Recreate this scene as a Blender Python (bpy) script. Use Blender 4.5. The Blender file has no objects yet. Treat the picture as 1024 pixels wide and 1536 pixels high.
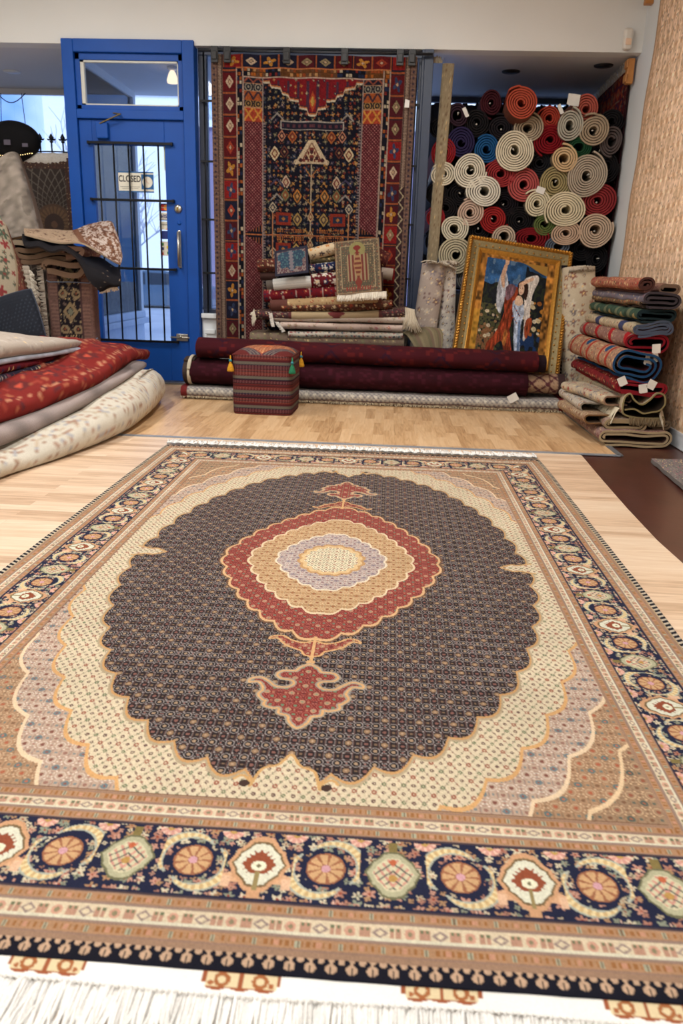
import bpy, math, random
import numpy as np
random.seed(7)
PI = math.pi
SC = bpy.context.scene
COL = SC.collection

# ------------------------------------------------------------------ camera model
F_PX, PITCH, YAW, ROLL = 1195.0, 0.29385661, -0.05037929, 0.02967670
def _axes():
    cy, sy, cp, sp = math.cos(YAW), math.sin(YAW), math.cos(PITCH), math.sin(PITCH)
    fwd = np.array([sy*cp, cy*cp, -sp]); right = np.array([cy, -sy, 0.0]); up = np.cross(right, fwd)
    c, s = math.cos(ROLL), math.sin(ROLL)
    return c*right+s*up, -s*right+c*up, fwd
AX, AY, AF = _axes()
def ray(u, v): return (u-512)/F_PX*AX-(v-768)/F_PX*AY+AF
def fl(u, v, z=0.0):
    d = ray(u, v); t = (z-1)/d[2]; return d*t+np.array([0, 0, 1.0])
def at(u, v, Y):
    d = ray(u, v); return d*Y/d[1]+np.array([0, 0, 1.0])
def onx(u, v, X):
    d = ray(u, v); return d*X/d[0]+np.array([0, 0, 1.0])

# ------------------------------------------------------------------ tagging / linking
def tag(o, label=None, cat=None, group=None, kind=None):
    if label: o['label'] = label
    if cat: o['category'] = cat
    if group: o['group'] = group
    if kind: o['kind'] = kind
    return o
def empty(name, loc=(0, 0, 0)):
    o = bpy.data.objects.new(name, None); COL.objects.link(o); o.location = loc; o.empty_display_size = .05
    return o
def parent(o, p):
    o.parent = p
    if p is not None:
        o.matrix_parent_inverse = p.matrix_basis.inverted() if hasattr(p, 'matrix_basis') else p.matrix_parent_inverse
    return o

# ------------------------------------------------------------------ materials
def lin(c):
    c = np.asarray(c, float)/255.0
    return np.where(c <= .04045, c/12.92, ((c+.055)/1.055)**2.4)
def rgba(c):
    l = lin(c); return (float(l[0]), float(l[1]), float(l[2]), 1.0)
MATS = {}
def newmat(name):
    m = bpy.data.materials.new(name); m.use_nodes = True
    nt = m.node_tree; nt.nodes.clear()
    out = nt.nodes.new('ShaderNodeOutputMaterial'); b = nt.nodes.new('ShaderNodeBsdfPrincipled')
    nt.links.new(b.outputs[0], out.inputs[0])
    return m, nt, b
def noise_bump(nt, b, scale, strength, dist=.002, coords='Object'):
    tc = nt.nodes.new('ShaderNodeTexCoord'); n = nt.nodes.new('ShaderNodeTexNoise'); n.inputs['Scale'].default_value = scale
    n.inputs['Detail'].default_value = 3
    bp = nt.nodes.new('ShaderNodeBump'); bp.inputs['Strength'].default_value = strength; bp.inputs['Distance'].default_value = dist
    nt.links.new(tc.outputs[coords], n.inputs['Vector']); nt.links.new(n.outputs[0], bp.inputs['Height']); nt.links.new(bp.outputs[0], b.inputs['Normal'])
    return tc, n
def pm(name, col, rough=.5, metal=0.0, var=.06, scale=18, bump=.05, coat=0.0, spec=.5):
    """plain painted / metal / paper material: base colour with a little procedural noise"""
    if name in MATS: return MATS[name]
    m, nt, b = newmat(name)
    tc, n = noise_bump(nt, b, scale*4, bump)
    n2 = nt.nodes.new('ShaderNodeTexNoise'); n2.inputs['Scale'].default_value = scale; n2.inputs['Detail'].default_value = 4
    nt.links.new(tc.outputs['Object'], n2.inputs['Vector'])
    mr = nt.nodes.new('ShaderNodeMapRange'); mr.inputs['From Min'].default_value = .3; mr.inputs['From Max'].default_value = .7
    mr.inputs['To Min'].default_value = 1-var; mr.inputs['To Max'].default_value = 1+var
    nt.links.new(n2.outputs[0], mr.inputs['Value'])
    mx = nt.nodes.new('ShaderNodeMix'); mx.data_type = 'RGBA'; mx.blend_type = 'MULTIPLY'; mx.inputs[0].default_value = 1
    mx.inputs[6].default_value = rgba(col); nt.links.new(mr.outputs[0], mx.inputs[7]); nt.links.new(mx.outputs[2], b.inputs['Base Color'])
    b.inputs['Roughness'].default_value = rough; b.inputs['Metallic'].default_value = metal
    b.inputs['Specular IOR Level'].default_value = spec
    b.inputs['Coat Weight'].default_value = coat
    MATS[name] = m; return m
def wool(name, gain=1.0, bump=.35, scale=260, rough=.95, fuzz=.14, low=.05):
    """woven / knotted textile: dyed colour attribute times procedural yarn noise"""
    if name in MATS: return MATS[name]
    m, nt, b = newmat(name)
    at_ = nt.nodes.new('ShaderNodeAttribute'); at_.attribute_name = 'Dye'
    tc, n = noise_bump(nt, b, scale, bump, .004)
    mr = nt.nodes.new('ShaderNodeMapRange'); mr.inputs['From Min'].default_value = .25; mr.inputs['From Max'].default_value = .75
    mr.inputs['To Min'].default_value = (1-fuzz)*gain; mr.inputs['To Max'].default_value = (1+fuzz)*gain
    nt.links.new(n.outputs[0], mr.inputs['Value'])
    n2 = nt.nodes.new('ShaderNodeTexNoise'); n2.inputs['Scale'].default_value = 4.5; nt.links.new(tc.outputs['Object'], n2.inputs['Vector'])
    mr2 = nt.nodes.new('ShaderNodeMapRange'); mr2.inputs['From Min'].default_value = .3; mr2.inputs['From Max'].default_value = .7
    mr2.inputs['To Min'].default_value = 1-low; mr2.inputs['To Max'].default_value = 1+low
    nt.links.new(n2.outputs[0], mr2.inputs['Value'])
    mu = nt.nodes.new('ShaderNodeMath'); mu.operation = 'MULTIPLY'; nt.links.new(mr.outputs[0], mu.inputs[0]); nt.links.new(mr2.outputs[0], mu.inputs[1])
    mx = nt.nodes.new('ShaderNodeMix'); mx.data_type = 'RGBA'; mx.blend_type = 'MULTIPLY'; mx.inputs[0].default_value = 1
    nt.links.new(at_.outputs['Color'], mx.inputs[6]); nt.links.new(mu.outputs[0], mx.inputs[7]); nt.links.new(mx.outputs[2], b.inputs['Base Color'])
    b.inputs['Roughness'].default_value = rough; b.inputs['Specular IOR Level'].default_value = .15
    MATS[name] = m; return m
def glass_mat(name='clear_glass', tint=(235, 243, 250)):
    if name in MATS: return MATS[name]
    m = bpy.data.materials.new(name); m.use_nodes = True; nt = m.node_tree; nt.nodes.clear()
    out = nt.nodes.new('ShaderNodeOutputMaterial'); t = nt.nodes.new('ShaderNodeBsdfTransparent'); g = nt.nodes.new('ShaderNodeBsdfGlossy')
    t.inputs[0].default_value = rgba(tint); g.inputs['Roughness'].default_value = .02
    f = nt.nodes.new('ShaderNodeFresnel'); f.inputs[0].default_value = 1.45; mx = nt.nodes.new('ShaderNodeMixShader')
    nt.links.new(f.outputs[0], mx.inputs[0]); nt.links.new(t.outputs[0], mx.inputs[1]); nt.links.new(g.outputs[0], mx.inputs[2]); nt.links.new(mx.outputs[0], out.inputs[0])
    MATS[name] = m; return m
def emit_mat(name, col, s):
    if name in MATS: return MATS[name]
    m = bpy.data.materials.new(name); m.use_nodes = True; nt = m.node_tree; nt.nodes.clear()
    out = nt.nodes.new('ShaderNodeOutputMaterial'); e = nt.nodes.new('ShaderNodeEmission'); e.inputs[0].default_value = rgba(col); e.inputs[1].default_value = s
    nt.links.new(e.outputs[0], out.inputs[0]); MATS[name] = m; return m

# ------------------------------------------------------------------ mesh builders
class MB:
    def __init__(s): s.v = []; s.f = []
    def add(s, vs, fs):
        k = len(s.v); s.v += [tuple(float(c) for c in p) for p in vs]; s.f += [tuple(i+k for i in f) for f in fs]; return s
    def box(s, x0, x1, y0, y1, z0, z1):
        return s.add([(x0,y0,z0),(x1,y0,z0),(x1,y1,z0),(x0,y1,z0),(x0,y0,z1),(x1,y0,z1),(x1,y1,z1),(x0,y1,z1)],
                     [(0,3,2,1),(4,5,6,7),(0,1,5,4),(1,2,6,5),(2,3,7,6),(3,0,4,7)])
    def bar(s, a, b, w, h=None, up=(0, 0, 1)):
        a = np.array(a, float); b = np.array(b, float); d = b-a; L = np.linalg.norm(d); d /= L; up = np.array(up, float)
        if abs(d@up) > .95: up = np.array((0, 1.0, 0))
        x = np.cross(d, up); x /= np.linalg.norm(x); y = np.cross(x, d); h = w if h is None else h
        q = [(-1,-1),(1,-1),(1,1),(-1,1)]
        vs = [a+x*w/2*i+y*h/2*j for i, j in q]+[b+x*w/2*i+y*h/2*j for i, j in q]
        return s.add(vs, [(0,3,2,1),(4,5,6,7),(0,1,5,4),(1,2,6,5),(2,3,7,6),(3,0,4,7)])
    def tube(s, pts, r, n=10, cap=True):
        pts = [np.array(p, float) for p in pts]; rs = r if hasattr(r, '__len__') else [r]*len(pts); vs = []; fs = []
        prev = None
        for i, p in enumerate(pts):
            d = (pts[min(i+1, len(pts)-1)]-pts[max(i-1, 0)]); d /= (np.linalg.norm(d)+1e-9)
            ref = np.array((0, 0, 1.0)) if abs(d[2]) < .9 else np.array((1.0, 0, 0))
            if prev is not None: ref = prev
            x = np.cross(d, ref); x /= (np.linalg.norm(x)+1e-9); y = np.cross(x, d); prev = y
            for k in range(n):
                a = 2*PI*k/n; vs.append(p+(x*math.cos(a)+y*math.sin(a))*rs[i])
        for i in range(len(pts)-1):
            for k in range(n): fs.append((i*n+k, i*n+(k+1) % n, (i+1)*n+(k+1) % n, (i+1)*n+k))
        if cap: fs.append(tuple(range(n))[::-1]); fs.append(tuple((len(pts)-1)*n+k for k in range(n)))
        return s.add(vs, fs)
    def lathe(s, c, prof, n=20, axis='z'):
        c = np.array(c, float); vs = []; fs = []
        for r, h in prof:
            for k in range(n):
                a = 2*PI*k/n
                p = (r*math.cos(a), r*math.sin(a), h) if axis == 'z' else ((r*math.cos(a), h, r*math.sin(a)) if axis == 'y' else (h, r*math.cos(a), r*math.sin(a)))
                vs.append(c+np.array(p))
        for i in range(len(prof)-1):
            for k in range(n): fs.append((i*n+k, i*n+(k+1) % n, (i+1)*n+(k+1) % n, (i+1)*n+k))
        fs.append(tuple(range(n))); fs.append(tuple((len(prof)-1)*n+k for k in range(n)))
        return s.add(vs, fs)
    def ball(s, c, r, nu=14, nv=8, sc=(1, 1, 1)):
        prof = []
        vs = []; fs = []; c = np.array(c, float)
        for i in range(nv+1):
            t = PI*i/nv
            for k in range(nu):
                a = 2*PI*k/nu; vs.append(c+r*np.array((math.sin(t)*math.cos(a)*sc[0], math.sin(t)*math.sin(a)*sc[1], math.cos(t)*sc[2])))
        for i in range(nv):
            for k in range(nu): fs.append((i*nu+k, (i+1)*nu+k, (i+1)*nu+(k+1) % nu, i*nu+(k+1) % nu))
        return s.add(vs, fs)
    def prism(s, poly, y0, y1, axis='y'):
        n = len(poly)
        if axis == 'y': a = [(x, y0, z) for x, z in poly]; b = [(x, y1, z) for x, z in poly]
        elif axis == 'z': a = [(x, y, y0) for x, y in poly]; b = [(x, y, y1) for x, y in poly]
        else: a = [(y0, x, z) for x, z in poly]; b = [(y1, x, z) for x, z in poly]
        return s.add(a+b, [tuple(range(n)), tuple(range(2*n-1, n-1, -1))]+[(i, i+n, (i+1) % n+n, (i+1) % n) for i in range(n)])
    def build(s, name, m, par=None, smooth=False, bevel=0, fix=True):
        me = bpy.data.meshes.new(name); me.from_pydata(s.v, [], s.f)
        if fix:
            import bmesh
            bm = bmesh.new(); bm.from_mesh(me); bmesh.ops.recalc_face_normals(bm, faces=bm.faces); bm.to_mesh(me); bm.free()
        me.materials.append(m)
        if smooth: me.polygons.foreach_set('use_smooth', [True]*len(me.polygons))
        o = bpy.data.objects.new(name, me); COL.objects.link(o)
        if par is not None: parent(o, par)
        if bevel:
            md = o.modifiers.new('edge', 'BEVEL'); md.width = bevel; md.segments = 2; md.limit_method = 'ANGLE'
        return o

def raw_mesh(name, V, Fq, dye=None, mat=None, par=None, smooth=True, tris=None):
    """numpy quads -> object with a per-vertex dye colour (sRGB 0-255)"""
    me = bpy.data.meshes.new(name); nv = len(V); nq = len(Fq); nt_ = 0 if tris is None else len(tris)
    me.vertices.add(nv); me.vertices.foreach_set('co', np.asarray(V, np.float32).ravel())
    loops = np.asarray(Fq, np.int32).ravel()
    if nt_: loops = np.concatenate([loops, np.asarray(tris, np.int32).ravel()])
    me.loops.add(len(loops)); me.loops.foreach_set('vertex_index', loops)
    me.polygons.add(nq+nt_)
    st = np.arange(nq)*4
    if nt_: st = np.concatenate([st, nq*4+np.arange(nt_)*3])
    me.polygons.foreach_set('loop_start', st.astype(np.int32))
    me.update(calc_edges=True)
    me.polygons.foreach_set('use_smooth', np.full(nq+nt_, smooth, bool))
    if dye is not None:
        ca = me.color_attributes.new('Dye', 'BYTE_COLOR', 'POINT')
        c = np.ones((nv, 4), np.float32); c[:, :3] = np.clip(np.asarray(dye, np.float32)/255.0, 0, 1)
        ca.data.foreach_set('color_srgb', c.ravel())
    if mat: me.materials.append(mat)
    o = bpy.data.objects.new(name, me); COL.objects.link(o)
    if par is not None: parent(o, par)
    return o

def gridq(nu, nv, off=0, flip=False, wrap=False):
    i = np.arange(nu-1)[:, None]; jn = nv if wrap else nv-1; j = np.arange(jn)[None, :]
    a = i*nv+j; b = i*nv+(j+1) % nv; c = (i+1)*nv+(j+1) % nv; d = (i+1)*nv+j
    q = np.stack([a, b, c, d], -1).reshape(-1, 4)+off
    return q[:, ::-1] if flip else q
def sheet(name, P, C, th, mat, par=None, back=None, rim=None, smooth=True):
    """P (nu,nv,3) face surface, C (nu,nv,3) dye; thickness th towards -normal; closed"""
    P = np.asarray(P, float); nu, nv = P.shape[:2]
    du = np.gradient(P, axis=0); dv = np.gradient(P, axis=1)
    N = np.cross(du, dv); N /= (np.linalg.norm(N, axis=2, keepdims=True)+1e-12)
    Q = P-N*th
    C = np.broadcast_to(np.asarray(C, float), P.shape).copy()
    B = C*.6+np.array((150, 130, 110))*.25 if back is None else np.broadcast_to(np.asarray(back, float), P.shape).copy()
    n = nu*nv
    # rim: own vertices
    idx = np.arange(n).reshape(nu, nv)
    loop = np.concatenate([idx[:-1, 0], idx[-1, :-1], idx[1:, -1][::-1], idx[0, 1:][::-1]])
    m = len(loop)
    V = np.concatenate([P.reshape(-1, 3), Q.reshape(-1, 3), P.reshape(-1, 3)[loop], Q.reshape(-1, 3)[loop]])
    rc = C.reshape(-1, 3)[loop] if rim is None else np.broadcast_to(np.asarray(rim, float), (m, 3))
    D = np.concatenate([C.reshape(-1, 3), B.reshape(-1, 3), rc, rc])
    k = np.arange(m); k2 = (k+1) % m
    R = np.stack([2*n+k, 2*n+k2, 2*n+m+k2, 2*n+m+k], -1)
    Fq = np.concatenate([gridq(nu, nv), gridq(nu, nv, n, True), R[:, ::-1]])
    return raw_mesh(name, V, Fq, D, mat, par, smooth)
def loft(name, P, C, mat, par=None, caps=True, capcol=None, smooth=True):
    """closed tube: P (n_along, n_around, 3)"""
    P = np.asarray(P, float); na, nr = P.shape[:2]; n = na*nr
    V = [P.reshape(-1, 3)]; C = np.broadcast_to(np.asarray(C, float), P.shape); D = [C.reshape(-1, 3)]
    Fq = gridq(na, nr, wrap=True); T = []
    if caps:
        off = n
        for row, fl_ in ((0, False), (na-1, True)):
            V.append(P[row]); V.append(P[row].mean(0)[None]); cc = C[row] if capcol is None else np.broadcast_to(np.asarray(capcol, float), (nr, 3))
            D.append(cc); D.append(cc[:1]); k = np.arange(nr); t = np.stack([off+k, off+(k+1) % nr, np.full(nr, off+nr)], -1)
            T.append(t[:, ::-1] if not fl_ else t); off += nr+1
        T = np.concatenate(T)
    return raw_mesh(name, np.concatenate(V), Fq, np.concatenate(D), mat, par, smooth, tris=T if caps else None)

# ------------------------------------------------------------------ dye patterns (functions of metres along / across)
def hsh(i, j, s): 
    x = np.sin(i*127.1+j*311.7+s*74.7)*43758.5453; return x-np.floor(x)
def col(c, shape): return np.broadcast_to(np.asarray(c, float), shape+(3,)).copy()
def put(C, m, c): C[m] = c
def vnoise(A, B, sc, seed=0):
    x = A/sc; y = B/sc; i = np.floor(x); j = np.floor(y); fx = x-i; fy = y-j; fx = fx*fx*(3-2*fx); fy = fy*fy*(3-2*fy)
    return (hsh(i,j,seed)*(1-fx)+hsh(i+1,j,seed)*fx)*(1-fy)+(hsh(i,j+1,seed)*(1-fx)+hsh(i+1,j+1,seed)*fx)*fy
def flowers(C, A, B, cell, cols, seed=0, dens=.8, r=.42, petals=5, core=(230, 200, 140)):
    """scatter petalled blossoms, one per cell"""
    i = np.floor(A/cell); j = np.floor(B/cell); fx = A/cell-i-.5; fy = B/cell-j-.5
    jx = (hsh(i, j, seed+1)-.5)*.3; jy = (hsh(i, j, seed+2)-.5)*.3
    dx = fx-jx; dy = fy-jy; rr = np.hypot(dx, dy); an = np.arctan2(dy, dx)
    R = r*(.65+.35*hsh(i, j, seed+3))*(.72+.28*np.cos(petals*an+6*hsh(i, j, seed+4)))
    on = (hsh(i, j, seed+5) < dens); m = on & (rr < R)
    k = (hsh(i, j, seed+6)*len(cols)).astype(int) % len(cols); cc = np.asarray(cols, float)[k]
    C[m] = cc[m]; m2 = on & (rr < .3*R); C[m2] = core
    return C
def p_plain(base, v=.08, sc=.05, seed=0):
    def f(A, B):
        C = col(base, A.shape); C *= (1+v*(vnoise(A, B, sc, seed)-.5)*2)[..., None]; return C
    return f
def p_floral(base, cols, cell=.05, seed=0, dens=.8, r=.42, vine=None, core=(230, 200, 140)):
    def f(A, B):
        C = col(base, A.shape)
        if vine is not None:
            m = np.abs(np.sin(A/cell*PI*.5+2*np.sin(B/cell*1.3)))<.13; C[m] = vine
        flowers(C, A, B, cell, cols, seed, dens, r, core=core)
        flowers(C, A+cell*.5, B+cell*.5, cell*.55, cols[::-1], seed+9, dens*.6, r*.75, core=core)
        return C
    return f
def p_geo(base, cols, cell=.07, seed=0):
    def f(A, B):
        C = col(base, A.shape); i = np.floor(A/cell); j = np.floor(B/cell); x = np.abs(A/cell-i-.5); y = np.abs(B/cell-j-.5); d = x+y
        k = (hsh(i, j, seed)*len(cols)).astype(int) % len(cols); cc = np.asarray(cols, float)
        m = d < .44; C[m] = cc[k][m]; m = d < .26; C[m] = base; m = d < .14; C[m] = cc[(k+1) % len(cols)][m]
        m = (np.maximum(x, y) > .46); C[m] = cc[(k+2) % len(cols)][m]
        return C
    return f
def p_stripes(widths, cols, dot=None, axis=0):
    edges = np.cumsum(widths); tot = edges[-1]
    def f(A, B):
        T = (A if axis == 0 else B) % tot; k = np.searchsorted(edges, T, side='right').clip(0, len(cols)-1)
        C = np.asarray(cols, float)[k]
        if dot is not None:
            U = B if axis == 0 else A; m = (np.sin(U/dot[0]*2*PI) > .3) & (np.sin(T/dot[1]*2*PI) > .55); C[m] = C[m]*.45+np.array(dot[2])*.55
        return C
    return f
def p_bands(spec, W, axis=1, rep=None):
    """bands from both edges of a width W along axis: spec = [(width, pattern), ..., (None, pattern)]"""
    def f(A, B):
        T = B if axis == 1 else A
        e = np.minimum(T, W-T); C = np.zeros(A.shape+(3,)); a = 0
        for w, p in spec:
            m = (e >= a) if w is None else ((e >= a) & (e < a+w))
            if m.any():
                c = p(A[m], B[m]) if callable(p) else np.asarray(p, float); C[m] = c
            a += w or 0
        m = e < 0; C[m] = (spec[0][1](A[m], B[m]) if callable(spec[0][1]) else spec[0][1])
        return C
    return f

# ------------------------------------------------------------------ cloth geometry
def catmull(K, n):
    """resample rows of control points (k,m,3) to n along axis 0"""
    K = np.asarray(K, float); k = len(K); t = np.linspace(0, k-1, n); i = np.clip(np.floor(t).astype(int), 0, k-2); f = (t-i)
    g = lambda j: K[np.clip(j, 0, k-1)]
    f = f.reshape((-1,)+(1,)*(K.ndim-1))
    p0, p1, p2, p3 = g(i-1), g(i), g(i+1), g(i+2)
    return .5*((2*p1)+(-p0+p2)*f+(2*p0-5*p1+4*p2-p3)*f*f+(-p0+3*p1-3*p2+p3)*f**3)
def patch(K, nu, nv):
    P = catmull(K, nu); return np.swapaxes(catmull(np.swapaxes(P, 0, 1), nv), 0, 1)
def spiral(r0, r1, turns, seg=34, sx=1, sz=1, ph=0, wob=0, seed=0):
    n = int(turns*seg); t = np.linspace(0, 1, n); a = ph+2*PI*turns*t; r = r0+(r1-r0)*t
    rs = np.random.RandomState(seed); k1, k2 = rs.uniform(0, 6, 2)
    r = r*(1+wob*np.sin(2*a+k1)+wob*.6*np.sin(3*a+k2))
    return np.stack([r*np.cos(a)*sx, r*np.sin(a)*sz], -1)
def flatroll(w, h, sp, turns, seg=14, start='tl', wave=0, tail=0):
    """flattened spiral (folded-over rug end): outer w x h, spacing sp, from outside inwards. returns (n,2) x,z centred on x, base at 0"""
    c = max(w-h, .01); pts = []; r = h/2; zc = h/2
    N = int(turns*2); R = r
    # start along the bottom, left to right
    for q in range(N):
        Rn = max(R-sp*.5, sp*.3)
        if q % 2 == 0:
            for x in np.linspace(-c/2, c/2, 12): pts.append((x, zc-R))
            for a in np.linspace(-PI/2, PI/2, seg)[1:-1]: pts.append((c/2+R*math.cos(a)*1.0, zc+(R+(Rn-R)*(a+PI/2)/PI)*math.sin(a)))
        else:
            for x in np.linspace(c/2, -c/2, 12): pts.append((x, zc+R))
            for a in np.linspace(PI/2, 3*PI/2, seg)[1:-1]: pts.append((-c/2+R*math.cos(a), zc+(R+(Rn-R)*(a-PI/2)/PI)*math.sin(a)))
        R = Rn
    P = np.array(pts)
    if wave: P[:, 1] += wave*np.sin((P[:, 0]/w+.5)*2*PI)
    return P
def resample(P, step):
    d = np.r_[0, np.cumsum(np.hypot(*np.diff(P, axis=0).T))]; n = max(8, int(d[-1]/step)); t = np.linspace(0, d[-1], n)
    return np.stack([np.interp(t, d, P[:, 0]), np.interp(t, d, P[:, 1])], -1), t
WOOL = wool('wool_pile'); 
def bundle(name, prof, L, pat, frame, th=.012, step=.008, par=None, back=(150, 130, 105), rim=(190, 170, 130), sag=None, mat=None, outer=1, jitter=.004, seed=0, lres=.009):
    """extrude a 2D fold profile (a,b) along length L; frame=(origin, ea, eb, el). outer face carries pat(around, along)"""
    P2, s = resample(prof, step); ln = np.r_[0, .003, np.linspace(.01, L-.01, max(4, int(L/lres))), L-.003, L]
    o, ea, eb, el = [np.array(q, float) for q in frame]
    A, B = np.meshgrid(s, ln, indexing='ij')
    P = o+P2[:, None, 0:1]*ea+P2[:, None, 1:2]*eb+ln[None, :, None]*el
    P = P+(vnoise(A, B, .12, seed)-.5)[..., None]*jitter*2*eb
    if sag is not None: P = P+sag(B/L, P2[:, None, 1]*np.ones_like(B))[..., None]*eb
    C = pat(A, B)
    # flip so that the normal used by sheet() points outwards
    d = P2[1]-P2[0]; 
    tc = np.cross(np.array([d[0]*ea+d[1]*eb]), el[None])[0]
    cen = o+P2[:, 0].mean()*ea+P2[:, 1].mean()*eb
    outward = (P[0, 0]-cen)@tc > 0
    if not outward: P = P[:, ::-1]; C = C[:, ::-1]
    return sheet(name, P, C, th, mat or WOOL, par, back=back, rim=rim)
def fringe(name, p0, p1, d, n, ln, w=.004, colr=(225, 220, 210), par=None, seed=0, droop=0, spread=.25):
    """row of thin yarn strands between p0 and p1 hanging in direction d"""
    rs = np.random.RandomState(seed); p0 = np.array(p0, float); p1 = np.array(p1, float); d = np.array(d, float); e = (p1-p0)/np.linalg.norm(p1-p0)
    nn = np.cross(e, d); nn /= np.linalg.norm(nn); V = []; Fq = []; k = 0
    for i in range(n):
        a = p0+(p1-p0)*((i+.5)/n+rs.uniform(-.3, .3)/n); L = ln*rs.uniform(.75, 1.1); sx = rs.uniform(-spread, spread)*L; h = rs.uniform(0, .004)
        for q in range(4):
            f = q/3; c = a+d*L*f+e*sx*f*f+nn*(h+.002*math.sin(f*5+i))-np.array((0, 0, 1))*droop*f*f; ww = w*(1-.35*f)
            V += [c-e*ww/2, c+nn*ww*.5, c+e*ww/2, c-nn*ww*.3]
        for q in range(3):
            for m in range(4): Fq.append((k+q*4+m, k+q*4+(m+1) % 4, k+(q+1)*4+(m+1) % 4, k+(q+1)*4+m))
        Fq.append((k+12, k+13, k+14, k+15)); k += 16
    V = np.array(V); D = np.tile(np.asarray(colr, float), (len(V), 1))*(1+.08*(np.repeat(rs.rand(n), 16)-.5)[:, None])
    return raw_mesh(name, V, np.array(Fq), D, WOOL, par, True)

# ================================================================== THE BIG RUG
RX0, RX1, RY0, RY1 = -1.25, 0.886, 0.915, 4.450
RCX, RCY = (RX0+RX1)/2, (RY0+RY1)/2
def poly_mask(X, Y, pts):
    pts = np.asarray(pts, float); inside = np.zeros(X.shape, bool); n = len(pts)
    bb = (X >= pts[:, 0].min()) & (X <= pts[:, 0].max()) & (Y >= pts[:, 1].min()) & (Y <= pts[:, 1].max())
    x = X[bb]; y = Y[bb]; r = np.zeros(x.shape, bool)
    for i in range(n):
        x0, y0 = pts[i-1]; x1, y1 = pts[i]
        c = ((y0 > y) != (y1 > y)) & (x < (x1-x0)*(y-y0)/((y1-y0) if y1 != y0 else 1e-9)+x0); r ^= c
    inside[bb] = r; return inside
def line_mask(X, Y, pts, w, closed=False):
    pts = np.asarray(pts, float); m = np.zeros(X.shape, bool)
    bb = (X > pts[:, 0].min()-w) & (X < pts[:, 0].max()+w) & (Y > pts[:, 1].min()-w) & (Y < pts[:, 1].max()+w)
    x = X[bb]; y = Y[bb]; d = np.full(x.shape, 9.0); seg = list(zip(pts[:-1], pts[1:]))+([(pts[-1], pts[0])] if closed else [])
    for a, b in seg:
        v = b-a; t = np.clip(((x-a[0])*v[0]+(y-a[1])*v[1])/(v@v+1e-12), 0, 1); d = np.minimum(d, np.hypot(x-a[0]-t*v[0], y-a[1]-t*v[1]))
    m[bb] = d < w/2; return m
def smooth_pts(pts, n=8, closed=True):
    p = np.asarray(pts, float); 
    if closed:
        k = len(p); q = np.concatenate([p[-2:], p, p[:3]]); r = catmull(q, (len(q)-1)*n+1); return r[2*n:(2+k)*n]
    return catmull(p, (len(p)-1)*n+1)

def herati(x, y, base, ring, dot, cor, acc, dark=None, px=.0395, py=.0500):
    """small repeating rosette / leaf lattice"""
    C = col(base, x.shape); base = np.asarray(base, float); ring = np.asarray(ring, float); acc = np.asarray(acc, float)
    i = np.floor(x/px); j = np.floor(y/py); u = (x/px-i-.5)*px; v = (y/py-j-.5)*py; U = np.abs(u); V = np.abs(v); hu, hv = px/2, py/2
    par_ = ((i+j+(u > 0)+(v > 0)) % 2) == 0
    m = np.abs(np.hypot(hu-U, (hv-V)*.9)-.0125) < .0011; C[m] = base*.4+acc*.6             # tendrils round the corner rosettes
    m = (np.abs(U-hu) < .0016) & (V < .009) & (V > .003); C[m] = ring*.8
    m = (np.abs(V-hv) < .0034) & (U < .0030); C[m] = base*.25+np.asarray(cor)*.75
    m = (np.abs(U-hu*.52) < .0011) & (np.abs(V-hv) < .0080); C[m] = ring*.75
    m = (np.abs(np.abs(U-hu*.5)*1.1+np.abs(V-hv*.5)-.0045) < .0010); C[m] = base*.4+acc*.6
    r = np.hypot(u, v*.86)
    m = (r < .0108) & (r > .0086); C[m] = ring
    m = (r < .0086); C[m] = base if dark is None else dark
    m = (r < .0046); C[m] = dot
    for a_, b_, w_ in ((.0118, .0128, .0027), (.0155, .0060, .0020)):
        m = np.hypot(U-a_, V-b_) < w_; C[m] = ring*1.05
    uu = hu-U; vv = hv-V; rc = np.hypot(uu, vv*.9)
    m = (rc < .0078) & par_; C[m] = cor
    m = (rc < .0030) & par_; C[m] = np.asarray(dot)*1.1
    m = (rc < .0046) & ~par_; C[m] = acc
    m = (uu+V < .0036); C[m] = acc*1.1
    return C
def herati_light(x, y, base, reds, greens, browns, px=.0395, py=.0560, k=.9):
    C = col(base, x.shape)
    for ox, oy, c, r, sh in ((0, 0, reds, .0062, 0), (.5, .5, greens, .0066, 1), (.5, 0, browns, .0058, 1), (0, .5, browns, .0052, 0), (.25, .25, greens, .003, 0), (.75, .25, reds, .003, 0), (.25, .75, browns, .003, 0), (.75, .75, greens, .0032, 0)):
        u = ((x/px+ox) % 1-.5)*px; v = ((y/py+oy) % 1-.5)*py*.8
        d = np.abs(u)+np.abs(v) if sh else np.hypot(u, v)
        m = d < r*k; C[m] = c; m = d < r*.35*k; C[m] = np.asarray(base)*.95
    # thin leaf strokes
    u = (x/px) % 1-.5; v = (y/py) % 1-.5
    m = (np.abs(np.abs(u)*1.2-np.abs(v)-.06) < .035) & (np.abs(u) > .12) & (np.abs(u) < .4); C[m] = np.asarray(base)*.45+np.asarray(browns)*.55
    return C

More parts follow.
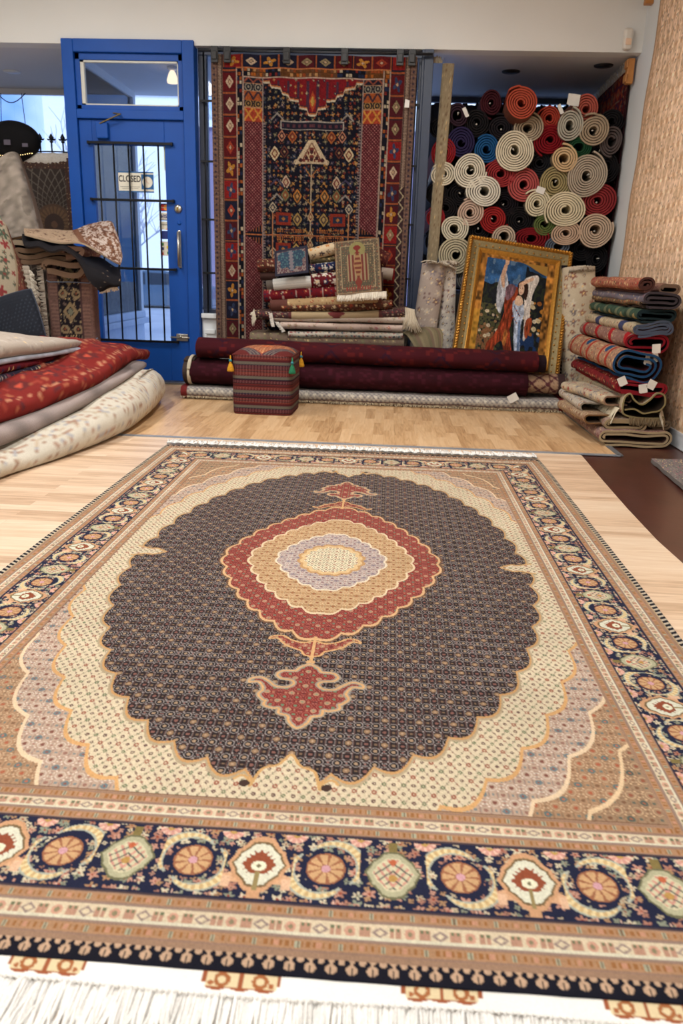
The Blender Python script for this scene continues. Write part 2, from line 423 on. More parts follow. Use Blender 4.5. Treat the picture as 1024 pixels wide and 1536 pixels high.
def field_colour(x, y):
    """x,y relative to the medallion centre"""
    a, b = .700, 1.315
    C = np.zeros(x.shape+(3,))
    th = np.arctan2(y/b, x/a)
    def scal(n, amp, ph=0):           # bumps bulging outwards, sharp cusps inwards
        return amp*(np.abs(np.sin(n*th+ph))-.6)
    def k_(p=2.0, aa=a, bb=b): return (np.abs(x/aa)**p+np.abs(y/bb)**p)**(1/p)
    k = k_(2.0)
    kd = k-scal(24, .030); kl = k-1.135-scal(22, .032, .5); kt = k-1.24-scal(20, .032, .3); kb = k-1.345-scal(18, .032)
    cream = herati_light(x, y, (212, 194, 160), (160, 94, 72), (112, 122, 88), (112, 84, 76))
    C[:] = cream
    lil = kl > 0; C[lil] = herati(x[lil], y[lil], (184, 156, 134), (206, 186, 168), (128, 74, 62), (104, 122, 128), (150, 104, 90))
    tan = kt > 0; C[tan] = herati(x[tan], y[tan], (170, 131, 97), (194, 160, 124), (176, 92, 62), (92, 112, 112), (132, 94, 66))
    br = kb > 0; C[br] = herati(x[br], y[br], (158, 125, 95), (196, 160, 120), (150, 84, 60), (78, 92, 84), (126, 88, 62))
    dk = kd < .985; C[dk] = herati(x[dk], y[dk], (42, 33, 34), (144, 135, 132), (164, 134, 104), (150, 116, 84), (134, 86, 76), dark=(32, 26, 30))
    # outline of the dark ground: golden arcs with a shaded companion line
    m = (kd >= .985) & (kd < .992); C[m] = (200, 148, 88)
    m = (kd >= .992) & (kd < 1.000); C[m] = (176, 156, 122)
    for kk, c in ((kl, (214, 160, 98)), (kt, (226, 196, 158)), (kb, (224, 190, 146))):
        m = (np.abs(kk) < .0055); C[m] = c
    # cream tongues running into the dark ground at both sides
    for sx in (-1, 1):
        X = sx*x; q = [(.76, -.060), (.70, -.045), (.665, -.030), (.640, -.034), (.612, -.012), (.600, 0), (.612, .012), (.640, .034), (.665, .030), (.70, .045), (.76, .060)]
        m = poly_mask(X, y, smooth_pts(q, 4, False)); C[m] = cream[m]
        m = line_mask(X, y, smooth_pts(q, 4, False), .010) & (k < 1.02); C[m] = (200, 154, 96)
    # cream ogee cutting in from both ends, with curled tips
    for sy in (-1, 1):
        Y = sy*y
        q = [(.76*a_, b_) for a_, b_ in [(-.155, 1.40), (-.155, 1.33), (-.125, 1.287), (-.098, 1.300), (-.092, 1.318), (-.072, 1.262), (-.03, 1.243), (0, 1.205), (.03, 1.243), (.072, 1.262), (.092, 1.318), (.098, 1.300), (.125, 1.287), (.155, 1.33), (.155, 1.40)]]
        qs = smooth_pts(q, 5, False)
        m = poly_mask(x, Y, qs) & (np.abs(x) < .115); C[m] = cream[m]
        m = line_mask(x, Y, qs[8:-8], .007); C[m] = (204, 156, 94)
        for sx in (-1, 1):
            m = np.hypot(x-sx*.083, Y-1.312) < .011; C[m] = (70, 48, 42)
    # ---- medallion
    th = np.arctan2(y/.64, x/.385)
    def med(w, h, p, n, amp):
        t = np.arctan2(y/h, x/w); kk = (np.abs(x/w)**p+np.abs(y/h)**p)**(1/p); tip = 1-.55*np.exp(-(np.abs(np.abs(t)-PI/2)/.10)**2)
        return kk-amp*(np.abs(np.sin(n*t))-.6)*tip
    r1 = med(.385, .655, 1.46, 16, .045); r2 = med(.292, .474, 1.50, 14, .052); r3 = med(.195, .288, 1.55, 10, .07); r4 = med(.108, .142, 2.0, 8, .10)
    m = r1 < 1; C[m] = herati(x[m], y[m], (146, 44, 36), (168, 92, 80), (110, 120, 100), (186, 130, 100), (112, 44, 42), px=.030, py=.040)
    m = np.abs(r1-1.0) < .012; C[m] = (216, 168, 116)
    m = (r1 >= 1.015) & (r1 < 1.028); C[m] = (120, 84, 58)
    m = r2 < 1; C[m] = herati(x[m], y[m], (190, 150, 104), (206, 174, 130), (150, 84, 52), (160, 112, 72), (176, 128, 84), px=.034, py=.046)
    m = np.abs(r2-1.0) < .014; C[m] = (222, 196, 156)
    m = r3 < 1; C[m] = herati(x[m], y[m], (178, 160, 152), (204, 190, 176), (132, 86, 90), (140, 130, 138), (160, 118, 112), px=.030, py=.040)
    m = np.abs(r3-1.0) < .019; C[m] = (224, 206, 176)
    m = r4 < 1.1; C[m] = (196, 148, 92); m = r4 < 1.0; C[m] = (220, 184, 130)
    m = r4 < .86; C[m] = herati_light(x[m], y[m], (236, 222, 184), (150, 82, 60), (116, 120, 92), (104, 72, 70), px=.026, py=.034, k=.75)
    # ---- pendants above and below
    for sy in (-1, 1):
        Y = sy*y-.64
        w_ = [(0, .020), (.030, .034), (.065, .020), (.092, -.006), (.120, .002), (.128, .018), (.112, .014), (.100, .018), (.080, .050), (.050, .072), (.032, .082), (.022, .104), (.006, .112), (0, .125)]
        q = w_+[(-a_, b_) for a_, b_ in w_[::-1][1:-1]]; q = smooth_pts(q, 3)
        m = poly_mask(x, Y, q); C[m] = herati(x[m], y[m], (146, 44, 36), (164, 88, 76), (170, 140, 106), (176, 120, 92), (112, 44, 42), px=.024, py=.030)
        m = line_mask(x, Y, q, .007, True); C[m] = (214, 164, 106)
        m = line_mask(x, Y, [(0, -.005), (0, .165)], .008); C[m] = (214, 164, 106)
        m = np.hypot(x, (Y-.145)) < .012; C[m] = (210, 160, 104)
        p_ = [(0, .158), (.024, .176), (.034, .196), (.066, .200), (.078, .222), (.066, .240), (.040, .246), (.030, .262), (.044, .282), (.072, .282), (.094, .258), (.116, .240), (.140, .250), (.142, .268), (.124, .264), (.112, .272), (.102, .300), (.110, .325), (.094, .350), (.088, .352), (.090, .372), (.066, .384), (.052, .382), (.050, .404), (.028, .412), (.022, .436), (0, .462)]
        q = p_+[(-a_, b_) for a_, b_ in p_[::-1][1:-1]]; q = smooth_pts(q, 3)
        m = poly_mask(x, Y, q); C[m] = herati(x[m], y[m], (146, 42, 36), (166, 90, 78), (110, 130, 100), (186, 136, 104), (112, 44, 42), px=.030, py=.038)
        m = line_mask(x, Y, q, .015, True); C[m] = (158, 146, 128)
        m = line_mask(x, Y, q, .006, True); C[m] = (218, 164, 104)
    return C

def stripe_orange(c, e, w):
    """narrow ornamented guard stripe"""
    C = col((176, 130, 92), c.shape); v = e/w
    m = (v < .12) | (v > .88); C[m] = (150, 116, 98)
    u = (c/.0660) % 1
    m = (np.abs(u-.5) < .055) & (v > .25) & (v < .75); C[m] = (166, 168, 140)
    m = (np.abs(u-.5) < .018) & (v > .25) & (v < .75); C[m] = (120, 96, 72)
    m = (np.abs(((u+.5) % 1)-.5) < .06) & (v > .3) & (v < .7); C[m] = (196, 138, 108)
    m = (np.abs(np.sin(u*PI*6)) > .75) & (np.abs(v-.5) < .22) & (np.abs(u-.5) > .1) & (np.abs(u-.5) < .42); C[m] = (158, 102, 54)
    return C
def stripe_cream(c, e, w):
    C = col((214, 194, 160), c.shape); v = e/w
    m = (v < .10) | (v > .90); C[m] = (150, 124, 110)
    m = (v > .12) & (v < .28); C[m] = (214, 206, 178)
    u = c/.047; i = np.floor(u); f = u-i-.5
    d = np.abs(f)*1.5+np.abs(v-.5)*1.5
    m = (d < .42) & (i % 2 == 0); C[m] = (150, 128, 120); m = (d < .24) & (i % 2 == 0); C[m] = (216, 196, 160)
    r = np.hypot(f*1.4, v-.5); m = (r < .26) & (i % 2 == 1); C[m] = (206, 150, 124); m = (r < .12) & (i % 2 == 1); C[m] = (140, 130, 96)
    g = np.abs(np.abs(f)-.40); m = (g < .09) & (np.abs(v-.5) < .22); C[m] = (186, 138, 112)
    m = (g < .05) & (np.abs(v-.66) < .1); C[m] = (110, 116, 84)
    return C
def main_border(c, v):
    """c metres along the band from the middle of the side, v 0..1 across (0 = outer edge)"""
    H = .165; navy = (30, 34, 62)
    C = col(navy, c.shape); y = (v-.5)*H; pal = [(196, 140, 118), (184, 166, 134), (206, 192, 160), (172, 116, 96), (136, 142, 120), (176, 132, 92)]
    C = flowers(C, c, y+.3, .026, pal, 5, .86, .50, 5, (150, 60, 40)); C = flowers(C, c+.011, y+.313, .0175, pal[::-1], 8, .60, .46, 4, (90, 80, 60))
    per = .464; q = c/(per/4); i = np.round(q).astype(int); x = c-i*(per/4); t = i % 4
    # rosettes with feathered crescents
    m0 = (t % 2 == 1); sg = np.where(t == 1, 1.0, -1.0); X = x*sg
    r = np.hypot(x, y*.92); an = np.arctan2(y, x)
    m = m0 & (r < .040); C[m] = navy
    rr = np.hypot(X, y*.92); aa = np.arctan2(y, X)
    for s_ in (-1, 1):
        rc = np.hypot(X-s_*.012, (y-s_*.010)*.92); a2 = np.arctan2((y-s_*.010)*s_, (X-s_*.012)*s_)
        wd = .010*np.clip(np.cos((a2-.75)/1.25), 0, 1)
        m = m0 & (np.abs(rc-.049) < wd) & (np.abs(a2-.75) < 1.7); C[m] = (168, 172, 156)
        m = m0 & (np.abs(rc-.049) < wd*.62) & (np.abs(a2-.75) < 1.5); C[m] = np.where((np.sin(a2[m]*26) > 0)[:, None], (206, 170, 112), (226, 204, 150))
    m = m0 & (r < .034); C[m] = (160, 98, 66)
    m = m0 & (r < .031) & (r > .009) & (np.abs(np.sin(an*4.5)) > .45); C[m] = (204, 158, 108)
    m = m0 & (r < .008); C[m] = (206, 150, 160)
    # cream cartouches with a rust heart
    m0 = (t == 0); X = np.abs(x); Y = y
    def shape(w, up, dn): return ((X/w)**1.6+(np.abs(Y)/np.where(Y > 0, up, dn))**1.3)*(1+.10*np.abs(np.sin(5*np.arctan2(Y, X+1e-6))))
    arm = (np.abs(Y+.030+ .25*(X-.03)) < .020*np.clip(1.15-X/.085, 0, 1)) & (X < .085); m = m0 & arm; C[m] = (216, 164, 122)
    m = m0 & (np.abs(X-.055) < .011) & (np.abs(Y+.044) < .012); C[m] = (222, 176, 140)
    s = shape(.055, .076, .072); m = m0 & (s < 1); C[m] = (206, 152, 108)
    s = shape(.048, .062, .060); m = m0 & (s < 1); C[m] = (120, 96, 62)
    m = m0 & (s < .86); C[m] = (214, 212, 188)
    wob = .10*np.cos(X*480)*np.cos(Y*400); m = m0 & (s < .47+wob) & (Y > -.022); C[m] = (150, 72, 44)
    m = m0 & (np.hypot(X*.9, Y+.004) < .012); C[m] = (226, 222, 190); m = m0 & (np.hypot(X, Y+.004) < .004); C[m] = (120, 110, 80)
    m = m0 & (X < .0035) & (Y < -.018) & (Y > -.060); C[m] = (150, 130, 80)
    m = m0 & (X < .010) & (Y < -.066) & (Y > -.078); C[m] = (206, 152, 108)
    # green palmettes
    m0 = (t == 2); Y = -y
    s = shape(.046, .060, .052); m = m0 & (s < 1.12); C[m] = (110, 108, 76); m = m0 & (s < .98); C[m] = (176, 172, 136)
    m = m0 & (s < .70); C[m] = (206, 196, 158)
    m = m0 & (s < .62) & (np.sin(X*420+Y*260) > .35); C[m] = (206, 140, 122)
    m = m0 & (s < .62) & (np.sin(X*300-Y*330) > .78); C[m] = (84, 90, 84)
    m = m0 & (np.hypot(X, Y-.012) < .008); C[m] = (186, 140, 70); m = m0 & (np.hypot(X, Y+.026) < .007); C[m] = (196, 96, 58)
    m = m0 & (X < .008) & (Y < -.052) & (Y > -.076); C[m] = (130, 112, 60)
    # hem flowers: pink fans along both edges
    for s_, o in ((1, 0), (-1, .058)):
        g = ((c+o)/.116) % 1-.5; u = g*.116; w = H/2-s_*y-.004
        r = np.hypot(u, w*1.0); m = (r < .020) & (w > 0) & (np.abs(x) > .018); an = np.arctan2(w, u)
        C[m] = (212, 148, 132); m2 = m & (np.sin(an*9) > .35) & (r > .010); C[m2] = (228, 184, 160); m2 = m & (r < .007); C[m2] = (190, 150, 70)
        g = ((c+o+.029)/.058) % 1-.5; r = np.hypot((g*.058), (w-.012)); 
    m = (v < .018) | (v > .982); C[m] = navy
    return C
def rug_colour(x, y):
    C = np.zeros(x.shape+(3,))
    es = np.minimum(x-RX0, RX1-x); ee = np.minimum(y-RY0, RY1-y)
    bs = np.interp(es, [0, .022, .100, .245, .312, 2], [0, .035, .140, .305, .395, 2.1])
    side = bs < ee; e = np.where(side, bs, ee); c = np.where(side, y-RCY, x-RCX)
    B = [(0, .035, 'blk'), (.035, .046, 'ln'), (.046, .072, 'o'), (.072, .112, 'c'), (.112, .136, 'o'), (.136, .140, 'ln2'), (.140, .305, 'm'), (.305, .309, 'ln2'), (.309, .332, 'o'), (.332, .366, 'c'), (.366, .390, 'o'), (.390, .395, 'ln')]
    for a, b, k in B:
        m = (e >= a) & (e < b)
        if not m.any(): continue
        cc = c[m]; ev = e[m]-a; w = b-a
        if k == 'blk':
            v = ev/w; q = col((196, 158, 124), cc.shape); u = (cc/.0310) % 1-.5
            edge = .62+.18*np.abs(np.sin(u*PI)); dk = v < .92-.10*np.cos(u*4*PI)
            q[dk] = (20, 20, 34)
            hk = (np.hypot(u*.9-.0, (v-.52)*1.0) < .25) | ((np.abs(u) < .07) & (v > .3) & (v < .95)) | (np.hypot(np.abs(u)-.5, v-.90) < .16)
            hk &= (v > .30); q[hk] = (198, 160, 128)
            hk = (np.abs(u) < .035) & (v < .62); q[hk] = (20, 20, 34)
            sd = side[m]
            if sd.any():
                t_ = (cc[sd]/.0260+v[sd]*.5) % 1; qq = col((22, 22, 34), t_.shape); z = (t_ > .55) & (v[sd] < .85); qq[z] = (196, 180, 156); zz = v[sd] > .88; qq[zz] = (178, 150, 110); q[sd] = qq
            C[m] = q
        elif k == 'ln': C[m] = (158, 122, 96)
        elif k == 'ln2': C[m] = (70, 56, 62)
        elif k == 'o': C[m] = stripe_orange(cc+a*.3, ev, w)
        elif k == 'c': C[m] = stripe_cream(cc, ev, w)
        elif k == 'm': C[m] = main_border(cc, ev/w)
    m = e >= .395
    C[m] = field_colour(x[m]+.165, y[m]-2.672)
    m2 = m & (e < .397); C[m2] = (120, 84, 62)
    g = C.mean(-1, keepdims=True); C = (C*.84+g*.16)*.95
    return C

def build_main_rug():
    root = empty('patterned_rug', (RCX, RCY, 0)); tag(root, 'large rug spread flat on the floor with dark oval field, red medallion and navy border', 'rug')
    nx = 980; xs = np.linspace(RX0, RX1, nx)
    ys = [RY0]
    while ys[-1] < RY1: ys.append(ys[-1]+.0021+.0009*(ys[-1]-RY0))
    ys[-1] = RY1; ys = np.array(ys); ny = len(ys)
    X, Y = np.meshgrid(xs, ys)
    C = rug_colour(X, Y)
    C = C*(1+.10*(hsh(np.floor(X/.0026), np.floor(Y/.0028), 3)-.5))[..., None]
    # abrash: slow drift of the dye between woven bands
    C = C*(1+.05*(vnoise(Y, Y*0, .16, 4)-.5))[..., None]
    Z = .010+.0025*vnoise(X, Y, .35, 2)+.0012*vnoise(X, Y, .08, 5)
    wobx = .006*(vnoise(Y, X*0, .5, 11)-.5)*np.clip((X-RCX)/1.0, -1, 1)
    woby = .006*(vnoise(X, Y*0, .4, 12)-.5)*np.clip((RCY-Y)/1.7, -1, 1)
    P = np.stack([X+wobx, Y+woby, Z], -1)
    # skirt down to the floor
    n = ny*nx; idx = np.arange(n).reshape(ny, nx)
    loop = np.concatenate([idx[:-1, 0], idx[-1, :-1], idx[1:, -1][::-1], idx[0, 1:][::-1]]); m = len(loop)
    V = P.reshape(-1, 3); S = V[loop].copy(); S[:, 2] = .001; k = np.arange(m)
    R = np.stack([loop, np.roll(loop, -1), n+(k+1) % m, n+k], -1)[:, ::-1]
    D = np.concatenate([C.reshape(-1, 3), C.reshape(-1, 3)[loop]])
    pile = raw_mesh('pile', np.concatenate([V, S]), np.concatenate([gridq(ny, nx)[:, ::-1], R]), D, wool('rug_pile', 1.0, .25, 420, fuzz=.10), root)
    # woven white ends with small motif tabs, knotted fringe
    w = np.linspace(RX0+.01, RX1-.01, 900); t = np.linspace(0, .040, 22); A, T = np.meshgrid(w, t)
    K = col((236, 234, 228), A.shape)
    g = ((A+.171+.145) % .290)-.145
    inside = (np.abs(g) < .058-.008*(T > .02)) & (T < .030+.002*np.cos(g*180)); K[inside] = (150, 84, 54)
    inn = (np.abs(g) < .052) & (np.abs(g) > .003) & (T < .026) & (T > .002); K[inn] = (214, 196, 158)
    sw = inn & (np.abs(np.hypot(np.abs(g)-.028, T-.014)-.009) < .003); K[sw] = (158, 98, 60); sw = inn & (np.hypot(np.abs(g)-.044, T-.02) < .004); K[sw] = (160, 96, 60)
    Pk = np.stack([A, RY0+.004-T+.003*np.sin(A*9), .009-.05*T+.0012*vnoise(A, T, .03, 1)], -1)
    sheet('woven_end', Pk, K, .004, wool('cotton_end', 1.0, .15, 300, fuzz=.05), root, back=(225, 220, 210), rim=(236, 232, 226))
    kn = RY0-.036
    # a row of knots
    mb = MB()
    for i in range(230):
        mb.ball((RX0+.012+i*.0092, kn-.002+.003*math.sin((RX0+i*.0092)*9), .010), .0036, 6, 4)
    parent(mb.build('fringe_knots', pm('white_cotton', (236, 234, 230), .95), None, True), root)
    for k_, (c_, sp, w_) in enumerate(((( 232, 230, 226), .30, .006), ((240, 238, 234), .12, .007))):
        fringe('fringe', (RX0+.01, kn, .008), (RX1-.01, kn, .008), (0, -1, -.03), 420, .13, w_, c_, root, k_, 0, sp)
    Pk = np.stack([A, RY1-.004+T*.8, .009-.05*T], -1)[::-1]
    sheet('woven_end', Pk, (232, 230, 226), .004, MATS['cotton_end'], root, back=(225, 220, 210), rim=(236, 232, 226))
    for k_ in range(2): fringe('fringe', (RX0+.0, RY1+.016, .014), (RX1-.01, RY1+.016, .016), (0, 1, .06), 250, .085, .011, (234, 232, 228), root, 5+k_, 0, .35)
    return root
build_main_rug()

# ================================================================== SETTING
def floor_mat(name, along, c1, c2, c3, strip=.068, length=.62, rough=.36):
    m, nt, b = newmat(name); N = nt.nodes; L = nt.links
    tc = N.new('ShaderNodeTexCoord'); mp = N.new('ShaderNodeMapping'); L.new(tc.outputs['Object'], mp.inputs[0])
    if along == 'y': mp.inputs['Rotation'].default_value = (0, 0, PI/2)
    br = N.new('ShaderNodeTexBrick'); br.inputs['Scale'].default_value = 1; br.inputs['Brick Width'].default_value = length; br.inputs['Row Height'].default_value = strip
    br.inputs['Mortar Size'].default_value = .0006; br.inputs['Mortar Smooth'].default_value = .1; br.inputs['Bias'].default_value = 0; br.offset_frequency = 2; br.offset = .37
    br.inputs['Color1'].default_value = (0, 0, 0, 1); br.inputs['Color2'].default_value = (1, 1, 1, 1); br.inputs['Mortar'].default_value = (.35, .35, .35, 1)
    L.new(mp.outputs[0], br.inputs['Vector'])
    sc = N.new('ShaderNodeMapping'); sc.inputs['Scale'].default_value = (2.2, 26, 1) if along == 'x' else (26, 2.2, 1); L.new(tc.outputs['Object'], sc.inputs[0])
    n1 = N.new('ShaderNodeTexNoise'); n1.inputs['Scale'].default_value = 1.6; n1.inputs['Detail'].default_value = 6; n1.inputs['Distortion'].default_value = .9
    ad = N.new('ShaderNodeVectorMath'); ad.operation = 'ADD'; L.new(sc.outputs[0], ad.inputs[0])
    mu = N.new('ShaderNodeVectorMath'); mu.operation = 'SCALE'; mu.inputs['Scale'].default_value = 9.0; L.new(br.outputs['Color'], mu.inputs[0]); L.new(mu.outputs[0], ad.inputs[1])
    L.new(ad.outputs[0], n1.inputs['Vector'])
    mx = N.new('ShaderNodeMath'); mx.operation = 'MULTIPLY_ADD'; mx.inputs[1].default_value = .55; L.new(br.outputs['Color'], mx.inputs[0])
    m2 = N.new('ShaderNodeMapRange'); m2.inputs['From Min'].default_value = .3; m2.inputs['From Max'].default_value = .7; m2.inputs['To Max'].default_value = .48; L.new(n1.outputs[0], m2.inputs[0]); L.new(m2.outputs[0], mx.inputs[2])
    cr = N.new('ShaderNodeValToRGB'); e = cr.color_ramp.elements; e[0].color = rgba(c1); e[1].color = rgba(c3); k = cr.color_ramp.elements.new(.5); k.color = rgba(c2); L.new(mx.outputs[0], cr.inputs[0])
    L.new(cr.outputs[0], b.inputs['Base Color'])
    b.inputs['Roughness'].default_value = rough; b.inputs['Specular IOR Level'].default_value = .5
    bp = N.new('ShaderNodeBump'); bp.inputs['Strength'].default_value = .06; bp.inputs['Distance'].default_value = .002; L.new(n1.outputs[0], bp.inputs['Height']); L.new(bp.outputs[0], b.inputs['Normal'])
    MATS[name] = m; return m
FRONT = floor_mat('pale_laminate', 'x', (178, 146, 116), (218, 188, 158), (234, 212, 186), length=.75)
BACK = floor_mat('oak_strip_laminate', 'y', (166, 126, 86), (208, 170, 126), (226, 192, 150), length=.42)
def struct(mb, name, m, bevel=0): return tag(mb.build(name, m, None, bevel=bevel), kind='structure')
XL, XR = -4.6, 1.85; YB = -3.2; ZC = 3.35; YW = 7.0; ZS = 2.668
struct(MB().box(XL, 2.2, YB, 7.4, -.12, -.006), 'floor', pm('brown_painted_boards', (74, 40, 32), .32, var=.18, scale=6, bump=.15))
a = [(fl(u, v)[0], fl(u, v)[1]) for u, v in ((872, 683), (905, 722), (940, 762), (985, 810), (1024, 845))]
edge = [(a[0][0]-.02, 4.70)]+a+[(1.12, 1.6), (1.08, 0), (1.1, YB)]
struct(MB().prism([(XL, 4.70)]+edge+[(XL, YB)], -.006, 0, 'z'), 'floor', FRONT)
struct(MB().box(XL, 1.385, 4.71, 7.35, -.006, .001), 'floor', BACK)
steel = pm('brushed_steel', (150, 158, 170), .45, .35, .1)
mb = MB().bar((XL, 4.735, .002), (1.40, 4.695, .002), .034, .006); struct(mb, 'trim_1', steel)
mb = MB().bar((1.402, 4.69, .002), (1.386, 6.9, .002), .034, .006); struct(mb, 'trim_2', pm('dull_zinc', (112, 116, 122), .5, .4))
WALLM = pm('warm_white_paint', (224, 225, 223), .75, var=.02, scale=2, bump=.03)
GREY = pm('soffit_paint', (212, 212, 214), .8, var=.02, scale=2)
WHITE = pm('white_paint', (222, 226, 228), .6, var=.02, scale=3)
struct(MB().box(XL-.1, 2.2, YW, YW+.16, ZS, ZC), 'wall_back', WALLM)
struct(MB().box(XL-.1, 2.2, YW+.16, 8.95, ZS, ZS+.12), 'ceiling', GREY)
struct(MB().box(XL-.1, 2.2, YB-.1, YW, ZC, ZC+.1), 'ceiling', WHITE)
struct(MB().box(XR, XR+.12, YB, 8.9, -.1, ZC), 'wall_right', WHITE)
struct(MB().box(XL-.1, XL, YB, 8.9, -.1, ZC), 'wall_left', WALLM)
struct(MB().box(XL-.1, 2.2, YB-.1, YB, -.1, ZC), 'wall_front', WALLM)
struct(MB().box(XR-.016, XR, 3.0, 6.3, 0, .085).box(XR-.020, XR, 3.0, 6.3, .085, .10), 'baseboard_right', pm('baseboard_paint', (196, 200, 204), .5))
# bay on the right: raised deck, window behind the carpet rolls
struct(MB().box(.20, XR, 7.02, 8.70, -.1, .84), 'wall_bay', pm('deck_paint', (70, 66, 66), .7))
def window(n, x0, x1, y, z0, z1, mullions, frame, glass=True, transoms=()):
    w = .05; mb = MB()
    mb.box(x0, x1, y-.03, y+.03, z1-w, z1).box(x0, x1, y-.03, y+.03, z0, z0+w).box(x0, x0+w, y-.03, y+.03, z0+w, z1-w).box(x1-w, x1, y-.03, y+.03, z0+w, z1-w)
    for m in mullions: mb.box(m-.02, m+.02, y-.028, y+.028, z0+w, z1-w)
    o = mb.build('window_%d' % n, frame, None, bevel=.004); tag(o, kind='structure')
    for t in transoms: parent(MB().box(x0+w, x1-w, y-.012, y+.012, t-.012, t+.012).build('glazing_bar', frame), o)
    g = MB().box(x0+w*.6, x1-w*.6, y-.003, y+.003, z0+w*.6, z1-w*.6).build('pane', glass_mat()); parent(g, o)
    return o
BLUE = pm('blue_gloss_paint', (0, 72, 160), .5, var=.07, scale=5, bump=.08, coat=.0, spec=.35)
NAVY = pm('dark_slate_paint', (42, 54, 78), .4, var=.06)
window(1, XL, -2.72, 8.75, .45, ZS-.0, (), GREY)
struct(MB().box(XL, -2.72, 8.72, 8.82, -.1, .45), 'wall_bay', WHITE)
window(2, .22, XR, 8.75, .84, ZS, (1.0,), NAVY)
# window behind the hanging rug, white panelled stall riser below it
xa, xb = -1.615, .20
window(3, xa, xb, 7.10, .60, ZS, (-1.565, .125), NAVY)
o = struct(MB().box(xa, xb, 7.03, 7.16, 0, .60).box(xa, xb, 6.99, 7.04, .575, .615), 'wall_riser', WHITE, .006)
MB().box(-1.60, -1.50, 7.012, 7.032, .10, .14).box(-1.60, -1.50, 7.012, 7.032, .44, .48).box(-1.60, -1.575, 7.012, 7.032, .14, .44).build('panel_moulding', WHITE, o, bevel=.006)
# burglar bars in the narrow side lights
bar_m = pm('black_iron', (22, 24, 28), .45, .6)
for (x0, x1, xs) in ((-1.60, -1.49, -1.56), (.03, .20, .115)):
    t = empty('window_bar', (xs, 7.03, .6)); tag(t, 'black iron window bar %s' % ('beside the blue door frame' if x0 < -1 else 'between the hanging rug and the dark post'), 'bar')
    MB().tube([(xs, 7.03, .62), (xs, 7.03, 2.63)], .008, 8).build('upright', bar_m, t, True)
    for z in (.95, 1.38, 1.83, 2.28): MB().box(x0, x1, 7.022, 7.038, z-.008, z+.008).build('cross_bar', bar_m, t)
# dark post between rug and roll bay
struct(MB().box(.19, .262, 6.99, 7.12, 0, ZS).box(.170, .192, 7.0, 7.08, 0, ZS), 'trim_3', NAVY, .004)
# ---------------- blue door
fx0, fx1, fz1 = -2.690, -1.625, 2.700
o = MB().box(fx0, fx0+.095, 6.97, 7.11, 0, fz1).box(fx1-.095, fx1, 6.97, 7.11, 0, fz1).box(fx0+.095, fx1-.095, 6.97, 7.11, fz1-.095, fz1).box(fx0+.095, fx1-.095, 6.97, 7.11, 2.125, 2.195).build('door_frame', BLUE, None, bevel=.006)
tag(o, kind='structure'); o.name = 'door_1'
w = MB(); x0, x1, z0, z1 = fx0+.095, fx1-.095, 2.195, fz1-.095
for q, (a0, a1, b0, b1) in enumerate(((x0, x1, z1-.05, z1), (x0, x1, z0, z0+.035), (x0, x0+.04, z0, z1), (x1-.04, x1, z0, z1))): w.box(a0, a1, 7.0, 7.06, b0, b1)
w.build('transom_sash', BLUE, o, bevel=.004)
MB().box(x0+.04, x1-.04, 7.01, 7.05, z1-.064, z1-.048).box(x0+.04, x1-.04, 7.01, 7.05, z0+.035, z0+.045).box(x0+.04, x0+.068, 7.01, 7.05, z0, z1-.05).box(x1-.050, x1-.04, 7.01, 7.05, z0, z1-.05).build('glazing_bead', pm('cream_bead', (206, 206, 196), .5), o)
MB().box(x0+.05, x1-.05, 7.035, 7.041, z0+.03, z1-.05).build('transom_pane', glass_mat(), o)
MB().box(fx0-.0, fx1, 6.93, 7.14, -.006, .022).build('threshold', pm('worn_aluminium', (128, 132, 138), .4, .9), o, bevel=.004)
# door leaf
dr = empty('glazed_door', (-2.18, 7.03, .02)); tag(dr, 'blue glazed entrance door with black security bars and a closed sign', 'door')
lx0, lx1, lz1 = fx0+.098, fx1-.098, 2.122
gx0, gx1, gz0, gz1 = -2.487, -1.889, .36, 1.935
MB().box(lx0, gx0, 7.0, 7.045, .025, lz1).box(gx1, lx1, 7.0, 7.045, .025, lz1).box(gx0, gx1, 7.0, 7.045, gz1, lz1).box(gx0, gx1, 7.0, 7.045, .025, gz0).build('door_leaf', BLUE, dr, bevel=.004)
MB().box(gx0, gx1, 7.022, 7.028, gz0, gz1).build('door_glass', glass_mat(), dr)
for z in (1.947, 1.512, .968, .365):
    MB().box(-2.520, -1.815, 6.965, 6.977, z-.010, z+.010).box(-2.522, -2.505, 6.960, 7.0, z-.012, z+.012).box(-1.832, -1.815, 6.960, 7.0, z-.012, z+.012).build('security_rail', bar_m, dr, bevel=.002)
for k in range(5):
    x = at(149+k*22.4, 217, 6.97)[0]*.5+at(160.5+k*21, 512, 6.97)[0]*.5
    MB().tube([(x, 6.981, .365), (x, 6.981, 1.95)], .0075, 8).build('security_bar', bar_m, dr, True)
sil = pm('satin_nickel', (186, 184, 176), .3, .9)
h = MB().box(-1.795, -1.773, 6.985, 7.0, .985, 1.285).build('pull_handle', sil, dr, bevel=.003)
MB().tube([(-1.784, 6.945, 1.0), (-1.784, 6.945, 1.27)], .011, 10).box(-1.793, -1.775, 6.945, 7.0, .995, 1.012).box(-1.793, -1.775, 6.945, 7.0, 1.258, 1.275).build('grip', sil, h, True)
q = MB().lathe((-1.790, 7.0, 1.455), [(.034, 0), (.034, -.008), (.024, -.018), (.012, -.02)], 20, 'y').build('deadbolt_lock', sil, dr, True)
MB().box(-1.796, -1.784, 6.965, 6.985, 1.440, 1.470).build('thumb_turn', pm('brass', (170, 140, 70), .3, .9), q)
MB().lathe((-1.785, 7.0, 1.345), [(.016, 0), (.016, -.006), (.008, -.009)], 16, 'y').build('screw_cover', BLUE, dr, True)
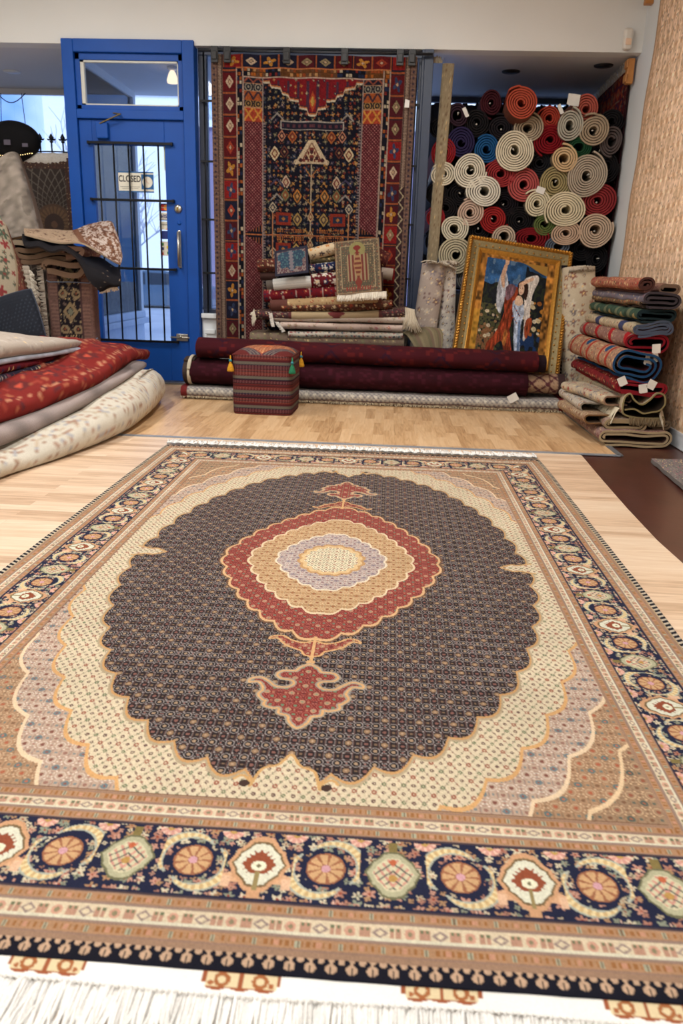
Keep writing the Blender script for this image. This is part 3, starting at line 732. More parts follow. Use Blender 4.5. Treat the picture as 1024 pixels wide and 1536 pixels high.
q = MB().box(-1.835, -1.735, 6.985, 7.0, .375, .435).build('bolt_latch', sil, dr, bevel=.003)
MB().tube([(-1.885, 6.978, .405), (-1.69, 6.978, .405)], .008, 8).box(-1.80, -1.785, 6.955, 6.985, .395, .425).build('bolt_rod', sil, q, True)
q = MB().box(-2.28, -2.095, 6.990, 7.0, .215, .285).build('letter_plate', sil, dr, bevel=.003)
MB().box(-2.265, -2.110, 6.983, 6.992, .228, .272).build('flap', pm('dull_flap', (146, 150, 150), .4, .8), q, bevel=.002)
# door closer
q = MB().box(-2.44, -2.34, 6.95, 7.0, 1.975, 2.100).build('door_closer', BLUE, dr, bevel=.01)
MB().bar((-2.40, 6.95, 2.085), (-2.22, 6.93, 2.155), .014, .008).bar((-2.22, 6.93, 2.155), (-2.30, 6.98, 2.17), .012, .008).build('closer_arm', pm('old_bronze', (120, 104, 70), .4, .7), q)
# signs on the glass
def text_mesh(body, loc, size, m, par, name='lettering', rot=(PI/2, 0, 0), sx=1.0, depth=.0006, shear=0, off=0):
    cu = bpy.data.curves.new('t', 'FONT'); cu.body = body; cu.size = size; cu.extrude = depth; cu.align_x = 'CENTER'; cu.align_y = 'CENTER'; cu.shear = shear; cu.offset = off
    t = bpy.data.objects.new('t', cu); COL.objects.link(t); bpy.context.view_layer.update()
    me = bpy.data.meshes.new_from_object(t.evaluated_get(bpy.context.evaluated_depsgraph_get())); me.name = name
    COL.objects.unlink(t); bpy.data.objects.remove(t)
    me.materials.clear(); me.materials.append(m); o = bpy.data.objects.new(name, me); COL.objects.link(o)
    o.rotation_euler = rot; o.scale = (sx, 1, 1); o.location = loc
    if par is not None: o.parent = par; o.matrix_parent_inverse = par.matrix_basis.inverted()
    return o
cw = pm('sign_card', (226, 222, 206), .7); ck = pm('sign_black', (22, 24, 30), .6); cb = pm('sign_blue', (22, 92, 150), .6); cr_ = pm('sign_red', (200, 40, 36), .6); co = pm('sign_orange', (236, 150, 40), .6); cg = pm('sign_green', (60, 140, 70), .6); cy = pm('sign_yellow', (226, 206, 70), .6); cn = pm('sign_navy', (24, 46, 120), .6)
c = at(204, 273, 7.01); sg = empty('closed_sign', c); tag(sg, 'white CLOSED sign with a clock face hung inside the door glass', 'sign')
W2, H2 = .148, .080; x, y, z = c
MB().box(x-W2, x+W2, y, y+.004, z-H2, z+H2).build('sign_card', cw, sg)
MB().box(x-W2, x+W2, y-.001, y+.0, z+H2-.010, z+H2).box(x-W2, x+W2, y-.001, y, z-H2, z-H2+.010).box(x+.045, x+W2, y-.001, y, z-.055, z+.060).build('blue_print', cb, sg)
text_mesh('CLOSED', (x-.052, y-.0015, z+.022), .068, ck, sg, sx=.74, off=.0012)
MB().box(x-.135, x+.03, y-.001, y, z-.040, z-.036).box(x-.12, x+.02, y-.001, y, z-.052, z-.049).build('small_print', pm('print_grey', (120, 118, 110), .7), sg)
MB().lathe((x+.096, y-.001, z), [(.043, 0), (.043, -.002)], 24, 'y').build('clock_face', cw, sg)
MB().bar((x+.096, y-.004, z), (x+.078, y-.004, z+.022), .005, .001).bar((x+.096, y-.004, z), (x+.112, y-.004, z-.012), .005, .001).build('clock_hands', cr_, sg)
def sticker(u0, v0, u1, v1, name, label, m):
    a_ = at(u0, v0, 7.014); b_ = at(u1, v1, 7.014); o_ = MB().box(a_[0], b_[0], 7.014, 7.0165, b_[2], a_[2]).build(name, m); tag(o_, label, 'sticker', 'payment stickers on the door glass'); return o_, (a_+b_)/2, abs(b_[0]-a_[0]), abs(a_[2]-b_[2])
o_, c, w_, h_ = sticker(238, 305, 256, 317.5, 'card_sticker', 'card sticker with red and orange overlapping circles on the door glass', cn)
MB().lathe((c[0]-w_*.16, 7.0135, c[2]), [(h_*.40, 0), (h_*.40, -.001)], 20, 'y').build('red_disc', cr_, o_); MB().lathe((c[0]+w_*.16, 7.0130, c[2]), [(h_*.40, 0), (h_*.40, -.001)], 20, 'y').build('orange_disc', co, o_)
text_mesh('MasterCard', (c[0], 7.0115, c[2]), h_*.24, cw, o_, sx=.9)
o_, c, w_, h_ = sticker(238.4, 318.5, 256.4, 331, 'card_sticker', 'white VISA card sticker below the one with two circles', cw)
text_mesh('VISA', (c[0], 7.0125, c[2]), h_*.62, cn, o_, shear=.25, off=.0008); MB().box(c[0]-w_/2, c[0]+w_/2, 7.012, 7.014, c[2]-h_/2, c[2]-h_/2+.007).build('stripe', cn, o_)
o_, c, w_, h_ = sticker(239, 332, 256.8, 345, 'card_sticker', 'white DISCOVER card sticker with orange corner below the VISA one', cw)
text_mesh('DISCOVER', (c[0], 7.0125, c[2]+h_*.12), h_*.24, ck, o_); MB().prism([(c[0]-w_*.1, c[2]-h_/2), (c[0]+w_/2, c[2]-h_/2), (c[0]+w_/2, c[2]-h_*.1)], 7.0125, 7.0135).build('orange_corner', co, o_)
sticker(240, 346, 257, 359, 'card_sticker', 'plain dark blue card sticker, fourth down on the door glass', cn)
o_, c, w_, h_ = sticker(240, 362, 257.5, 384, 'notice_sticker', 'taller white notice with coloured blocks below the blue card sticker', cw)
for q, (i, j, m_) in enumerate(((-.3, .3, cg), (.15, .1, cy), (-.35, -.35, cr_), (.2, -.3, cg), (-.3, 0, cn))): MB().box(c[0]+w_*i-.009, c[0]+w_*i+.012, 7.0125, 7.0137, c[2]+h_*j-.011, c[2]+h_*j+.011).build('colour_block', m_, o_)
a_ = at(245, 216, 7.014); b_ = at(254.5, 256, 7.014)
tag(MB().box(a_[0], b_[0], 7.014, 7.0165, b_[2], a_[2]).build('paper_strip', pm('pale_green_paper', (200, 208, 176), .7)), 'narrow pale green paper strip at the top right of the door glass', 'notice')
o = None
def sheer():
    m = bpy.data.materials.new('sheer_cloth'); m.use_nodes = True; nt = m.node_tree; nt.nodes.clear(); N = nt.nodes; out = N.new('ShaderNodeOutputMaterial'); a_ = N.new('ShaderNodeAttribute'); a_.attribute_name = 'Dye'
    d = N.new('ShaderNodeBsdfDiffuse'); t = N.new('ShaderNodeBsdfTranslucent'); x = N.new('ShaderNodeMixShader'); x.inputs[0].default_value = .55; w = N.new('ShaderNodeTexNoise'); w.inputs['Scale'].default_value = 90
    h = N.new('ShaderNodeHueSaturation'); nt.links.new(a_.outputs['Color'], h.inputs['Color']); mr = N.new('ShaderNodeMapRange'); mr.inputs['To Min'].default_value = .9; mr.inputs['To Max'].default_value = 1.05; nt.links.new(w.outputs[0], mr.inputs[0]); nt.links.new(mr.outputs[0], h.inputs['Value'])
    nt.links.new(h.outputs[0], d.inputs[0]); nt.links.new(h.outputs[0], t.inputs[0]); nt.links.new(d.outputs[0], x.inputs[1]); nt.links.new(t.outputs[0], x.inputs[2]); nt.links.new(x.outputs[0], out.inputs[0]); return m
# ---------------- recessed display window left of the door, outside
al = MB().box(-2.72, -2.66, 7.11, 8.80, -.1, .40).box(-2.72, -2.60, 7.11, 8.82, .40, .46).box(-2.71, -2.64, 7.11, 8.80, .46, .53)
struct(al, 'wall_alcove', pm('alcove_paint', (206, 214, 226), .5), .008)
struct(MB().box(-2.72, -2.66, 7.11, 7.16, .53, ZS).box(-2.72, -2.66, 8.72, 8.80, .53, ZS).box(-2.72, -2.66, 7.16, 8.72, ZS-.06, ZS), 'window_4', WHITE)
struct(MB().box(-2.693, -2.687, 7.16, 8.72, .53, ZS-.06), 'window_5', glass_mat())
A_, Z_ = np.meshgrid(np.linspace(7.14, 8.72, 240), np.linspace(.50, 2.35, 8), indexing='ij')
P = np.stack([-2.745+.018*np.sin(A_*75)+.006*np.sin(A_*31), A_, Z_], -1)
o = sheet('pleated_curtain', P, (206, 216, 232), .003, sheer()); tag(o, 'pale blue pleated curtain lining the display window outside the door', 'curtain')
# ---------------- outdoors
snow = pm('snowy_pavement', (206, 214, 226), .8, var=.06, scale=1.5)
struct(MB().box(-30, 20, 7.12, 11.0, -.46, -.05), 'pavement', snow)
struct(MB().box(-40, 30, 11.0, 70, -.50, -.42), 'street', pm('wet_asphalt', (150, 158, 172), .5, var=.12, scale=1))
def building(name, label, x0, x1, y0, y1, h, cm, wins):
    b_ = empty(name, ((x0+x1)/2, y0, 0)); tag(b_, label, 'building')
    MB().box(x0, x1, y0, y1, -.42, h).build('wall', cm, b_); MB().box(x0-.1, x1+.1, y0-.15, y1, h, h+.25).build('roof', pm('snow_roof', (230, 236, 244), .7), b_)
    for (a0, a1, z0, z1) in wins:
        q_ = MB().box(a0-.05, a1+.05, y0-.05, y0+.02, z0-.05, z1+.05).build('window', WHITE, b_); MB().box(a0, a1, y0-.06, y0-.04, z0, z1).build('pane', pm('far_glass', (90, 110, 140), .2), q_)
building('shop_building', 'bright white shopfront building seen through the door glass', -14.0, -8.35, 34, 44, 7.4, pm('pale_render', (236, 238, 242), .8), [])
building('shop_building', 'mauve rendered building behind the right of the door glass', -8.0, 4.0, 35, 44, 6.4, pm('mauve_render', (128, 120, 150), .8), [(-7.2, -6.2, .8, 2.6), (-4.2, -3.0, .8, 2.6), (-1.0, .4, .8, 2.6)])
# parked car
cc = fl(222, 455, -.14); cx, cy_ = at(222, 420, 28.0)[0], 28.0
car = empty('parked_car', (cx, cy_, -.42)); tag(car, 'grey blue car parked in the street, seen through the door glass', 'car')
def car_section(pts, y0, y1): return pts
prof = [(-2.1, .28), (-2.15, .55), (-2.05, .80), (-1.3, .92), (-.75, 1.35), (-.2, 1.47), (.75, 1.45), (1.45, 1.02), (2.05, .92), (2.15, .6), (2.1, .28)]
ps = smooth_pts(prof, 6, False); carm = pm('car_paint', (74, 96, 120), .25, .4, coat=.6); gl = pm('dark_window', (30, 40, 54), .15)
MB().prism([(cx+x_, z_-.42-.2) for x_, z_ in ps], cy_, cy_+1.7).build('body', carm, car, bevel=.05)
MB().prism([(cx+x_, z_-.42-.2) for x_, z_ in ((-1.12, .98), (-.66, 1.32), (-.1, 1.38), (-.1, .98))], cy_-.012, cy_+.01).build('side_window', gl, car)
MB().prism([(cx+x_, z_-.42-.2) for x_, z_ in ((-.02, .98), (-.02, 1.38), (.7, 1.36), (1.2, 1.0))], cy_-.012, cy_+.01).build('side_window', gl, car)
for x_ in (-1.35, 1.35):
    wq = MB().lathe((cx+x_, cy_-.02, -.09), [(.20, 0), (.33, .01), (.33, .22), (.2, .24)], 26, 'y').build('wheel', pm('tyre', (28, 28, 32), .8), car, True); MB().lathe((cx+x_, cy_-.03, -.09), [(.19, 0), (.19, .02), (.05, .0)], 20, 'y').build('hub_cap', steel, wq, True)
# bare trees outside the left window
def tree(base, h, seed, label):
    rs = random.Random(seed); root = empty('bare_tree', base); tag(root, label, 'tree', None)
    mb = MB(); tw = MB(); sn = MB()
    def grow(p, d, L, r, lv):
        q = p; pts = [p]
        for k in range(3):
            d = d+np.array([rs.uniform(-.18, .18), rs.uniform(-.18, .18), rs.uniform(-.02, .12)]); d /= np.linalg.norm(d); q = q+d*L/3; pts.append(q)
        (mb if lv < 2 else tw).tube(pts, [r, r*.88, r*.76, r*.64], 6 if lv < 2 else 4, False)
        if lv < 5:
            for k in range(4 if lv else 5):
                a_ = rs.uniform(0, 2*PI); sp = rs.uniform(.45, .95); n_ = np.array([math.cos(a_), math.sin(a_), .35]); dd = d*(1-sp*.5)+n_*sp*.8; dd /= np.linalg.norm(dd)
                grow(pts[-1] if k == 0 else pts[rs.randint(1, 3)], dd, L*rs.uniform(.62, .84), r*.6, lv+1)
    grow(np.array(base, float), np.array([0, 0, 1.0]), h*.30, h*.020, 0)
    mb.build('trunk', pm('bark', (96, 92, 104), .9), root, True); tw.build('twigs', pm('frosted_twigs', (186, 192, 206), .9), root, True)
for k, (x_, y_, h_) in enumerate(((-6.6, 12.8, 4.0), (-5.9, 16.5, 4.6), (-9.6, 17.5, 5.4))):
    tree((x_, y_, -.42), h_, 3+k, ['bare frosted tree in the middle of the left window view', 'bare frosted tree nearest the blue door frame in the left window view', 'bare frosted tree at the far left of the window view'][k])
# recessed lights in the soffit, lamp in the porch
def downlight(u, v, label, dark):
    c = fl(u, v, ZS); t = empty('downlight', c); tag(t, label, 'light')
    MB().lathe((c[0], c[1], ZS-.010), [(.055, 0), (.075, .002), (.078, .010)], 24).build('trim_ring', pm('ring_dark', (40, 38, 38), .5) if dark else WHITE, t, True)
    MB().lathe((c[0], c[1], ZS-.012), [(.050, 0), (.050, .004)], 20).build('lens', pm('lens_dark', (24, 22, 24), .4) if dark else pm('lens_pale', (220, 224, 230), .3), t, True)
downlight(18, 107, 'small white recessed light in the soffit left of the door', False)
downlight(905, 98, 'dark recessed light in the soffit above the right end of the carpet rolls', True)
downlight(766, 107, 'dark recessed light in the soffit above the middle of the carpet rolls', True)
c = fl(258, 100, ZS); t = empty('porch_lamp', c); tag(t, 'white spot lamp under the porch ceiling beyond the transom', 'lamp')
MB().lathe((c[0], c[1], ZS-.03), [(.03, 0), (.045, .015), (.045, .03)], 16).build('base', WHITE, t, True); MB().lathe((c[0], c[1], ZS-.13), [(.045, 0), (.05, .02), (.03, .08), (.015, .10)], 16).build('lamp_head', emit_mat('lamp_glow', (255, 214, 180), 2.0), t, True)
# motion sensor and wooden pegs
c = at(940, 60, 6.99); t = MB().box(c[0]-.035, c[0]+.035, 6.94, 7.0, c[2]-.075, c[2]+.075).build('motion_sensor', pm('sensor_plastic', (226, 220, 210), .4), None, bevel=.02); tag(t, 'small white motion sensor in the corner of the bulkhead', 'sensor')
MB().box(c[0]-.022, c[0]+.022, 6.932, 6.942, c[2]-.045, c[2]+.0).build('lens', pm('sensor_lens', (236, 204, 176), .3), t, bevel=.006)

# ================================================================== TEXTILES
X3 = np.array((1., 0, 0)); Y3 = np.array((0, 1., 0)); Z3 = np.array((0, 0, 1.))
# ---------------- hanging village rug
def hanging_rug():
    TL = at(316, 82, 6.93); TR = at(626, 82, 6.93); BL = at(318, 516, 6.93); x0, x1 = TL[0], TR[0]; zt, zb = TL[2]+.01, .345
    W, H = x1-x0, zt-zb; nx, ny = int(W/.0046), int(H/.0046)
    a = np.linspace(0, 1, nx); b = np.linspace(0, 1, ny); A, B = np.meshgrid(a, b)
    x = 68+A*862; y = 65+B*1190; dx = x-499; X = np.abs(dx)
    nav = (17, 17, 32); C = col(nav, x.shape)
    pal = [(150, 66, 34), (96, 92, 70), (70, 60, 84), (176, 120, 52), (120, 38, 34), (150, 130, 104), (52, 64, 84)]
    # field: scattered small devices
    flowers(C, dx+900, y, 27, pal, 3, .92, .42, 4, (190, 160, 110)); flowers(C, dx+913, y+14, 19, pal[::-1], 4, .7, .36, 4, (160, 120, 60))
    def L(cx, cy, rx, ry, c, inner=None, hex_=False):
        d = (np.abs(X-cx)/rx+np.abs(y-cy)/ry)*.75+.25*np.hypot((X-cx)/rx, (y-cy)/ry)
        C[d < 1.35] = nav; C[d < 1.05] = c; C[d < .72] = nav if inner is None else inner; C[d < .40] = c; C[d < .2] = (190, 160, 110)
    for cx, cy, rx, ry, c, i in ((130, 372, 17, 22, (190, 120, 90), None), (84, 372, 19, 24, (176, 92, 40), (110, 40, 34)), (160, 440, 21, 28, (206, 182, 140), (120, 60, 40)), (118, 432, 18, 23, (104, 52, 40), None), (110, 552, 19, 27, (196, 170, 140), (120, 44, 36)),
                                 (60, 606, 19, 28, (196, 120, 44), (60, 60, 50)), (112, 604, 18, 26, (120, 116, 72), (150, 70, 40)), (58, 700, 20, 26, (176, 140, 72), (70, 50, 60)), (168, 655, 17, 22, (186, 168, 140), (60, 50, 60)), (62, 826, 20, 26, (190, 150, 70), (60, 50, 70)),
                                 (165, 842, 18, 24, (186, 160, 130), (40, 40, 60)), (60, 950, 20, 26, (176, 120, 60), None), (140, 1000, 20, 26, (180, 150, 120), None), (85, 1060, 20, 26, (150, 60, 40), None)): L(cx, cy, rx, ry, c, i)
    for cy in (700, 824, 1120):
        m = (np.abs(X-120) < 34) & (np.abs(y-cy) < 25); C[m] = (150, 44, 26); m = (np.abs(X-120) < 20) & (np.abs(y-cy) < 14); C[m] = (40, 46, 72); m = (np.abs(X-120)+np.abs(y-cy) < 9); C[m] = (190, 120, 50)
    # stems
    m = (np.abs(X-167) < 2.6) & (y > 675) & (y < 1000); C[m] = (190, 120, 76)
    m = (X < 2.4) & (y > 480) & (y < 900); C[m] = (180, 160, 130)
    for cy in (690, 765, 805, 900): 
        d = X/14+np.abs(y-cy)/24; C[d < 1] = (206, 170, 120); C[d < .7] = (130, 44, 34); C[d < .4] = (190, 160, 110)
    for k in range(5): C[(np.abs(X-(y-500-k*22)*.0-8*k) < 0)] = nav
    m = (np.abs((y-640)-(-X*.9)) < 3) & (X < 34); C[m] = (170, 120, 60); m = (np.abs((y-530)-(-X*1.2)) < 3) & (X < 24); C[m] = (190, 120, 60)
    for cy in (748, 780, 858):
        m = (np.abs(y-cy) < 8) & (X > 26) & (X < 150) & (np.sin(X*.62) > -.2); C[m] = (186, 104, 44); m = (np.abs(y-cy) < 4) & (X > 26) & (X < 150) & (np.sin(X*.62) > .5); C[m] = (40, 30, 40)
    m = (np.abs(y-852) < 6) & (X > 40) & (X < 130) & (np.sin(X*.5) > 0); C[m] = (200, 186, 150)
    m = (np.abs(y-768) < 2.6) & (X < 285); C[m] = (186, 104, 52)
    # cream triangle device with feet
    m = (y > 385) & (y < 478) & (X < 14+(y-385)*.66); C[m] = (206, 180, 142); m = (y > 398) & (y < 470) & (X < 4+(y-398)*.60); C[m] = (120, 50, 40)
    m = (y > 398) & (y < 470) & (X < 2+(y-402)*.56) & (np.sin(X*.34)*np.sin(y*.22) > -.1); C[m] = (200, 172, 130)
    for cx, cy in ((0, 432), (22, 456), (48, 462), (0, 460)): C[np.hypot(X-cx, y-cy) < 8] = (70, 30, 34)
    C[(np.hypot(X-66, y-470) < 10) & (np.hypot(X-66, y-470) > 5)] = (206, 180, 142)
    # zig-zag branches near the column
    for cy in (285, 540, 600): C[(np.abs(y-cy-np.abs(X-150)*.9) < 4) & (np.abs(X-150) < 28)] = (150, 140, 130) if cy != 540 else (70, 60, 90)
    # bar
    m = (np.abs(y-330) < 17) & (X < 136); C[m] = (170, 160, 150); m = (np.abs(y-330) < 13) & (X < 132); C[m] = (30, 28, 44)
    m = (np.abs(y-330) < 7) & (X < 128) & (np.sin(X*.26) > 0); C[m] = (96, 50, 60)
    # red spandrel with stepped cream edge
    sp = np.interp(X, [0, 16, 24, 56, 60, 96, 104, 128, 136, 176, 184, 212], [292, 290, 268, 262, 236, 232, 216, 212, 192, 186, 168, 166])
    m = (y < sp) & (X < 212); C[m] = (134, 18, 26)
    mm = m & ((np.abs(np.sin(X*.075)) > .93) & (y > 160)); C[mm] = (70, 40, 60)
    C2 = C.copy(); flowers(C2, dx+900, y, 24, [(40, 40, 66), (176, 110, 50), (150, 140, 110)], 6, .5, .32, 4); C[m & (y < sp-14)] = C2[m & (y < sp-14)]
    for o_, c in ((-9, (60, 34, 50)), (-5, (200, 104, 44)), (0, (206, 190, 160))): C[(np.abs(y-sp-o_) < 3.4) & (X < 214) & (y > 150)] = c
    d = X/16+np.abs(y-238)/40; C[(d < 1)] = (190, 70, 34); C[d < .55] = (200, 150, 60)
    # patterned blocks + dotted pillars
    pil = (X > 212) & (X < 294)
    C[pil] = (96, 30, 38)
    m = pil & (((x*.5+y*.5)/7 % 1 < .42) & (((x*.5-y*.5)/7) % 1 < .42)); C[m] = (176, 112, 104)
    for y0, y1, c1, c2, k in ((115, 150, (20, 18, 34), (206, 150, 50), 0), (150, 172, (30, 28, 44), (150, 70, 50), 1), (172, 200, (22, 22, 40), (150, 140, 120), 2), (200, 236, (176, 82, 34), (60, 40, 50), 1), (236, 262, (24, 22, 38), (160, 120, 60), 2), (262, 316, (176, 58, 34), (214, 140, 50), 3)):
        m = pil & (y >= y0) & (y < y1); C[m] = c1; u = (X-212)/41 % 1-.5; v = (y-y0)/(y1-y0)-.5
        q = (np.abs(u)*2+np.abs(v)*2 < .7) if k != 3 else ((np.abs(np.abs(u)-np.abs(v)) < .11)); 
        if k == 1: q = np.abs(v*.8+.4-np.abs(u)*1.4) < .16
        if k == 2: q = (np.hypot(u*2, v*1.3) % .5 < .22)
        C[m & q] = c2; C[m & (v < -.44)] = (190, 130, 90)
    m = pil & (np.abs(y-768) < 44-np.abs(X-212)*.5) & (y > 700); C[m] = nav; m2 = m & (np.sin(X*.5) > .2) & (np.abs(y-768) > 12); C[m2] = (150, 80, 44); C[pil & (np.abs(y-768) < 2.6)] = (190, 104, 52)
    for e in (212, 294): C[(np.abs(X-e) < 3) & (y > 150)] = (150, 130, 120)
    m = (X > 200) & (X < 212) & (y > 316) & (np.sin(y*.55) > 0); C[m] = (130, 112, 112)
    # checker column and top checker band
    def checker(m, s, t):
        i = np.floor(s/13); j = np.floor(t/16); k = (hsh(i, j, 7)*6).astype(int); c = np.array([(16, 16, 28), (190, 172, 140), (176, 84, 30), (16, 16, 28), (30, 40, 74), (130, 34, 30)], float)[k]
        edge = ((s/13 % 1) < .18) | ((t/16 % 1) < .18); c = np.where(edge[..., None], np.array((20, 18, 28.)), c); C[m] = c[m]
    checker((X > 297) & (X < 324) & (y > 115), X, y); checker((y > 115) & (y < 148) & (X < 324), dx+800, y)
    tp = (y > 115) & (y < 148) & (X < 324); C[tp & (hsh(np.floor(x/60), 0, 5) > .45)] = C[tp & (hsh(np.floor(x/60), 0, 5) > .45)]*.5+np.array((190, 100, 20))*.5
    for e in (297, 324): C[(np.abs(X-e) < 2.4) & (y > 112)] = (180, 150, 130)
    C[(np.abs(y-115) < 3) & (X < 326)] = (196, 110, 60); C[(np.abs(y-149) < 3) & (X < 297)] = (190, 160, 140)
    # red outer column of framed devices (and across the top)
    def devices(m, s, t, per, w, sd):
        i = np.floor(t/per); f = (t/per-i-.5)*2; g = (s/w-.5)*2; side = (dx > 0)*17.
        k = (hsh(i, side, sd)*4).astype(int); c = np.array([(104, 18, 22), (150, 24, 24), (84, 20, 28), (26, 26, 50)], float)[k]
        d = np.abs(g)+np.abs(f); k2 = (hsh(i, side, sd+3)*5).astype(int); cc = np.array([(206, 176, 144), (200, 130, 40), (176, 60, 34), (50, 60, 96), (150, 130, 90)], float)[k2]
        ang = np.arctan2(f, g); rr = np.hypot(f, g)
        sh = np.where((k2 % 2 == 0), (d < .62) & (d > .30), (rr < .52+.22*np.cos(4*ang+hsh(i, 2, 5)*6)) & (rr > .2)); c = np.where(sh[..., None], cc, c)
        c = np.where(((d < .2))[..., None], np.array((206, 170, 130.)), c)
        st = np.abs(f) > .84; c = np.where(st[..., None], np.where((np.abs(f) > .92)[..., None], np.array((170, 80, 40.)), np.array((30, 30, 40.))), c); C[m] = c[m]
    devices((X > 326) & (X < 382) & (y > 112), X-326, y-40, 84, 56, 2); devices((y < 112) & (X < 382), y-65, dx+846, 78, 50, 4)
    # outer guard: brown running pattern
    m = (X > 382); C[m] = (118, 88, 74); g = (X-382); v = np.sin(y*.30+np.sin(g*.25)*2)
    C[m & (g < 26) & (np.abs(g-13) < 3+4*np.sin(y*.3)**2)] = (150, 124, 104); C[m & (g > 4) & (g < 7)] = (44, 28, 34); C[m & (g > 22) & (g < 26)] = (44, 28, 34)
    C[m & (g > 26) & (np.sin(y*.42) > .3)] = (136, 100, 86); C[m & (g > 28) & (np.hypot(g-37, (y % 22)-11) < 5)] = (60, 50, 66)
    mm = m & (dx > 0) & (g < 24) & (y > 560); zz = np.abs(((y/46) % 1)-.5)*2; C[mm] = (64, 40, 44); C[mm & (np.abs(g/24-zz*.8-.1) < .12)] = (190, 170, 130)
    C = C*(1+.25*(hsh(np.floor(A*170), np.floor(B*260), 1)-.5))[..., None]*.80; C = C*.86+C.mean(-1, keepdims=True)*.14
    Yw = 6.93+.012*np.sin(A*9+B*1.5)*(B*.7+.3)+.004*np.sin(A*31); Zs = zt-B*H-.006*np.sin(A*PI*6)**2*(1-B)
    Xs = x0+A*W*(1-.012*B)+.006*B
    P = np.stack([Xs, Yw, Zs], -1)
    root = empty('hanging_rug', ((x0+x1)/2, 6.93, zb)); tag(root, 'large navy and red village rug hanging from a clipped rail before the window', 'rug')
    sheet('pile', P, C, .012, WOOL, root, back=(90, 60, 50), rim=(70, 40, 36))
    rail = empty('hanging_rail', ((x0+x1)/2, 6.93, zt+.02)); tag(rail, 'thin dark metal rail with black clips along the top of the hanging rug', 'rail')
    MB().tube([(x0-.10, 6.945, zt+.022), (x1+.12, 6.945, zt+.022)], .011, 10).build('pole', pm('dark_pole', (60, 62, 68), .4, .8), rail, True)
    for u in (322, 341, 430, 517, 600, 618):
        c = at(u, 84, 6.92)
        MB().box(c[0]-.028, c[0]+.028, 6.895, 6.916, zt-.07, zt+.045).box(c[0]-.020, c[0]+.020, 6.882, 6.895, zt-.05, zt+.01).build('clip', pm('black_clip', (34, 34, 36), .5), rail, bevel=.004)
    c = at(610, 155, 6.9); q = MB().prism([(c[0]-.018, c[2]-.03), (c[0]+.018, c[2]-.03), (c[0]+.02, c[2]+.02), (c[0]-.014, c[2]+.03)], 6.898, 6.900).build('price_tag', pm('tag_paper', (222, 220, 214), .8), root)
hanging_rug()
TAG = pm('tag_paper', (222, 220, 214), .8)
def price_tag(c, par, w=.035, h=.05, rot=.3, ny=-1):
    c = np.array(c, float); e = np.array((math.cos(rot), 0, math.sin(rot))); f = np.array((-math.sin(rot), 0, math.cos(rot))); d = np.array((0, .0025*ny, 0))
    q = [c+e*i*w/2+f*j*h/2 for i, j in ((-1, -.8), (-.6, -1), (1, -1), (1, 1), (-1, 1))]
    MB().add([p for p in q]+[p+d for p in q], [(0, 1, 2, 3, 4), (9, 8, 7, 6, 5)]+[(i, (i+1) % 5, (i+1) % 5+5, i+5) for i in range(5)]).build('price_tag', TAG, par)

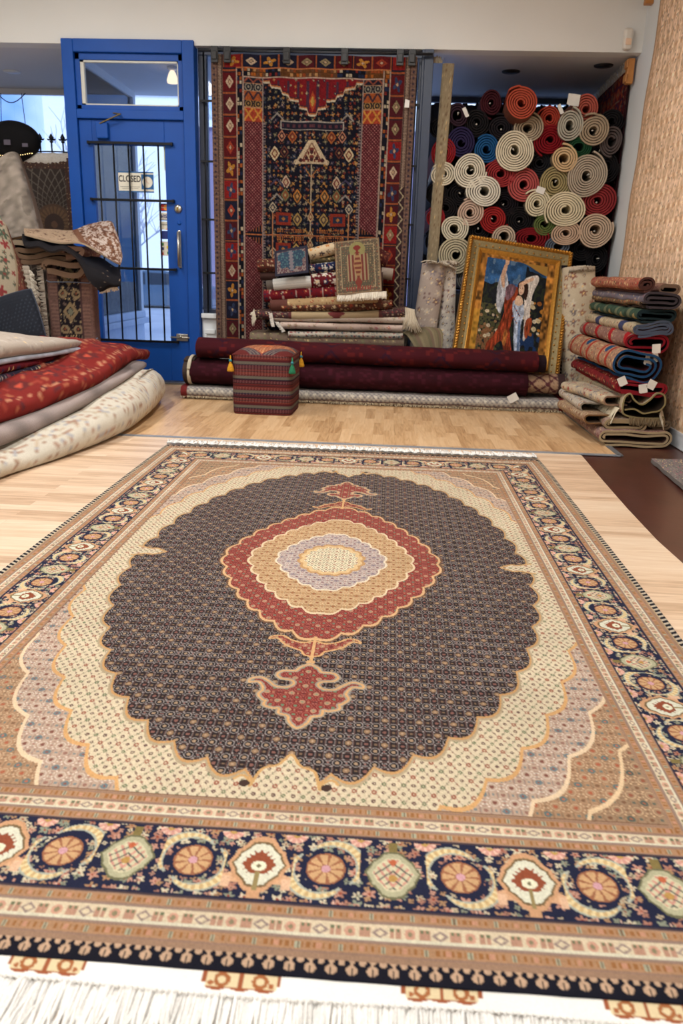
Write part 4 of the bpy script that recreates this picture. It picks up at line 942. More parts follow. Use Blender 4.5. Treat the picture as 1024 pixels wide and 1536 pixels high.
# ---------------- carpet rolls stored end-on in the bay
# (zoom x, zoom y, rx, ry, colour, turns, label, options)
CRM = (206, 196, 172); TAU = (158, 144, 124); BLK = (24, 22, 24); RED = (112, 28, 32); ROS = (150, 62, 58); ORG = (160, 70, 52)
ROLLS = [
 (175, 350, 44, 46, (46, 30, 40), 'dark plum carpet roll with a white tag at the top left of the roll wall', 't'),
 (332, 292, 42, 52, (58, 22, 28), 'fuzzy dark maroon carpet roll on the top row, left of the big orange one', ''),
 (470, 292, 64, 62, ORG, 'big orange red carpet roll sticking out of the top row', 'f'),
 (602, 365, 44, 46, (160, 60, 46), 'small orange red carpet roll just right of the big orange one', ''),
 (770, 320, 54, 56, (170, 84, 72), 'salmon carpet roll with a large white tag at the top right', 'T'),
 (503, 410, 60, 52, TAU, 'taupe carpet roll directly under the big orange one', ''),
 (697, 395, 53, 60, (164, 160, 146), 'grey cream carpet roll with a folded tag, below left of the salmon roll', 't'),
 (808, 420, 61, 60, (156, 138, 116), 'light brown carpet roll with a wide hollow, below the salmon roll', ''),
 (905, 470, 48, 58, (84, 74, 72), 'dark grey brown carpet roll at the right edge, second below the ceiling', ''),
 (605, 465, 65, 58, (120, 20, 28), 'deep red carpet roll in the second row, above the tan triangular one', ''),
 (740, 500, 52, 42, (28, 66, 42), 'dark green carpet roll near the top right', ''),
 (893, 375, 50, 48, BLK, 'black carpet roll highest at the right edge', ''),
 (97, 408, 48, 46, BLK, 'black carpet roll at the far left edge, above the upper red one', ''),
 (264, 385, 55, 52, BLK, 'black carpet roll below and left of the maroon fuzzy one', ''),
 (378, 408, 56, 48, (30, 26, 30), 'black carpet roll between the maroon fuzzy one and the large cream one', ''),
 (105, 525, 54, 58, (128, 28, 32), 'red carpet roll at the left edge, the upper of two', ''),
 (190, 478, 56, 62, (40, 34, 66), 'dark indigo carpet roll beside the blue one', ''),
 (308, 508, 52, 58, (26, 74, 120), 'blue carpet roll, the only bright blue one', ''),
 (438, 515, 82, 80, CRM, 'large cream carpet roll right of the blue one', ''),
 (556, 570, 60, 58, (30, 30, 34), 'black carpet roll between the large cream and the tan triangular ones', ''),
 (671, 552, 54, 50, (196, 168, 128), 'tan carpet roll of triangular outline with a wide hollow', ''),
 (775, 630, 82, 88, (170, 156, 138), 'largest taupe carpet roll at the right with many thin layers', 'L'),
 (832, 522, 42, 44, BLK, 'black carpet roll right of the dark green one', ''),
 (910, 590, 50, 62, BLK, 'black carpet roll at the right edge beside the largest taupe one', ''),
 (105, 625, 56, 46, CRM, 'cream carpet roll at the left edge under the upper red one', ''),
 (232, 607, 72, 68, (204, 196, 176), 'cream carpet roll under the blue one, tightly wound', ''),
 (372, 622, 65, 58, (142, 46, 48), 'rose red carpet roll under the large cream one, left of the pink one', ''),
 (297, 705, 73, 63, (206, 200, 184), 'off white carpet roll below the rose red one, slightly flattened', ''),
 (484, 672, 72, 66, (168, 78, 76), 'pink carpet roll in the middle of the roll wall', ''),
 (628, 665, 71, 70, (150, 136, 96), 'olive beige carpet roll with a white tag right of the pink one', 'w'),
 (75, 715, 50, 46, BLK, 'black carpet roll at the left edge, second row under the upper red one', ''),
 (190, 718, 52, 50, BLK, 'black carpet roll left of the off white flattened one', ''),
 (545, 760, 56, 53, (204, 194, 166), 'small cream carpet roll below the pink and olive beige ones', ''),
 (676, 790, 84, 73, (208, 196, 166), 'large cream carpet roll above the green one, lower right', ''),
 (838, 750, 80, 66, (132, 44, 46), 'loosely wound red carpet roll at the lower right edge', 'L'),
 (118, 783, 54, 52, BLK, 'black carpet roll above the lower left cream one', ''),
 (392, 760, 66, 54, (26, 22, 26), 'black carpet roll right of the off white flattened one', ''),
 (232, 802, 59, 56, (186, 160, 142), 'beige pink carpet roll under the off white flattened one', ''),
 (341, 835, 56, 56, (140, 34, 34), 'red carpet roll with a triangular hollow right of the beige pink one', ''),
 (70, 828, 42, 44, (140, 34, 40), 'small red carpet roll at the left edge, the lower of two', ''),
 (465, 840, 62, 60, BLK, 'black carpet roll left of the green one', ''),
 (580, 860, 50, 46, (84, 98, 54), 'olive green carpet roll, small and tightly wound', ''),
 (160, 877, 58, 57, (200, 192, 170), 'cream carpet roll at the lower left with a black hollow', ''),
 (270, 886, 52, 46, BLK, 'black carpet roll behind the top left corner of the gilt frame', ''),
 (830, 885, 77, 70, (190, 166, 142), 'large beige carpet roll at the lower right under the loosely wound red one', ''),
 (677, 900, 66, 48, (186, 158, 134), 'pinkish beige carpet roll right under the olive green one', ''),
 (392, 915, 55, 46, (180, 162, 142), 'small beige carpet roll just above the gilt frame', ''),
 (515, 925, 76, 50, (112, 22, 28), 'flattened deep red carpet roll just above the gilt frame', ''),
 (77, 935, 54, 58, BLK, 'black carpet roll low at the left edge beside the standing rolled rugs', ''),
 (640, 960, 52, 38, (86, 96, 110), 'grey blue carpet roll peeking over the gilt frame', ''),
 (750, 970, 58, 55, BLK, 'black carpet roll above the right corner of the gilt frame', ''),
 (840, 1018, 50, 60, BLK, 'black carpet roll lowest at the right beside the gilt frame', ''),
 (165, 1000, 78, 74, (178, 168, 140), 'beige many layered carpet roll half hidden by the gilt frame', ''),
 (225, 1110, 55, 50, (112, 110, 106), 'grey carpet roll low behind the left side of the gilt frame', ''),
]
rs = np.random.RandomState(4)
pileN = wool('carpet_roll_pile', 1.0, .3, 300, fuzz=.18)
def carpet_roll(k, zx, zy, rx, ry, c, label, opt):
    u = 630+zx/3.103; v = 60+zy/3.103; dark = sum(c) < 110
    Yf = 7.11+rs.uniform(-.012, .02)+(.05 if dark else -.01 if sum(c) > 400 else .01)
    if 'f' in opt: Yf = 6.98
    p = at(u, v, Yf); sc = Yf*1.045/F_PX/3.103; a, b = rx*sc*.945, ry*sc*.945
    sp = rs.uniform(.017, .021) if not dark else .019
    p[0] = min(p[0], 1.822-a); r = (a+b)/2; r0 = rs.uniform(.018, .03) if not dark else .016
    turns = (r-r0)/sp; ph = rs.uniform(0, 6.28)
    S = spiral(r0, r-.004, turns, 30, a/r, b/r, ph, .035, k)
    # loose outer tail
    if 'L' in opt and zx < 850 or (rs.rand() < .45 and zx < 820):
        t_ = np.linspace(.04, .7, 9); an = ph+2*PI*turns+t_; S = np.concatenate([S, np.stack([(r+.018*t_)*np.cos(an)*a/r, (r+.018*t_)*np.sin(an)*b/r], -1)])
    Ld = 1.25; ln = np.r_[0, .004, .02, .3, Ld]; n = len(S)
    c = np.asarray(c, float); back = c*.42+np.array((40, 34, 28)) if not dark else c*.8+6
    tx = rs.uniform(-.03, .03); tz = -.10 if 'f' in opt else rs.uniform(-.03, .02)
    P = np.zeros((n, len(ln), 3)); P[..., 0] = p[0]+S[:, None, 0]+ln[None]*tx; P[..., 1] = Yf+ln[None]+.006*hsh(np.floor(np.arange(n)/6), 0*np.arange(n), k)[:, None]; P[..., 2] = p[2]+S[:, None, 1]+ln[None]*tz
    face = col(c, P.shape[:2]); face *= (1+.22*(hsh(np.arange(n)[:, None]*1., np.arange(len(ln))[None]*1., k)-.5))[..., None]
    bk = col(back, P.shape[:2])
    rim = c*1.02
    o = sheet('rolled_carpet', P, face, sp*.66, pileN, back=bk, rim=rim)
    tag(o, label, 'carpet', 'rolled carpets stacked end-on in the bay')
    # plastic core plug / tag
    if rs.rand() < (.8 if dark else .4):
        q = MB(); aa = rs.uniform(0, 6)
        q.tube([p+np.array((.004*math.cos(aa), .02, .004*math.sin(aa))), p+np.array((.012*math.cos(aa), -.008, .012*math.sin(aa)))], [.004, .005], 7)
        q.ball(p+np.array((.016*math.cos(aa), -.010, .016*math.sin(aa))), .0062, 7, 5, (1.4, .7, .8)); q.build('string_end', pm('pale_string', (190, 186, 176), .8), o, True)
    if 'T' in opt: price_tag(p+np.array((-.105, -.012, .06)), o, .095, .085, -.1)
    if 't' in opt: price_tag(p+np.array((.06 if k == 0 else -.09, -.012, .02 if k == 0 else .11)), o, .03, .075, .5)
    if 'w' in opt: price_tag(p+np.array((-.115, -.012, -.06)), o, .07, .05, -.3)
    return o
for k, r_ in enumerate(ROLLS): carpet_roll(k, *r_)
# dark cloth hung across the bay window
A_, Z_ = np.meshgrid(np.linspace(.27, 1.82, 160), np.linspace(.85, 2.60, 60), indexing='ij')
P = np.stack([A_, 8.62+.015*np.sin(A_*24), Z_-.03*hsh(np.floor(A_*40), 0*A_, 2)*(Z_ > 2.5)], -1)
o = sheet('blackout_cloth', P[::-1], (20, 17, 22), .008, WOOL); tag(o, 'dark cloth hung across the bay window behind the carpet rolls', 'curtain')
# maroon rug hung on the bay side wall, with fringe and wooden clamp
p_ = p_bands([(.03, (40, 16, 22)), (.10, p_floral((84, 20, 26), [(30, 26, 50), (150, 110, 80), (120, 40, 30)], .05, 4)), (.02, (30, 24, 40)), (None, p_geo((92, 22, 26), [(36, 30, 56), (150, 70, 40), (120, 100, 80)], .11, 5))], 1.05)
A_, Z_ = np.meshgrid(np.linspace(0, 1.05, 150), np.linspace(.85, 2.615, 180), indexing='ij')
P = np.stack([1.826+.006*np.sin(A_*14), 7.20+A_, Z_-.03*A_/1.05], -1)
r = empty('wall_rug', (1.83, 7.7, .85)); tag(r, 'dark maroon fringed rug hung on the side wall of the roll bay', 'rug')
sheet('pile', P[:, ::-1], p_(Z_, A_)[:, ::-1], .012, WOOL, r, back=(80, 40, 36)); fringe('fringe', (1.812, 7.2, 2.60), (1.812, 8.2, 2.57), (-.25, 0, .9), 70, .07, .007, (190, 180, 165), r, 3, 0, .5)
c = at(945, 108, 7.12); o = MB().box(c[0]-.035, c[0]+.02, 7.08, 7.14, c[2]-.09, c[2]+.09).box(c[0]-.045, c[0]-.030, 7.07, 7.15, c[2]-.08, c[2]-.02).box(c[0]-.045, c[0]-.030, 7.07, 7.15, c[2]+.02, c[2]+.08).build('rug_clamp', pm('oiled_pine', (186, 124, 62), .5, var=.15), None, bevel=.008); tag(o, 'orange wooden clamp holding the maroon wall rug in the corner', 'clamp')
c = at(971, 2, 6.9); o = MB().box(c[0]-.03, XR, 6.84, 6.9, c[2]-.03, c[2]+.09).build('rug_clamp', MATS['oiled_pine'], None, bevel=.006); tag(o, 'small wooden clamp at the very top of the corner above the sensor', 'clamp')
# narrow folded beige runner hanging beside the dark post
def pfold(n=40): return np.array([(.02, .022), (-.038, .024), (-.046, .012), (-.038, 0), (.038, 0), (.046, .014), (.038, .028), (-.03, .034)])
c0 = at(653, 92, 7.16); c1 = at(640, 478, 7.16)
o = bundle('folded_runner', smooth_pts(pfold(), 5, False), 1.98, p_floral((150, 136, 110), [(120, 100, 80), (170, 156, 130)], .03, 2), ((c1[0]+.002, 7.15, .62), X3, -Y3, Z3+.026*X3), .007, .005, None, (140, 126, 100), (150, 134, 108), lres=.02)
tag(o, 'narrow beige runner hanging folded beside the dark post', 'rug'); fringe('fringe', (c0[0]-.03, 7.12, 2.60), (c0[0]+.05, 7.12, 2.60), (0, 0, 1), 26, .05, .008, (176, 164, 140), o, 2, 0, .6)
# long beige openwork rug on the right wall
A_, Z_ = np.meshgrid(np.linspace(0, 1, 420), np.linspace(.08, 3.25, 520), indexing='ij')
zt_ = Z_; yl = np.interp(Z_, [.1, 1.0, 2.06, 2.92, 3.3], [6.86, 6.83, 6.73, 6.62, 6.58]); Yg = yl-A_*3.2
C = col((222, 188, 156), A_.shape); yy = A_*3.2
n1 = vnoise(yy, Z_, .018, 1); n2 = vnoise(yy, Z_, .05, 2)
g = (np.sin(yy*2*PI/.115)*np.sin(Z_*2*PI/.10)); C += ((n1-.5)*44+(n2-.5)*24)[..., None]*np.array((1, 1, 1.1))
m = (np.abs((yy/.105) % 1-.5) < .09+.05*n2); C[m] += (22, 22, 20); m = (np.abs((Z_/.095) % 1-.5) < .10) & (n1 > .35); C[m] += (18, 17, 15)
m = (np.hypot(((yy/.105) % 1-.5)-.5*np.sign((yy/.105) % 1-.5), ((Z_/.095) % 1-.5)) < .22) & (n1 > .4); C[m] = (204, 160, 124)
m = hsh(np.floor(yy/.012), np.floor(Z_/.012), 4) > .95; C[m] = (160, 134, 116)
b_ = yy < .10; C[b_] = C[b_]*.5+np.array((188, 150, 116))*.5; b_ = yy < .02; C[b_] = (166, 130, 100)
P = np.stack([1.838-.004*np.sin(yy*6)-.004*np.sin(Z_*9+yy*3), Yg, Z_+.02*A_], -1)
o = sheet('wall_rug', P, C, .008, wool('thin_weave', 1, .3, 200, fuzz=.08), None, back=(170, 140, 110)); tag(o, 'long beige and rust patterned rug covering the right wall', 'rug')

# ---------------- framed tapestry picture
def framed_picture():
    YT = 6.96; TL = at(703, 355, YT); TR = at(858, 381, YT); ex = TR-TL; W = np.linalg.norm(ex); ex /= W
    pz = np.array((ex[2], 0, -ex[0])); pz /= np.linalg.norm(pz); s = .50; dn = pz*math.sqrt(1-s*s)+np.array((0, -s, 0)); H = 1.16
    nrm = np.cross(dn, ex); nrm /= np.linalg.norm(nrm)
    if nrm[1] > 0: nrm = -nrm
    pt = lambda a, b, h=0: TL+ex*a+dn*b+nrm*h
    root = empty('framed_picture', tuple(pt(W/2, H))); tag(root, 'gilt framed tapestry picture of a dancing woman leaning against the carpet rolls', 'picture')
    F = .128
    gold = pm('gilt', (190, 138, 58), .33, .75, var=.2, scale=60, bump=.5); olive = pm('antique_gilt', (128, 112, 74), .5, .45, var=.25, scale=80, bump=.7)
    def ringp(prof, name, m):
        mb = MB(); vs = []; fs = []
        for (o_, h) in prof: vs += [pt(o_, o_, h), pt(W-o_, o_, h), pt(W-o_, H-o_, h), pt(o_, H-o_, h)]
        for i in range(len(prof)-1):
            for k in range(4): fs.append((i*4+k, i*4+(k+1) % 4, (i+1)*4+(k+1) % 4, (i+1)*4+k))
        return mb.add(vs, fs).build(name, m, root)
    fr = ringp([(0, -.03), (0, .022), (.010, .040), (.026, .042), (.034, .030), (.034, -.03)], 'outer_moulding', gold)
    ringp([(.034, -.02), (.034, .026), (.050, .020), (.075, .012), (.092, .014), (.092, -.02)], 'carved_band', olive)
    ringp([(.092, -.02), (.092, .022), (.100, .028), (.112, .018), (F, .002), (F, -.02)], 'inner_lip', gold)
    # rope twist along the outer edge, beads on the band
    mb = MB(); bd = MB()
    for (a0, b0, a1, b1) in ((0, 0, 1, 0), (1, 0, 1, 1), (1, 1, 0, 1), (0, 1, 0, 0)):
        A0 = np.array(((W-.036)*a0+.018, (H-.036)*b0+.018)); A1 = np.array(((W-.036)*a1+.018, (H-.036)*b1+.018)); L = np.linalg.norm(A1-A0); n = int(L/.024); d = (A1-A0)/L; pr = np.array((-d[1], d[0]))
        for i in range(n):
            q = A0+d*L*(i+.5)/n; e1 = q-d*.010-pr*.013; e2 = q+d*.010+pr*.013
            mb.tube([pt(e1[0], e1[1], .036), pt(q[0], q[1], .047), pt(e2[0], e2[1], .036)], [.005, .0075, .005], 6)
        B0 = np.array(((W-.13)*a0+.065, (H-.13)*b0+.065)); B1 = np.array(((W-.13)*a1+.065, (H-.13)*b1+.065)); L = np.linalg.norm(B1-B0); n = int(L/.055)
        for i in range(n): q = B0+(B1-B0)*(i+.5)/n; MB().ball(pt(q[0], q[1], .018), .0075, 7, 5).build('bead', gold, root, True)
    mb.build('rope_carving', gold, fr, True)
    # the textile picture
    w, h = W-2*F, H-2*F; nx, ny = 210, 300; a, b = np.meshgrid(np.linspace(0, 1, nx), np.linspace(0, 1, ny)); C = col((128, 86, 38), a.shape)
    C *= (1+1.1*(vnoise(a, b, .03, 3)-.5)+.6*(vnoise(a, b, .08, 4)-.5))[..., None]
    bot = (b > .55) & (a < .3); C[bot] = C[bot]*.6+np.array((190, 150, 50))*.4
    inn = (a > .085) & (a < .90) & (b > .035)
    sky = np.array((40, 84, 136.)); K = col(sky, a.shape); K *= (1+.7*(vnoise(a, b*1.6, .09, 6)-.5))[..., None]
    cl = vnoise(a, b, .06, 8) > .78; K[cl] = (84, 116, 150)
    dark = np.array((18, 20, 24.)); gb = .20+.05*np.sin(a*9)+.06*(vnoise(a, b, .06, 2)-.5)
    m = ((b > gb+.05) & (a < .42)) | ((b > gb-.10+.2*(a < .62)) & (a > .55)) | (b > .30); K[m] = dark*(1+.8*vnoise(a, b, .03, 9)[m][:, None])
    gr = m & (vnoise(a, b, .03, 12) > .62) & (b > .15); K[gr] = (40, 46, 32); gr = (b > .48) & (a < .36) & (vnoise(a, b, .022, 14) > .42); K[gr] = (74, 74, 44)
    gr = (b > .70) & (a < .30) & (vnoise(a, b, .02, 15) > .35); K[gr] = (128, 84, 50)
    bl = (b > .70) & (a > .60) & (vnoise(a, b, .05, 17) > .45) & (b < .90); K[bl] = (24, 50, 96)
    def blob(cx, cy, r, c, k=0):
        rr = np.hypot((a-cx)*w, (b-cy)*h)/w; m_ = rr < r*(.8+.35*vnoise(a, b, .02, k)); K[m_] = c; m2 = rr < r*.4; K[m2] = np.asarray(c)*.8+np.array((50, 40, 20))*.4
    rr_ = np.random.RandomState(5)
    for i in range(24): blob(rr_.uniform(.66, .90), rr_.uniform(.40, .72), rr_.uniform(.018, .036), [(206, 186, 140), (190, 120, 34), (214, 200, 170), (160, 90, 30)][i % 4], i)
    for i in range(16): blob(rr_.uniform(.08, .34), rr_.uniform(.48, .80), rr_.uniform(.012, .03), [(206, 186, 150), (150, 110, 70), (190, 170, 140)][i % 3], i)
    def pl(pts, c, n=3, v=.3, k=0):
        m_ = poly_mask(a, b, smooth_pts(pts, n)); K[m_] = np.asarray(c, float)*(1+v*(vnoise(a*1.6, b*.5, .022, k)[m_][:, None]-.5)*2)
    pl([(.30, .17), (.36, .16), (.41, .28), (.43, .34), (.38, .44), (.35, .56), (.29, .50), (.27, .38), (.27, .27)], (176, 178, 186), 3, .28, 1)       # veil sleeve
    pl([(.295, .20), (.335, .06), (.36, .06), (.365, .10), (.35, .20), (.36, .30), (.33, .30)], (206, 158, 124), 3, .1)                               # raised arm
    pl([(.335, .075), (.33, .03), (.36, .02), (.385, .035), (.38, .07), (.355, .085)], (214, 166, 130), 3, .05)
    pl([(.40, .33), (.47, .28), (.55, .30), (.53, .42), (.53, .55), (.50, .70), (.56, .90), (.57, 1.0), (.49, 1.0), (.44, .86), (.40, .82), (.33, .88), (.31, .97), (.24, .97), (.22, .86), (.30, .78), (.36, .66), (.40, .54), (.38, .44)], (146, 52, 24), 3, .45, 3)  # red wrap
    pl([(.38, .30), (.46, .26), (.52, .30), (.46, .40), (.40, .42)], (120, 82, 92), 3, .3, 5)
    pl([(.44, .70), (.48, .74), (.46, .86), (.42, .82)], (176, 100, 40), 2, .3, 6)
    pl([(.50, .42), (.62, .42), (.66, .52), (.64, .64), (.655, .80), (.67, .96), (.62, .96), (.57, .80), (.545, .62), (.51, .52)], (170, 182, 204), 3, .28, 7)    # dress
    pl([(.60, .62), (.63, .62), (.655, .82), (.66, .96), (.635, .96)], (96, 120, 160), 2, .2)
    for i in range(14): blob(.52+.012*(i % 8), .47+.012*i, .010, [(70, 84, 130), (160, 90, 60)][i % 2], i)
    pl([(.54, .37), (.60, .37), (.63, .43), (.58, .46), (.52, .44)], (220, 180, 146), 3, .05)
    pl([(.60, .22), (.68, .16), (.78, .14), (.80, .19), (.745, .32), (.735, .44), (.74, .56), (.76, .64), (.72, .76), (.69, .78), (.68, .66), (.66, .50), (.64, .38)], (214, 202, 190), 3, .2, 9)   # right sleeve
    pl([(.70, .58), (.77, .56), (.77, .66), (.73, .76), (.69, .70)], (150, 60, 28), 3, .4, 10)
    pl([(.53, .27), (.56, .22), (.62, .21), (.67, .25), (.68, .33), (.66, .40), (.62, .36), (.56, .35)], (52, 30, 22), 3, .2)                         # hair
    pl([(.555, .26), (.60, .245), (.625, .29), (.615, .335), (.58, .355), (.555, .32)], (222, 180, 148), 3, .04)                                     # face
    pl([(.55, .245), (.62, .205), (.72, .165), (.73, .19), (.64, .235), (.57, .27)], (214, 168, 134), 3, .08)
    for c_, r_ in (((.572, .287), .006), ((.600, .284), .006)): K[np.hypot(a-c_[0], (b-c_[1])*1.4) < r_] = (60, 36, 30)
    K[(np.abs(a-.586) < .010) & (np.abs(b-.330) < .004)] = (160, 56, 48)
    pl([(.80, .90), (.83, .93), (.90, .90), (.86, .945), (.88, .97), (.82, .95)], (206, 196, 160), 2, .1)                                            # pale bird
    K = K*(1+.25*(hsh(np.floor(a*90), np.floor(b*130), 3)-.5))[..., None]
    K = (K*.85+K.mean(-1, keepdims=True)*.15)*.9
    C[inn] = K[inn]
    cv = (b < .085+.05*np.sin(a*PI*2.2+1.2)) & (a > .45) & inn; C[cv] = (150, 112, 52)
    P = np.stack([F-.004+a*(w+.008), F-.004+b*(h+.008)], -1); P3 = TL+P[..., :1]*ex+P[..., 1:]*dn+nrm*.004
    sheet('tapestry', P3[:, ::-1] if np.cross(dn, ex)@nrm < 0 else P3, C[:, ::-1] if np.cross(dn, ex)@nrm < 0 else C, .006, wool('tapestry_weave', 1, .2, 300, fuzz=.06), root, back=(90, 70, 50))
framed_picture()

# ---------------- dark red rolls on the floor
def xroll(name, label, x0, x1, yc, zc, a, b, pat, ends=(100, 70, 60), turns=5, sp=.02, z1=None, y1=None, par=None, seed=1, back=(120, 90, 70), cat='rug', group=None):
    r = (a+b)/2; S = spiral(r-sp*turns, r, turns, 40, a/r, b/r, 2.2, .02, seed)[::-1]
    el = np.array((x1-x0, (y1 or yc)-yc, (z1 if z1 is not None else zc)-zc)); L = np.linalg.norm(el); el /= L
    o = bundle(name, S, L, pat, ((x0, yc, zc), Y3, Z3, el), sp*.7, .008, par, back, ends, lres=.010, seed=seed)
    if label: tag(o, label, cat, group)
    return o
MAR = (60, 17, 24)
def p_maroon(A, B):
    C = col(MAR, A.shape); C *= (1+.25*(vnoise(A, B, .16, 3)-.5))[..., None]
    i = (B/.42) % 1-.5; d = np.abs(i)*1.6+np.abs((A/.3) % 1-.5); m = (np.abs(d-.42) < .05) | (np.abs(d-.16) < .05); C[m] = (44, 18, 34)
    m = hsh(np.floor(A/.03), np.floor(B/.03), 3) > .86; C[m] = (84, 25, 27); return C
def p_plum(A, B):
    C = col((48, 14, 22), A.shape); m = hsh(np.floor(A/.02), np.floor(B/.03), 3) > .80; C[m] = (62, 21, 32); C *= (1+.2*(vnoise(A, B, .05, 3)-.5))[..., None]; return C
def p_greyborder(A, B):
    C = col((168, 162, 152), A.shape); T = (A+.02) % .16
    m = (np.sin(B*2*PI/.035)*np.sin(A*2*PI/.035) > .1); C[m] = (126, 122, 124); m = np.hypot((B/.06 % 1)-.5, (A/.06 % 1)-.5) < .2; C[m] = (196, 190, 176)
    m = (T < .012); C[m] = (84, 44, 44); m = np.abs(T-.10) < .006; C[m] = (108, 94, 96); m = B < .05; C[m] = (110, 40, 40); m = B > 2.93; C[m] = (104, 30, 34); return C
S = flatroll(.52, .112, .028, 2.0); L_ = 2.975
o = bundle('rolled_rug', S, L_, p_greyborder, ((-1.600, 6.42, 0.003), -Y3, Z3, X3), .014, .008, None, (110, 50, 46), (110, 44, 44))
tag(o, 'grey and cream bordered rug folded flat on the floor under the maroon rolls', 'rug', 'rolled rugs along the bay front'); fringe('fringe', (-1.60, 6.158, .03), (1.37, 6.158, .02), (0, -1, -.35), 260, .03, .006, (196, 180, 150), o, 2, 0, .4)
root = empty('rolled_rug', (-.2, 6.34, .12)); tag(root, 'thick plum rug roll lying on the grey bordered rug, between it and the top roll', 'rug', 'rolled rugs along the bay front')
xroll('pile', None, -1.525, 1.085, 6.33, .208, .185, .108, p_plum, (60, 22, 30), 3.5, .022, .200, None, root, 3)
def p_tan(A, B):
    C = col((164, 134, 108), A.shape); d = np.abs((B/.12) % 1-.5)+np.abs((A/.12) % 1-.5); m = np.abs(d-.5) < .10; C[m] = (84, 44, 50); m = np.abs((B/.03) % 1-.5)+np.abs((A/.03) % 1-.5) < .22; C[m] = (130, 104, 90); m = (B > .19) & (B < .205); C[m] = (96, 60, 54); m = B > .265; C[m] = (62, 44, 44); return C
o = xroll('inner_rug', None, 1.06, 1.375, 6.33, .205, .125, .082, p_tan, (70, 50, 48), 2.5, .02, .205, None, root, 4)
o = xroll('inner_rug', None, -1.585, -1.50, 6.33, .208, .180, .118, p_stripes([.2], [(66, 54, 50)]), (70, 56, 50), 3, .024, .208, None, root, 5)
xroll('white_edge', None, -1.545, -1.52, 6.33, .208, .190, .119, p_plain((190, 180, 160)), (190, 180, 160), 1.1, .01, .208, None, root, 6, (180, 170, 150))
price_tag(at(769, 597, 6.14), root, .075, .06, .55)
o = xroll('rolled_rug', 'dark maroon rug with faint navy medallions rolled on top of the plum one', -1.478, 1.15, 6.30, .395, .135, .086, p_maroon, (50, 20, 28), 3.5, .022, .372, None, None, 7, group='rolled rugs along the bay front')
xroll('dark_tip', None, 1.09, 1.215, 6.30, .365, .105, .070, p_plain((34, 22, 28)), (30, 20, 26), 2.5, .02, .36, None, o, 8)

# ---------------- striped pouf
def pouf():
    c = np.array((-.865, 5.80)); w = .425; h = .425; r_ = -.035; ex = np.array((math.cos(r_), math.sin(r_), 0)); ey = np.array((-ex[1], ex[0], 0))
    root = empty('striped_pouf', (c[0], c[1], 0)); tag(root, 'cube shaped striped kilim pouf with yellow and green tassels on the wooden floor', 'pouf')
    n = 40; t = np.linspace(-1, 1, n); per = []
    for a, b in ((0, 1), (1, 2), (2, 3), (3, 0)):
        cs = [(-1, -1), (1, -1), (1, 1), (-1, 1)]; p, q = np.array(cs[a], float), np.array(cs[b], float)
        for k in range(n-1): per.append(p+(q-p)*k/(n-1))
    per = np.array(per); l8 = (np.abs(per)**9).sum(1)**(1/9.); per = per/l8[:, None]*(1)
    zs = np.linspace(0, 1, 90); P = []; 
    for z in zs: k = 1+.018*math.sin(PI*z)-.03*max(0, (z-.97)/.03)**2-.03*max(0, (.03-z)/.03)**2; P.append([np.array((c[0], c[1], 0))+ex*x*w/2*k+ey*y*w/2*k+Z3*z*h for x, y in per])
    P = np.array(P); st = [.014, .005, .018, .012, .018, .007, .006, .016, .006]; cl = [(88, 36, 36), (34, 26, 32), (98, 42, 38), (74, 30, 36), (96, 91, 82), (26, 26, 48), (54, 26, 34), (72, 32, 40), (34, 26, 30)]
    ed = np.cumsum(st); zz = (h-zs*h) % ed[-1]; k = np.searchsorted(ed, zz).clip(0, 8); C = np.asarray(cl, float)[k][:, None, :]*np.ones((1, len(per), 1))
    i = np.arange(len(per))[None]; d = (i % 2 == 0) & (np.abs(np.sin(zz*2*PI/.018))[:, None] > .86) & (k != 4)[:, None]; C[d] = C[d]*.5+np.array((170, 130, 120))*.5
    loft('body', P, C, wool('kilim_weave', 1, .3, 220), root, True, (80, 40, 40))
    a, b = np.meshgrid(np.linspace(-1, 1, 90), np.linspace(-1, 1, 90), indexing='ij'); z = h-.004+.045*((1-a**4)*(1-b**4))**.8
    C = col((150, 84, 62), a.shape); d = np.abs(a)*.9+np.abs(b); ph = (d*9) % 1; C[(ph < .3)] = (186, 126, 84); C[(ph > .3) & (ph < .45)] = (70, 40, 46); C[(d > 1.0)] = (104, 92, 84); C[(d > 1.0) & ((d*9) % 1 < .35)] = (50, 38, 60); C[(d > 1.35)] = (92, 38, 36); C[(d < .25)] = (196, 96, 50)
    mm = (np.sin(a*60) > .6) & (ph < .3) & (d < 1); C[mm] = (214, 170, 120)
    P = np.array((c[0], c[1], 0))+a[..., None]*ex*w/2*.985+b[..., None]*ey*w/2*.985+z[..., None]*Z3
    sheet('cushioned_top', P, C, .01, MATS['kilim_weave'], root)
    for (sx, sy, cl_, nm) in ((-1, -1, (196, 142, 26), 'yellow tassel'), (1, -1, (30, 112, 78), 'green tassel'), (1, 1, (196, 142, 26), 'second yellow tassel')):
        p = np.array((c[0], c[1], h-.012))+ex*sx*(w/2+.006)+ey*sy*(w/2+.006); pr = [(.003, 0), (.006, -.03), (.008, -.045), (.007, -.05), (.014, -.062), (.024, -.095), (.026, -.108), (.018, -.111)]
        T = MB().lathe(p, pr[::-1], 14).build('tassel', pm('yarn_%s' % nm.split()[-2], cl_, .95, var=.25, scale=90, bump=.9), root, True); T['label'] = nm
        MB().ball(p-Z3*.036, .0115, 10, 7).build('bead', pm('turquoise_bead', (20, 120, 136), .3), T, True)
pouf()

